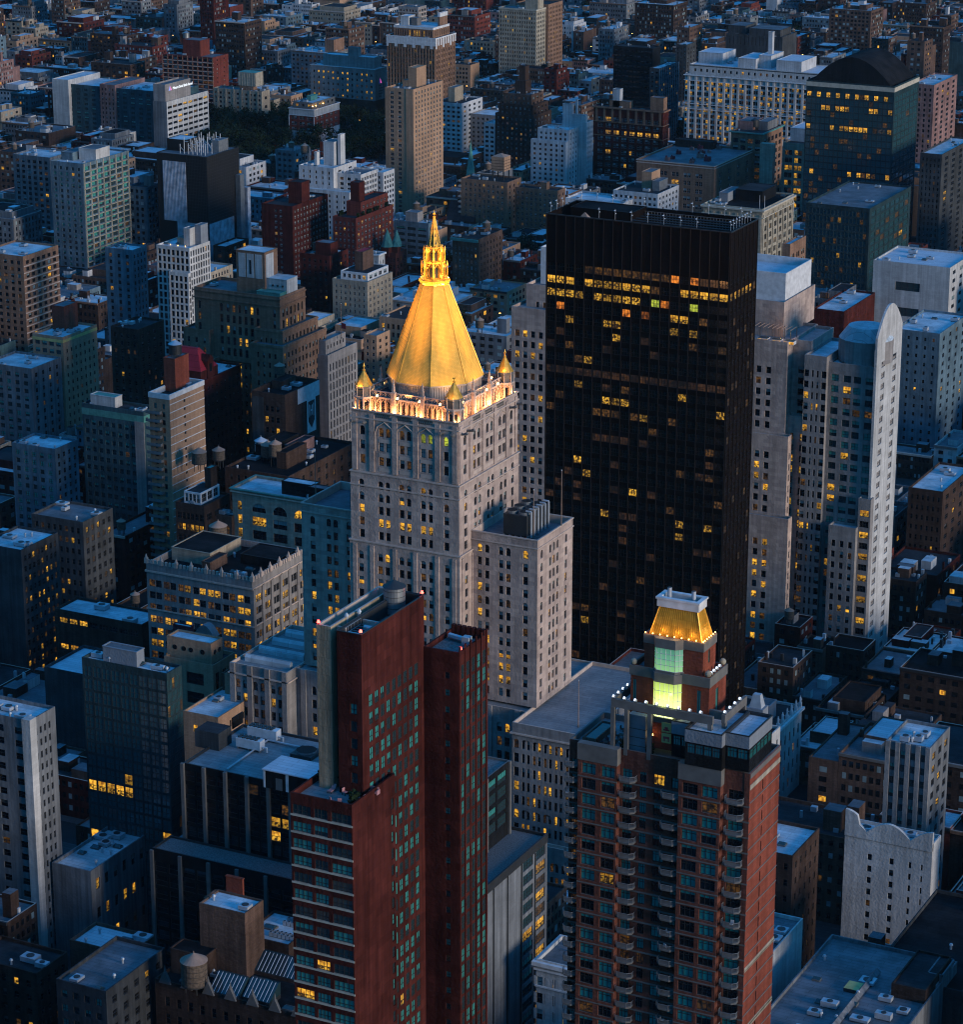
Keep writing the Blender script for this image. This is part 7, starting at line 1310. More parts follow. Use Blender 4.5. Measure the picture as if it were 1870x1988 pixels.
for k in range(14): x = q[0] + W_ * (.6 + .4 * k / 13); e.bar((x, q[2] - .35, 30), (x, q[2] - .35, 67.5), .05, 'trim_dark', 3)
e = cn.piece('steel_frame')
for i in range(7):
    for j in range(4):
        x, y = q[0] + W_ * (.38 + .5 * i / 6), q[2] + D_ * (.15 + .6 * j / 3); h = rng.uniform(4, 10); e.bar((x, y, 65.4), (x, y, 66 + h), .22, 'galvanised', 4)
        if i < 6: x2 = q[0] + W_ * (.38 + .5 * (i + 1) / 6); e.bar((x, y, 66 + h * .7), (x2, y, 66 + h * (.7 if (i + j) % 2 else .2)), .16, 'galvanised', 4)
cn.main = (q[0], q[1], q[2], q[3], 66, 65.6); cn.pent(.02, .40, .3, .7, 6, 'net_black', 'roof_pale'); cn.pent(.78, .92, .5, .8, 6, 'steel'); e = cn.piece('hoist'); e.box(q[1] + .5, q[1] + 3.5, q[3] - 5, q[3] - 1, 0, 52, 'steel'); e.box(q[1] + .5, q[1] + 3.5, q[3] + 2, q[3] + 5, 0, 44, 'net_white')
wg = HB('white_grid_tower', 'slim white gridded apartment tower with lamps on its roof deck', 'apartment tower', 'the white grid tower', (367, 482), 303, 407, 68, 'white_stone', S(7, .66, fh=3.3, wh=2.5, top=1.6, ws='few', m=.02, rd=.45), S(8, .6, fh=3.3, wh=2.5, top=1.6, ws='few', m=.02, rd=.45), 'roof_pale', .8, 5)
wg.pent(.62, .8, .35, .7, 8, 'white_stone'); wg.pent(.8, .98, .6, .95, 9, 'grey_panel'); wg.pent(.35, .62, .45, .8, 3, 'cream_stone'); q = wg.main
wg.vol(q[0] + (q[1] - q[0]) * .44, q[1] + .6, q[2] - 2.4, q[2] - .02, 0, 57, wall='white_stone', f=S(4, .66, fh=3.3, wh=2.5, top=1.6, ws='few', rd=.4), r=S(1, .5, fh=3.3, wh=2.5, top=1.6, ws='few'), roof='roof_pale', par=.6)
for k in range(7): bulb(q[0] + 2.5 + k * 2, q[2] + 1.6 + (k % 2) * 3, q[5], 'small warm lamp on the roof deck of the white grid tower', 'lamps on the white grid tower deck', 'lamp_bulb', .2)
# church with green spire, right of the tan tower
chs = Bld('dark_church', 'dark church with a thin green copper spire right of the tan tower', 'church'); chs.short = 'the dark church'
qc = foot((918, 440), 862, 945, 12); x, y = at(832 + 78, 440, 0); chs.vol(*qc, 0, 12, wall='dark_brick', f=S(5, .3, fh=12, wh=5, top=3, ws='few', arch='all'), par=0, roof='roof_dark'); e = chs.piece('gable_roof'); e.prism([(qc[0], qc[2]), (qc[1], qc[2]), (qc[1], qc[3]), (qc[0], qc[3])], 12, 24, 'roof_dark', None, [(qc[0], (qc[2] + qc[3]) / 2 - .1), (qc[1], (qc[2] + qc[3]) / 2 - .1), (qc[1], (qc[2] + qc[3]) / 2 + .1), (qc[0], (qc[2] + qc[3]) / 2 + .1)])
e = chs.piece('spire'); x, y = qc[0] + 6, qc[3] + 4; e.box(x - 4, x + 4, y - 4, y + 4, 0, 22, 'dark_brick'); e.cyl(x, y, 4.6, 22, 56, 'copper_green', 8, .05)
# ------------------------------------------------------------------ left strip
def LS(name, label, cat, short, F, L, Rr, z, wall, f, r, roof, clut=5, **k): return HB(name, label, cat, short, F, L, Rr, z, wall, f, r, roof, .9, clut, **k)
a = LS('teal_balcony_tower', 'tall cream and teal apartment tower with a gridded balcony front, far left', 'apartment tower', 'the cream balcony tower', (160, 318), 97, 249, 66, 'blue_panel', S(5, .45, fh=3, wh=1.7, ws='tealn'), S(7, .72, fh=3.0, wh=2.0, top=2, ws='tealn', m=.02, rd=.8, pier=(.3, .6), pmat='cream_stone', ptop=.3, band=(.3, .35, 'cream_stone'), var=lit_p(d=.35, h=.3, b=.3, m=.05)), 'roof_pale'); a.pent(.45, .98, .3, .6, 6, 'white_stone'); a.pent(.05, .4, .2, .7, 4, 'blue_panel')
a = LS('teal_wide_block', 'wide teal block behind the cream balcony tower', 'apartment block', 'the wide teal block', (330, 180), 108, 385, 40, 'teal_panel', S(14, .5, fh=3.1, wh=1.7, ws='tealn', m=.02, var=lit_p(d=.7, h=.3)), None, 'roof_pale', 8); q = a.main; a.vol(q[0] - 1, q[0] + 12, q[2] - 3, q[3], 0, 43, wall='white_stone', r=None, f=None, roof='roof_pale', par=.6); a.vol(q[0] + 36, q[0] + 48, q[2] - 1.5, q[3], 0, 42, wall='pink_brick', f=S(4, .4, fh=3.1), roof='roof_grey', par=.6)
LS('grey_left_block', 'grey apartment block at the left edge beside the cream balcony tower', 'apartment block', 'the grey left block', (96, 306), 24, 142, 46, 'grey_concrete', S(6, .55, fh=3.1, ws='apt'), S(4, .5, fh=3.1, ws='apt'), 'roof_pale')
LS('cream_pillar_block', 'brown apartment block with pale window bands at the left edge', 'apartment block', 'the brown left-edge block', (44, 498), -40, 112, 52, 'brown_stone', S(6, .5, fh=3.2), S(6, .55, fh=3.2, ws='apt', band=(.15, .5, 'trim_stone')), 'roof_pale')
LS('white_porthole_tower', 'narrow pale blue tower with columns of dark windows left of the white grid tower', 'apartment tower', 'the narrow pale blue tower', (256, 486), 203, 284, 62, 'blue_panel', S(3, .35, fh=3.1, ws='few'), S(4, .4, fh=3.1, ws='few'), 'roof_pale')
LS('dark_left_tower', 'dark brown brick tower between the beige side block and the mansard building', 'apartment tower', 'the dark left tower', (268, 640), 214, 318, 66, 'dark_brick', S(4, .4, fh=3.2, ws='few'), S(4, .4, fh=3.2, ws='few'), 'roof_dark')
a = LS('yellow_topped_block', 'beige block with a lit yellow top storey on the left side', 'office building', 'the yellow-topped block', (121, 655), 62, 187, 58, 'tan_brick', S(4, .7, fh=3.2, ws='tealn', var=lit_p(d=.6, h=.4)), S(7, .32, fh=3.4, wh=1.6, top=5.5, ws='few', m=.05), 'roof_pale'); q = a.main; a.cornice(q, 55.6, 1.2, .1, 'poster_yellow', 'yellow_band'); a.pent(.1, .5, .5, .9, 10, 'orange_brick')
LS('violet_grey_block', 'pale violet-grey block left of the yellow-topped block', 'apartment block', None, (60, 716), -30, 118, 50, 'grey_concrete', S(5, .5, fh=3.2, ws='tealn'), S(4, .3, fh=3.2, ws='few'), 'roof_pale')
a = LS('teal_office_block', 'big dark teal office block with bands of windows left of the white-banded tower', 'office building', 'the big teal office', (278, 800), 158, 305, 58, 'teal_panel', S(9, .62, fh=3.5, wh=1.9, top=6, ws='tealn', m=.02, var=lit_p(d=.75, h=.2, m=.05)), None, 'roof_dark', 7); q = a.main; a.cornice(q, 53.8, 2.5, .1, 'copper_green', 'green_band'); e = a.part('pale_corner'); e.box(q[1] - 4, q[1] + .1, q[2] - .3, q[2] + .02, 0, 54, 'limestone_grey'); a.pent(.1, .5, .2, .7, 4, 'white_stone', 'copper_green')
LS('pale_blue_low_block', 'low pale blue block with an open-balconied end on the left side', 'apartment block', 'the low pale blue block', (106, 872), 22, 150, 50, 'blue_panel', S(5, .5, fh=3.1, ws='tealn'), S(4, .4, fh=3.1, ws='few'), 'roof_pale')
LS('lit_dark_loft', 'dark loft with yellow windows below the big teal office', 'loft building', 'the yellow-windowed dark loft', (160, 1014), 60, 218, 46, 'dark_concrete', S(8, .5, fh=3.8, wh=2, ws='loft', var=lit_p(d=.6, y=.2, m=.2)), S(5, .5, fh=3.8, wh=2, ws='loft', var=lit_p(d=.6, y=.2, m=.2)), 'roof_grey')
LS('lit_left_loft', 'teal-grey loft with rows of yellow windows at the left edge', 'loft building', 'the left-edge lit loft', (40, 1068), -40, 112, 54, 'dark_concrete', None, S(8, .55, fh=3.6, wh=2, ws='litup', var=lit_p(d=.5, y=.25, m=.25)), 'roof_pale')
LS('long_low_shed', 'long low shed with a pale blue roof and a strip of yellow windows', 'shed', 'the long pale shed', (275, 1213), 105, 318, 34, 'dark_brick', S(8, .8, fh=9, wh=1.8, top=2.6, ws='loft', var=lambda r, c, n: 'y' if c < 3 else 'd'), None, 'roof_pale', 2)
LS('pale_roof_garage', 'dark garage block with a bright pale blue roof at the left', 'garage', 'the pale-roofed garage', (225, 1322), 85, 300, 32, 'dark_concrete', None, None, 'roof_white', 3)
gt = LS('glass_corner_tower', 'green glass tower with a sharp sunless corner and a row of yellow windows', 'office tower', 'the green glass tower', (323, 1308), 158, 352, 86, 'black_teal', S(9, .86, fh=3.5, wh=2.9, top=2, ws='sea', m=.01, rd=.08, var=lambda r, c, n: 'y' if (r in (9, 13) and c < 5) else pick(dict(d=.93, h=.05, y=.02))), S(6, .9, fh=3.5, wh=3.0, top=2, ws='sea', m=.01, rd=.08, var=lambda r, c, n: pick(dict(d=.96, y=.02, m=.02))), 'roof_pale', 6); gt.pent(.2, .6, .3, .8, 4, 'grey_panel')
a = LS('cream_pier_tower', 'cream tower with a bright corner pier at the lower left edge', 'apartment tower', 'the cream pier tower', (56, 1400), -60, 106, 80, 'grey_concrete', S(3, .4, fh=3.4, ws='few'), S(4, .45, fh=3.3, wh=1.8, top=3, ws='few', m=.16, var=lit_p(d=.9, h=.1)), 'roof_pale'); q = a.main; e = a.part('corner_pier'); e.box(q[1] - 2, q[1] + .5, q[2] - .5, q[2] + 2.2, 0, 80.4, 'white_stone')
LS('pale_market_roof', 'low hall with striped pale roof panels below the green glass tower', 'hall', 'the striped-roof hall', (175, 1692), 100, 286, 40, 'grey_concrete', None, S(6, .4, fh=8, wh=3, top=3, ws='loft', var=lit_p(d=.4, h=.4, y=.2)), 'roof_pale', 10)
LS('striped_roof_block', 'dark block with a bright blue striped roof near the bottom left corner', 'building', 'the blue striped roof', (250, 1853), 134, 300, 36, 'brown_brick', None, S(3, .4, fh=4, ws='few'), 'roof_white', 5)
LS('teal_corner_block', 'dark teal block with one pale corner pier at the bottom left', 'building', None, (205, 1925), 108, 320, 44, 'dark_concrete', S(4, .5, fh=3.6, ws='tealn'), S(5, .4, fh=3.6, ws='few'), 'roof_grey', 4)
LS('dark_corner_block', 'very dark brick block in the bottom left corner', 'building', None, (70, 1890), -60, 130, 40, 'dark_brick', S(5, .4, fh=3.6, ws='few'), S(4, .4, fh=3.6, ws='few'), 'roof_dark', 4)
# ------------------------------------------------------------------ right strip
dt = HB('domed_glass_tower', 'dark teal glass tower with a rounded black roof at the upper right', 'office tower', 'the domed glass tower', (1738, 168), 1567, 1786, 92, 'black_teal', S(18, .86, fh=3.6, wh=2.8, top=6, ws='sea', m=.01, rd=.1, var=lambda r, c, n: 'y' if (r == 0 and c % 2 == 0) or (r in (2, 5, 12) and rng.random() < .4) else pick(dict(d=.88, m=.12))), S(6, .8, fh=3.6, wh=2.8, top=6, ws='sea', rd=.1, var=lit_p(d=.97, m=.03)), 'roof_black', .9, 0)
q = dt.main; dt.cornice(q, 88.8, 2.4, .15, 'trim_cream', 'pale_band'); e = dt.piece('domed_roof'); n = 12; xs = [q[0] + 3 + (q[1] - q[0] - 6) * k / n for k in range(n + 1)]; hs = [92 + 14 * math.sin(math.pi * k / n) ** .9 for k in range(n + 1)]
for k in range(n): e.poly([(xs[k], q[2] + 1.5, hs[k]), (xs[k + 1], q[2] + 1.5, hs[k + 1]), (xs[k + 1], q[3] - 1, hs[k + 1]), (xs[k], q[3] - 1, hs[k])], 'roof_black')
e.poly([(x, q[2] + 1.5, h) for x, h in zip(xs, hs)], 'black_panel'); e.poly([(x, q[3] - 1, h) for x, h in zip(xs[::-1], hs[::-1])], 'black_panel'); e.box(q[0] + 3, q[1] - 3, q[2] + 1.5, q[3] - 1, 91, 92, 'black_panel')
LS('pink_far_block', 'pinkish brick tower behind the domed glass tower', 'apartment tower', 'the pinkish tower', (1815, 165), 1770, 1860, 60, 'pink_brick', S(4, .4, fh=3.2, ws='few'), S(4, .4, fh=3.2, ws='few'), 'roof_pale')
LS('dark_right_block', 'dark grey apartment block at the right edge beside the domed tower', 'apartment block', None, (1830, 300), 1788, 1890, 60, 'dark_concrete', S(5, .4, fh=3.2, ws='few'), S(4, .4, fh=3.2, ws='few'), 'roof_pale')
LS('low_teal_podium', 'dark low teal podium below the domed glass tower', 'office building', 'the teal podium', (1690, 405), 1566, 1770, 58, 'black_teal', S(16, .84, fh=3.6, wh=2.6, ws='sea', var=lit_p(d=.92, y=.03, m=.05)), S(8, .8, fh=3.6, wh=2.6, ws='sea'), 'roof_grey', 8)
LS('dark_red_low_house', 'dark red block with a pale roof strip left of the white blocky building', 'building', 'the dark red low block', (1640, 605), 1580, 1700, 40, 'maroon_brick', None, None, 'roof_pale', 3)
a = LS('white_blocky_building', 'bright white blocky building with one dark window group at the right', 'building', 'the white blocky building', (1846, 520), 1697, 1890, 54, 'white_stone', dict(cols=fixed([(.30, .62)]), fh=12, wh=4, top=9, ws='strip'), S(3, .4, fh=4), 'roof_white', 6)
LS('right_grey_slab', 'blue-grey slab with small dark windows right of the stepped limestone tower', 'apartment block', 'the blue-grey slab', (1826, 648), 1738, 1880, 56, 'blue_panel', S(5, .28, fh=3.6, wh=1.5, ws='few'), S(4, .3, fh=3.6, ws='few'), 'roof_pale')
LS('dark_right_loft', 'low dark loft with pale roof right of the limestone tower foot', 'loft building', None, (1832, 955), 1765, 1890, 36, 'dark_brick', S(6, .4, fh=3.8, ws='loft', var=lit_p(d=.9, y=.1)), S(4, .4, fh=3.8, ws='few'), 'roof_pale')
LS('grey_fin_tower', 'grey tower with bright corner piers on the lower right', 'office tower', 'the grey pier tower', (1808, 1452), 1722, 1846, 62, 'grey_concrete', S(4, .5, fh=3.7, wh=2, ws='tealn', pier=(.5, 1.2), pmat='limestone_grey', ptop=0, var=lit_p(d=.7, h=.25, y=.05)), S(3, .5, fh=3.7, wh=2, ws='loft', var=lit_p(d=.8, y=.2)), 'roof_pale')
a = LS('white_curved_block', 'white block with a scalloped roofline and small window columns, lower right', 'building', 'the white scalloped block', (1812, 1640), 1642, 1828, 46, 'white_stone', dict(cols=fixed([(.27, .32), (.52, .57), (.74, .77), (.88, .90)]), fh=3.2, wh=1.7, top=6, ws='few'), None, 'roof_pale', 5, parmat='white_stone'); q = a.main
e = a.piece('scalloped_gable'); n = 36; xs = [q[0] + (q[1] - q[0]) * k / n for k in range(n + 1)]; hs = [46 + 3.2 * abs(math.cos(2 * math.pi * (k / n) * 1.0)) + (2 if k < 6 else 0) for k in range(n + 1)]
ya, yb = q[2] - .3, q[2] + .6; e.poly([(xs[0], ya, 44), (xs[-1], ya, 44)] + [(x, ya, h) for x, h in zip(xs[::-1], hs[::-1])], 'white_stone'); e.poly([(xs[-1], yb, 44), (xs[0], yb, 44)] + [(x, yb, h) for x, h in zip(xs, hs)], 'white_stone')
for k in range(n): e.poly([(xs[k], ya, hs[k]), (xs[k + 1], ya, hs[k + 1]), (xs[k + 1], yb, hs[k + 1]), (xs[k], yb, hs[k])], 'white_stone')
e.poly([(xs[-1], ya, 44), (xs[-1], yb, 44), (xs[-1], yb, hs[-1]), (xs[-1], ya, hs[-1])], 'white_stone'); e.poly([(xs[0], yb, 44), (xs[0], ya, 44), (xs[0], ya, hs[0]), (xs[0], yb, hs[0])], 'white_stone')
fr_ = LS('flat_grey_roof_hall', 'wide flat grey roof with a yellow rooflight in the bottom right corner', 'hall', 'the wide grey roof', (1700, 2080), 1440, 1860, 44, 'grey_concrete', None, None, 'roof_grey', 16); q = fr_.main; fr_.vol(q[0] + 22, q[0] + 30, q[2] + (q[3] - q[2]) * .62, q[3] - 3, 42, 46.5, wall='dark_brick', roof='roof_dark', par=.6); fr_.vol(q[0] + 30.5, q[1] - 3, q[3] - 12, q[3] - 3, 42, 46, wall='grey_concrete', roof='roof_black', par=.6); fr_.clutter(8, q)
p = at(1662, 1922, 43); e = fr_.piece('rooflight'); e.box(p[0] - 2.2, p[0] + 2.2, p[1] - 2, p[1] + 2, 43, 44, 'trim_dark', 'poster_yellow'); e = fr_.piece('parapet'); p0, p1 = at(1628, 1985, 43), at(1690, 1860, 43); e.bar((p0[0], p0[1] - 10, 43.6), (p0[0], p0[1] + 26, 43.6), .9, 'grey_concrete', 4)
LS('black_roof_garage', 'black-roofed block beyond the wide grey roof, lower right', 'garage', 'the black garage roof', (1870, 1925), 1690, 1990, 42, 'dark_concrete', None, None, 'roof_black', 5)
LS('dark_gap_loft', 'dark loft with three yellow slit windows right of the balconied brick tower', 'loft building', 'the dark slit-window loft', (1540, 1662), 1455, 1592, 46, 'dark_brick', S(4, .4, fh=4.4, ws='few'), S(5, .3, fh=4.4, ws='loft', var=lit_p(d=.9, y=.1)), 'roof_pale', 5)
LS('white_court_block', 'white-walled courtyard block with a planted deck beside the balconied tower', 'building', None, (1500, 1850), 1440, 1560, 46, 'white_stone', None, None, 'roof_grey', 3)
# ------------------------------------------------------------------ ground, pavements
HEROES = list(BLDS)
gm_ = MB(); gm_.poly([(-5000, -1000, 0), (5000, -1000, 0), (5000, 8000, 0), (-5000, 8000, 0)], 'asphalt'); gm_.build('ground', None, kind='structure')
BP, BD, XP_, XW = 80.0, 61.0, 165.0, 140.0
Y0, X0_ = 617.0 - 80 * 4, -415.0 - 165 * 9
pv_ = MB(); blocks = []
for j in range(34):
    for i in range(18):
        x, y = X0_ + XP_ * i, Y0 + BP * j; p = proj(x + XW / 2, y + BD / 2, 0)
        if p[2] > 200 and -500 < p[0] < 2400 and -150 < p[1] < 2600: blocks.append((x, x + XW, y, y + BD)); pv_.box(x - 4, x + XW + 4, y - 3.5, y + BD + 3.5, 0, .15, 'paving', bottom=False)
pv_.build('pavement', None, kind='structure')
FOOT = [v for b in HEROES for v in b.vols if v[4] < 40]
def free(x0, x1, y0, y1, m=.4):
    return not any(x0 < b + m and x1 > a - m and y0 < d + m and y1 > c - m for a, b, c, d, _, _ in FOOT)
PARKS = [(395, 742, 240, 345)]
def in_park(x0, x1, y0, y1):
    for u in (x0, (x0 + x1) / 2, x1):
        for v in (y0, (y0 + y1) / 2, y1):
            p = proj(u, v, 0)
            for a, b, c, d in PARKS:
                if a < p[0] < b and c < p[1] < d: return True
    return False
HB_BOX = [v for b in HEROES for v in b.vols]
def blocks_hero(x0, x1, y0, y1, z):
    """does the top of a small building cut across the upper part of one of the tall ones?"""
    for u in (x0, x1):
        for v in (y0, y1):
            d = (u, v, z - H)
            for a, b, c, e, z0, z1 in HB_BOX:
                if c <= y0 + 1 or z1 < 24: continue
                t0, t1 = 1.0, 9.0; ok = True
                for q, lo, hi in ((d[0], a, b), (d[1], c, e)):
                    s0, s1 = lo / q, hi / q
                    if s0 > s1: s0, s1 = s1, s0
                    t0, t1 = max(t0, s0), min(t1, s1)
                if t0 < t1:
                    zh = H + d[2] * t0
                    if zh > max(10, z1 * .42) and zh < z1: return True
    return False
WALLS = [('red_brick', 'red brick', 9), ('maroon_brick', 'dark red brick', 11), ('brown_brick', 'brown brick', 16), ('dark_brick', 'blackish brick', 26), ('tan_brick', 'tan brick', 8), ('cream_brick', 'cream brick', 8), ('white_brick', 'white brick', 6), ('grey_concrete', 'grey stone', 15), ('blue_panel', 'blue-grey', 9), ('pink_brick', 'pinkish', 3), ('teal_panel', 'teal', 6)]
ROOFS = [('roof_pale', 'pale blue roof', 40), ('roof_grey', 'grey roof', 28), ('roof_dark', 'dark roof', 18), ('roof_black', 'black roof', 7), ('roof_white', 'bright white roof', 9)]
def wpick(l):
    r = rng.random() * sum(q[2] for q in l)
    for q in l:
        r -= q[2]
        if r <= 0: return q
    return l[-1]
FILL = []
for (bx0, bx1, by0, by1) in blocks:
    for row in (0, 1):
        ya, yb = (by0, by0 + 30) if row == 0 else (by0 + 31, by1); x = bx0
        far = math.hypot((bx0 + bx1) / 2, by0) > 1500
        while x < bx1 - 6:
            w_ = rng.choice([9, 10, 12, 15, 20, 25, 32] if not far else [10, 13, 16, 20, 26, 34]); w_ = min(w_, bx1 - x)
            x0, x1 = x, x + w_ - .06; x += w_
            y0_, y1_ = (ya, yb - rng.uniform(0, 9)) if row == 0 else (ya + rng.uniform(0, 9), yb)
            if rng.random() < .03: continue
            if not free(x0, x1, y0_, y1_):
                # try a shallower lot beside the big neighbour
                for (c0, c1) in ((y0_, y0_ + 12), (y1_ - 12, y1_), (y0_, y0_ + 20), (y1_ - 20, y1_)):
                    if free(x0, x1, c0, c1): y0_, y1_ = c0, c1; break
                else: continue
            cx_, cy_ = (x0 + x1) / 2, (y0_ + y1_) / 2; p = proj(cx_, cy_, 14)
            if not (-120 < p[0] < 1990 and -90 < p[1] < 2080): continue
            if in_park(x0, x1, y0_, y1_): continue
            D = math.hypot(cx_, cy_); strip = p[0] < 300 or p[0] > 1570
            h = rng.gauss(16, 3.2); r_ = rng.random()
            if r_ < (.17 if strip else .07): h = rng.uniform(21, 34)
            if r_ < (.05 if strip else .015): h = rng.uniform(32, 46)
            if D < 760: h += rng.uniform(4, 14)
            if D > 2000 and r_ < .05: h = rng.uniform(26, 50)
            h = max(9, h)
            for _ in range(8):
                if h > 11 and blocks_hero(x0, x1, y0_, y1_, h + 2): h = max(10.5, h * .8)
            FILL.append(dict(b=(x0, x1, y0_, y1_), h=h, D=D, p=p)); BLOCKS.append((x0, x1, y0_, y1_, 0, h))
# low roofs crowd the avenue at the lower right
for i in range(18):
    xa = X0_ + XP_ * i - 20.5
    for k in range(60):
        ya = Y0 + 21 * k; p = proj(xa + 8, ya + 8, 12); w_ = rng.uniform(13, 16)
        if 1540 < p[0] < 1900 and 1080 < p[1] < 1850 and free(xa, xa + w_, ya, ya + 20): h = rng.uniform(10, 19); FILL.append(dict(b=(xa, xa + w_, ya, ya + 20.5), h=h, D=math.hypot(xa, ya), p=p)); BLOCKS.append((xa, xa + w_, ya, ya + 20.5, 0, h))
def build_fill(f, parts):
    x0, x1, y0_, y1_ = f['b']; h = f['h']; W_, D_ = x1 - x0, y1_ - y0_; wl = wpick(WALLS); rf = wpick(ROOFS); 
    if f['D'] < 950 and rng.random() < .7: rf = ROOFS[rng.choice([1, 2, 2, 3])]; wl = WALLS[rng.choice([1, 2, 3, 3])]
    f['w'], f['r'] = wl, rf
    if wl[0] in ('blue_panel', 'teal_panel') and f['D'] < 1500 and 300 < f['p'][0] < 1570: wl = WALLS[rng.randrange(7)]; f['w'] = wl
    mb = parts('wall'); par = rng.uniform(.5, 1.1); mat = wl[0]; zr = h - par; t = .35; cop = mat if rng.random() < .6 else 'trim_stone'
    def fbox(x0, x1, y0_, y1_, z0, h, par, roof):
        zr = h - par
        for q in (((x0, y0_), (x1, y0_)), ((x1, y0_), (x1, y1_)), ((x1, y1_), (x0, y1_)), ((x0, y1_), (x0, y0_))):
            (a, b), (c, d) = q; mb.poly([(a, b, z0), (c, d, z0), (c, d, h), (a, b, h)], mat)
            n = lambda u, v: (u + (t if u == x0 else -t), v + (t if v == y0_ else -t))
            mb.poly([(a, b, h), (c, d, h), (*n(c, d), h), (*n(a, b), h)], cop); mb.poly([(*n(a, b), h), (*n(c, d), h), (*n(c, d), zr), (*n(a, b), zr)], mat)
        parts('roof', True).poly([(x0 + t, y0_ + t, zr), (x1 - t, y0_ + t, zr), (x1 - t, y1_ - t, zr), (x0 + t, y1_ - t, zr)], roof)
    rear = rng.random()
    if rear < .4 and D_ > 14:      # a lower wing at the back
        ys = y1_ - D_ * rng.uniform(.25, .45); fbox(x0, x1 - rng.choice([0, W_ * .35]), ys + .02, y1_, 0, h - rng.uniform(2.5, 7), .6, rng.choice(ROOFS)[0]); y1_ = ys; D_ = y1_ - y0_
    fbox(x0, x1, y0_, y1_, 0, h, par, rf[0])
    if rear > .72 and W_ > 12:     # a set-back top storey
        a, b = W_ * rng.uniform(.1, .3), D_ * rng.uniform(.15, .35); fbox(x0 + a, x1 - W_ * rng.uniform(.05, .3), y0_ + b, y1_ - 1, zr - .02, h + rng.uniform(2, 3.4), .4, rng.choice(ROOFS)[0])
    fh = rng.uniform(3.0, 3.8); sty = rng.random(); lit = .012 if sty < .9 else .09; ww = rng.uniform(.9, 1.3) if sty < .6 else rng.uniform(1.6, 2.4); bay = ww * rng.uniform(1.7, 2.5)
    if f['vis']:
        for face, L_ in (('f', W_), ('r', D_)):
            if face == 'r' and rng.random() < .35 and h < 22: continue
            n = max(1, int((L_ - 1.2) / bay)); z = h - rng.uniform(1.4, 2.3); wh = rng.uniform(1.5, 1.9)
            while z - wh > (1 if f['D'] < 1400 else 4):
                for k in range(n):
                    u = (L_ - n * bay) / 2 + bay * (k + .5); rr = rng.random(); m = 'lit' if rr < lit else 'lit_dim' if rr < lit * 2 else 'blind_grey' if rr < .25 else 'glass'
                    a, b = u - ww / 2, u + ww / 2
                    if face == 'f': mb.poly([(x0 + a, y0_ - .03, z - wh), (x0 + b, y0_ - .03, z - wh), (x0 + b, y0_ - .03, z), (x0 + a, y0_ - .03, z)], m)
                    else: mb.poly([(x1 + .03, y0_ + a, z - wh), (x1 + .03, y0_ + b, z - wh), (x1 + .03, y0_ + b, z), (x1 + .03, y0_ + a, z)], m)
                z -= fh
    if rng.random() < .5: 
        c = parts('cornice'); cm = rng.choice(['trim_stone', 'trim_dark', 'brown_stone', 'trim_grey']); c.box(x0 + .02, x1 - .02, y0_ - .55, y0_ + .02, h - .8, h + .05, cm)
    f['ft'] = 'a plain top'; nb = 0
    for k in range(rng.choice([0, 1, 1, 2]) if W_ < 16 else rng.choice([1, 2, 2, 3])):
        a, b = rng.uniform(2, min(6, W_ * .4)), rng.uniform(2.2, min(6.5, D_ * .4)); x, y = rng.uniform(x0 + .8, x1 - a - .8), rng.uniform(y0_ + .8, y1_ - b - .8); hh = rng.uniform(2.2, 3.6) if h < 24 else rng.uniform(3, 7)
        m = parts('bulkhead', True); bm = rng.choice([mat, mat, 'white_brick', 'brown_brick', 'limestone_grey', 'dark_brick']); m.box(x, x + a, y, y + b, zr - .02, zr + hh, bm, rng.choice(['roof_pale', 'roof_grey', rf[0]])); nb += 1
    if nb: f['ft'] = ('one roof hut', 'two roof huts', 'three roof huts')[min(nb, 3) - 1]
    for k in range(rng.choice([1, 2, 3, 4, 6])):
        m = parts('chimney', True); x, y = rng.choice([x0 + .6, x1 - 1.5, rng.uniform(x0 + 1, x1 - 2)]), rng.uniform(y0_ + 1, y1_ - 2); s_ = rng.uniform(.5, 1.1); m.box(x, x + s_, y, y + s_, zr - .02, zr + rng.uniform(1.2, 2.8), rng.choice([mat, 'galvanised', 'trim_white', 'trim_dark']))
    if W_ > 14:
        for k in range(rng.randint(1, 5)):
            m = parts('ac_unit', True); x, y, s_ = rng.uniform(x0 + 1.5, x1 - 3), rng.uniform(y0_ + 1.5, y1_ - 3), rng.uniform(.8, 1.8); m.box(x, x + s_, y, y + s_ * .8, zr - .02, zr + s_ * .8, 'galvanised')
# ------------------------------------------------------------------ which small buildings become things of their own
vis = []
for f in FILL:
    x0, x1, y0_, y1_ = f['b']; h = f['h']; n = 0; mb_ = (x0, x1, y0_, y1_, 0, h)
    BLOCKS.remove(mb_)
    for u in (.08, .5, .92):
        for v in (.08, .5, .92):
            q = (x0 + (x1 - x0) * u, y0_ + (y1_ - y0_) * v, h + .3); p = proj(*q)
            if 0 < p[0] < 1870 and 0 < p[1] < 1988 and not hidden(q): n += 1
    for q in ((x0 + (x1 - x0) * .5, y0_ - .1, h * .7), (x1 + .1, y0_ + (y1_ - y0_) * .5, h * .7)):
        p = proj(*q)
        if 0 < p[0] < 1870 and 0 < p[1] < 1988 and not hidden(q): n += 2
    BLOCKS.append(mb_); f['vis'] = n; m = FP / f['p'][2]; f['area'] = n / 13 * (x1 - x0) * m * ((y1_ - y0_) * m * .3 + h * m)
order = sorted([f for f in FILL if f['vis'] >= 2], key=lambda f: -f['area'])
IND = order[:300]; ids = {id(f) for f in IND}
far_parts = {}
def fp_(n, new=False): return far_parts.setdefault('all', MB())
for f in FILL:
    if id(f) not in ids: build_fill(f, fp_)
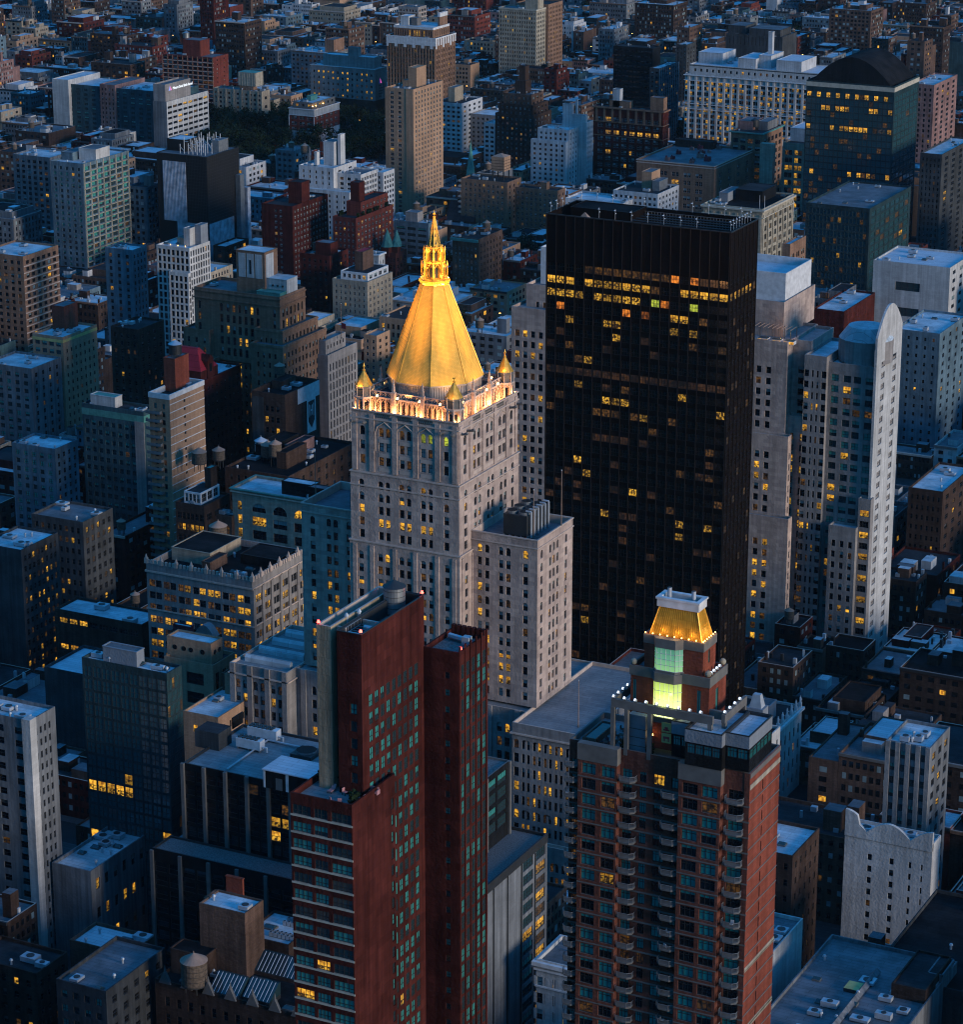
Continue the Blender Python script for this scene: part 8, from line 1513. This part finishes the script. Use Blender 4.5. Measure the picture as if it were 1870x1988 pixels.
# the rest of the city round the camera's view: it shades the streets
for j in range(-8, 34):
    for i in range(24):
        for k in range(5):
            for row in (0, 1):
                x0 = X0_ + XP_ * i + 28 * k; x1 = x0 + 27.9; y0_ = 617 + 80 * j + (0 if row == 0 else 31); y1_ = y0_ + 30; D = math.hypot((x0 + x1) / 2, (y0_ + y1_) / 2)
                if D < 170 or D > 1500 or y0_ < 60: continue
                side = x0 > -.36 * y0_ + 60; h = rng.uniform(18, 34) if side else rng.uniform(35, 100) if D < 640 else rng.uniform(22, 50)
                for _ in range(6):
                    c = [proj(u, v, z) for u in (x0, x1) for v in (y0_, y1_) for z in (0, h)]
                    if all(q[0] > 1890 for q in c) or all(q[0] < -20 for q in c) or all(q[1] > 2005 for q in c): break
                    h *= .75
                else: continue
                if any(q[2] < 60 for q in c) or not free(x0, x1, y0_, y1_): continue
                fp_('').box(x0, x1, y0_, y1_, 0, h, rng.choice(['brown_brick', 'dark_brick', 'limestone_grey', 'maroon_brick']), 'roof_grey', bottom=False)
if far_parts: tag(far_parts['all'].build('distant_buildings', None, kind='stuff'), 'mass of small distant brick and pale-roofed city buildings filling the gaps between the streets', 'buildings')
LM = []
for b in HEROES:
    if b.short:
        q = b.vols[0]; p = proj((q[0] + q[1]) / 2, q[2], q[5] * .8); LM.append((b.short, p[0], p[1]))
used_labels = set()
def rel(dx, dy):
    if abs(dx) > 1.4 * abs(dy): return 'right of' if dx > 0 else 'left of'
    if abs(dy) > 1.4 * abs(dx): return 'beyond' if dy < 0 else 'in front of'
    return ('beyond and right of' if dx > 0 else 'beyond and left of') if dy < 0 else ('before and right of' if dx > 0 else 'before and left of')
def fill_label(f, kind):
    p = f['p']; x0, x1, y0_, y1_ = f['b']; w_ = x1 - x0
    sz = ('narrow ' if w_ < 11 else 'broad ' if w_ > 24 else '') + ('low' if f['h'] < 15 else 'tall' if f['h'] > 24 else 'mid-height')
    near = sorted(LM, key=lambda l: math.hypot(l[1] - p[0], l[2] - p[1]))[:14]
    for s_, lx, ly in near:
        for ex in ('', ' and ' + f['ft'] if 'hut' in f['ft'] else ''):
            t = f"{sz} {f['w'][1]} {kind} with {f['r'][1]}{ex}, {rel(p[0] - lx, p[1] - ly)} {s_}"
            if len(t.split()) <= 16 and t not in used_labels: used_labels.add(t); return t
    t = f"{sz} {f['w'][1]} {kind} with {f['r'][1]}, {rel(p[0] - near[0][1], p[1] - near[0][2])} {near[0][0]}"
    return t if len(t.split()) <= 16 else ' '.join(t.replace(sz + ' ', '').split()[:16])
for f in IND:
    b = Bld('', '', ''); BLDS.pop(); b.vols.append((*f['b'], 0, f['h']))
    build_fill(f, lambda n, new=False, b=b: b.piece(n) if new else b.part(n))
    w_ = f['b'][1] - f['b'][0]; nm, cat = ('row_house', 'row house') if w_ < 11.5 and f['h'] < 22 else ('walk_up_building', 'house') if f['h'] < 20 and w_ < 19 else ('loft_building', 'loft') if f['h'] < 21 else ('apartment_building', 'apartment block')
    b.name, b.cat = nm, cat; b.label = fill_label(f, cat); b.group = {'row_house': 'row houses of the distant streets', 'walk_up_building': 'small walk-up houses of the side streets', 'loft_building': 'low broad lofts between the towers', 'apartment_building': 'mid-rise apartment blocks between the towers'}[nm]
    b.finish()
# ------------------------------------------------------------------ water tanks on roofs
def tank_on(b, px, py, r, h, label, leg=3.0, vol=None, **k):
    z = (vol or b.main)[5]; x, y = at(px, py, z); return water_tank(x, y, z, r, h, label, leg, **k)
tank_on(bk2, 507, 884, 2.3, 4.2, 'grey water tank with a pale metal cone on the black-roofed block, leftmost', 1.5, mat='galvanised', cone='galvanised'); tank_on(bk2, 521, 896, 2.6, 4.4, 'wooden water tank with a peach cone behind its taller twin on the black-roofed block', 2); tank_on(bk2, 535, 905, 2.3, 4.6, 'wooden water tank on tall legs with a peach cone, rightmost on the black-roofed block', 4)
tank_on(cnr, 387, 915, 2.6, 4.2, 'dark wooden water tank with a peach cone by the white-banded tower', 3); tank_on(cnr, 425, 908, 2.2, 3.6, 'small brown water tank with a flat peach cone behind the glazed penthouse house', 3)
tank_on(ca, 424, 1052, 2.8, 4.0, 'round wooden water tank on the black roof of the crenellated loft', 1.5); tank_on(sk_, 378, 1925, 3.0, 6.0, 'large dark water tank with a conical roof at the bottom left', 2)
tank_on(ds, 543, 735, 2.0, 3.2, 'water tank on the black roof of the painted-sign warehouse', 2); q = wt.vols[0]; water_tank(q[0] + (q[1] - q[0]) * .3, q[2] + (q[3] - q[2]) * .62, 88, 2.3, 3.6, 'water tank with a pale blue cone on the white-banded tower', 1, mat='trim_dark', cone='galvanised')
tank_on(wz_, 592, 314, 2.2, 4.2, 'lone dark water tank standing against the dark park trees', 5, vol=(0, 0, 0, 0, 0, 46)); tank_on(brn, 945, 452, 2.0, 3.4, 'small water tank with a peach cone on the green-corniced house', 2); tank_on(rs, 362, 96, 2.2, 4, 'grey water tank on the brick roof block of the red balcony slab', 8, mat='steel', cone='steel')
tank_on(m28, 1466, 252, 2.2, 4, 'dark water tank on the copper-edged loft', 2, mat='trim_dark', cone='trim_dark'); tank_on(ch, 1445, 380, 1.8, 3, 'pale squat water tank on the cream loft tower roof', 1, mat='trim_cream')
tk0 = None; n = 0
for f in sorted(IND, key=lambda f: -f['h']):
    x0, x1, y0_, y1_ = f['b']; x, y = x0 + 2.4 + rng.random() * max(0, x1 - x0 - 5), y0_ + 3
    if rng.random() > .34 or n >= 46 or hidden((x, y, f['h'] + 4)): continue
    p = proj(x, y, f['h']); near = sorted(LM, key=lambda l: math.hypot(l[1] - p[0], l[2] - p[1]))
    for s_, lx, ly in near:
        t = f"wooden water tank on a low roof, {rel(p[0] - lx, p[1] - ly)} {s_}"
        if t not in used_labels: break
    used_labels.add(t); n += 1
    if tk0 is None: tk0 = water_tank(x, y, f['h'] - .95, 1.7, 3.2, t, 2.4, group='water tanks on low rooftops')
    else: c = copy_tree(tk0, (x, y, f['h'] - .95), t, None, rng.random(), (rng.uniform(.8, 1.15),) * 3)
# ------------------------------------------------------------------ trees
def tree_proto(seed, s, mat2):
    rg_ = random.Random(seed); r = empty('street_tree', (0, 0, 0)); m = MB(); m.cyl(0, 0, .38, 0, 5 * s, 'bark', 7, .24)
    lobes = [(rg_.uniform(-3.2, 3.2) * s, rg_.uniform(-3.2, 3.2) * s, rg_.uniform(6, 12.5) * s, rg_.uniform(1.6, 3.2) * s) for _ in range(11)]
    for x, y, z, q in lobes: m.bar((0, 0, rg_.uniform(3, 5) * s), (x, y, z), .1, 'bark', 4)
    m.build('trunk', r); c = MB()
    for x, y, z, q in lobes:
        for k in range(52):
            d = Vector((rg_.gauss(0, 1), rg_.gauss(0, 1), rg_.gauss(0, 1))).normalized() * q * rg_.uniform(.55, 1.08); p = Vector((x, y, z)) + d; u = Vector((rg_.uniform(-1, 1), rg_.uniform(-1, 1), rg_.uniform(-1, 1))).normalized(); v = u.orthogonal().normalized(); a = rg_.uniform(.3, .62) * s
            c.poly([tuple(p - u * a - v * a * .6), tuple(p + u * a * .2 - v * a), tuple(p + u * a), tuple(p + v * a * .8)], 'leaf' if rg_.random() < .6 else mat2)
    c.build('crown', r); return r
protos = [tree_proto(k, s_, 'leaf_dark') for k, s_ in ((1, 1.15), (2, 1.3), (3, .95), (4, 1.05))]; nt_ = 0
def plant(x, y, label, group, s=1.0):
    global nt_
    k = nt_ if nt_ < 4 else rng.randrange(4)
    if nt_ < 4: o = protos[k]; o.location = (x, y, .1); tag(o, label, 'tree', group)
    else: o = copy_tree(protos[k], (x, y, .1), label, group, rng.uniform(0, 6.28), (s * rng.uniform(.85, 1.15),) * 3)
    o['category'] = 'tree'; nt_ += 1
pts = []
for _ in range(6000):
    px, py = rng.uniform(385, 745), rng.uniform(246, 345)
    if py > 345 - (px - 385) * .05 and px > 600: continue
    x, y = at(px, py, 0)
    if all((x - a) ** 2 + (y - b) ** 2 > 52 for a, b in pts) and free(x - 2.5, x + 2.5, y - 2.5, y + 2.5, .5): pts.append((x, y))
    if len(pts) >= 170: break
for x, y in pts: plant(x, y, 'dark leafy tree in the crowded square behind the netted construction tower', 'trees of the dark park square', 1.0)
n = 0
for _ in range(4000):
    f = rng.choice(FILL); x, y = f['b'][0] + rng.uniform(-6, 12), rng.choice([f['b'][2] - 5, f['b'][3] + 3.0]); p = proj(x, y, 12)
    if not (320 < p[0] < 1560 and 5 < p[1] < 700): continue
    if not free(x - 2, x + 2, y - 2, y + 2) or hidden((x, y, 11)) or any(g['b'][0] - 1.5 < x < g['b'][1] + 1.5 and g['b'][2] - 1.5 < y < g['b'][3] + 1.5 for g in FILL): continue
    if any((x - a) ** 2 + (y - b) ** 2 < 40 for a, b in pts): continue
    pts.append((x, y)); near = sorted(LM, key=lambda l: math.hypot(l[1] - p[0], l[2] - p[1]))
    for s_, lx, ly in near[:12]:
        t = f"dark green street tree among low buildings, {rel(p[0] - lx, p[1] - ly)} {s_}"
        if t not in used_labels: break
    used_labels.add(t); plant(x, y, t, 'street trees between the low buildings', .9); n += 1
    if n >= 60: break
# ------------------------------------------------------------------ cars and street lamps where a street shows
def car_proto(mat, lit):
    r = empty('parked_car', (0, 0, 0)); m = MB(); m.prism([(-.9, -2.2), (.9, -2.2), (.9, 2.2), (-.9, 2.2)], .35, .85, mat, None, [(-.86, -2.1), (.86, -2.1), (.86, 2.1), (-.86, 2.1)]); m.prism([(-.82, -1.7), (.82, -1.7), (.82, 1.1), (-.82, 1.1)], .85, 1.42, 'glass', mat, [(-.66, -1.2), (.66, -1.2), (.66, .5), (-.66, .5)]); m.build('body', r)
    for a in (-.8, .8):
        for b_ in (-1.35, 1.35):
            m = MB(); m.bar((a - .1, b_, .33), (a + .1, b_, .33), .33, 'rubber', 12); m.build('wheel', r)
        m = MB(); m.box(a * .8 - .18, a * .8 + .18, 2.15, 2.22, .55, .75, 'lamp_white' if lit else 'trim_white'); m.build('headlight', r); m = MB(); m.box(a * .8 - .18, a * .8 + .18, -2.22, -2.15, .55, .75, 'lamp_red' if lit else 'flag_red'); m.build('taillight', r)
    return r
CARS = [(car_proto('car_black', 0), 'black'), (car_proto('car_yellow', 1), 'yellow'), (car_proto('car_white', 0), 'white'), (car_proto('car_black', 1), 'dark')]; cu = [0, 0, 0, 0]; cpos = []
for _ in range(9000):
    if len(cpos) >= 60: break
    j, i = rng.randrange(0, 20), rng.randrange(2, 16)
    if rng.random() < .5: x, y, rz = X0_ + XP_ * i + rng.uniform(-10, XW), Y0 + BP * j - rng.choice([7.5, 11.5]), math.pi / 2
    else: x, y, rz = X0_ + XP_ * i - rng.choice([7, 10.5, 14, 17.5]), Y0 + BP * j + rng.uniform(0, 78), 0
    p = proj(x, y, .8)
    if not (5 < p[0] < 1865 and 60 < p[1] < 1985) or hidden((x, y, 1.0)) or hidden((x, y, .6)) or not free(x - 3, x + 3, y - 3, y + 3, .2) or any((x - a) ** 2 + (y - b) ** 2 < 36 for a, b in cpos): continue
    cpos.append((x, y)); k = rng.choice([0, 0, 1, 2, 3]); o, cn_ = CARS[k]; near = sorted(LM, key=lambda l: math.hypot(l[1] - p[0], l[2] - p[1]))
    for s_, lx, ly in near:
        t = f"{cn_} car on the dark street, {rel(p[0] - lx, p[1] - ly)} {s_}"
        if t not in used_labels: break
    used_labels.add(t)
    if cu[k]: o = copy_tree(o, (x, y, .02), t, 'cars on the dark streets', rz)
    else: o.location = (x, y, .02); o.rotation_euler = (0, 0, rz); tag(o, t, 'car', 'cars on the dark streets'); cu[k] = 1
    o['category'] = 'car'
for k, (o, _) in enumerate(CARS):
    if not cu[k]: [bpy.data.objects.remove(c) for c in list(o.children)]; bpy.data.objects.remove(o)
SLP = empty('street_lamp', (0, 0, 0)); m = MB(); m.cyl(0, 0, .12, 0, 8, 'trim_dark', 6, .07); m.bar((0, 0, 7.9), (1.8, 0, 8.3), .06, 'trim_dark'); m.build('pole', SLP); m = MB(); m.box(1.5, 2.3, -.22, .22, 8.15, 8.35, 'lamp_bulb'); m.build('lamp_head', SLP); lps = []
for _ in range(6000):
    if len(lps) >= 34: break
    j, i = rng.randrange(0, 28), rng.randrange(1, 17); x, y = X0_ + XP_ * i + rng.choice([-3.4, XW + 3.4]), Y0 + BP * j + rng.choice([-3, BD + 3, 20, 40]); p = proj(x + 2, y, 8.2)
    if not (5 < p[0] < 1865 and 10 < p[1] < 1985) or hidden((x + 2, y, 8.3)) or not free(x - 1, x + 3, y - 1, y + 1, .2) or any((x - a) ** 2 + (y - b) ** 2 < 400 for a, b in lps): continue
    lps.append((x, y)); near = sorted(LM, key=lambda l: math.hypot(l[1] - p[0], l[2] - p[1]))
    for s_, lx, ly in near:
        t = f"orange street lamp, {rel(p[0] - lx, p[1] - ly)} {s_}"
        if t not in used_labels: break
    used_labels.add(t)
    if len(lps) == 1: SLP.location = (x, y, .15); tag(SLP, t, 'street lamp', 'street lamps'); SLP['category'] = 'street lamp'
    else: copy_tree(SLP, (x, y, .15), t, 'street lamps')
    light('street_light', 'POINT', (x + 1.9, y, 7.8), 120, (1, .5, .16))
x, y = at(614, 273, 8); copy_tree(SLP, (x, y, .15), 'orange street lamp alone among the dark park trees', 'street lamps'); light('street_light', 'POINT', (x + 1.9, y, 8.6), 150, (1, .5, .16))
for b in HEROES:
    b.finish()
for b in HEROES:
    if getattr(b, 'post', None): b.post(b)
print('fill', len(FILL), len(IND), 'trees', len(pts), 'objects', len(bpy.data.objects))

# ------------------------------------------------------------------ evening haze
HAZE = .000013
hz = bpy.data.materials.new('haze'); hz.use_nodes = True; hnt = hz.node_tree; hnt.nodes.remove(hnt.nodes['Principled BSDF']); pvn = hnt.nodes.new('ShaderNodeVolumePrincipled')
pvn.inputs['Color'].default_value = (.62, .84, 1, 1); pvn.inputs['Density'].default_value = HAZE; pvn.inputs['Anisotropy'].default_value = .2; hnt.links.new(pvn.outputs[0], hnt.nodes['Material Output'].inputs['Volume']); MATS['haze'] = hz
hm = MB(); hm.box(-5100, 5100, -1100, 8100, -1, 352, 'haze'); hm.build('haze', None, kind='stuff')
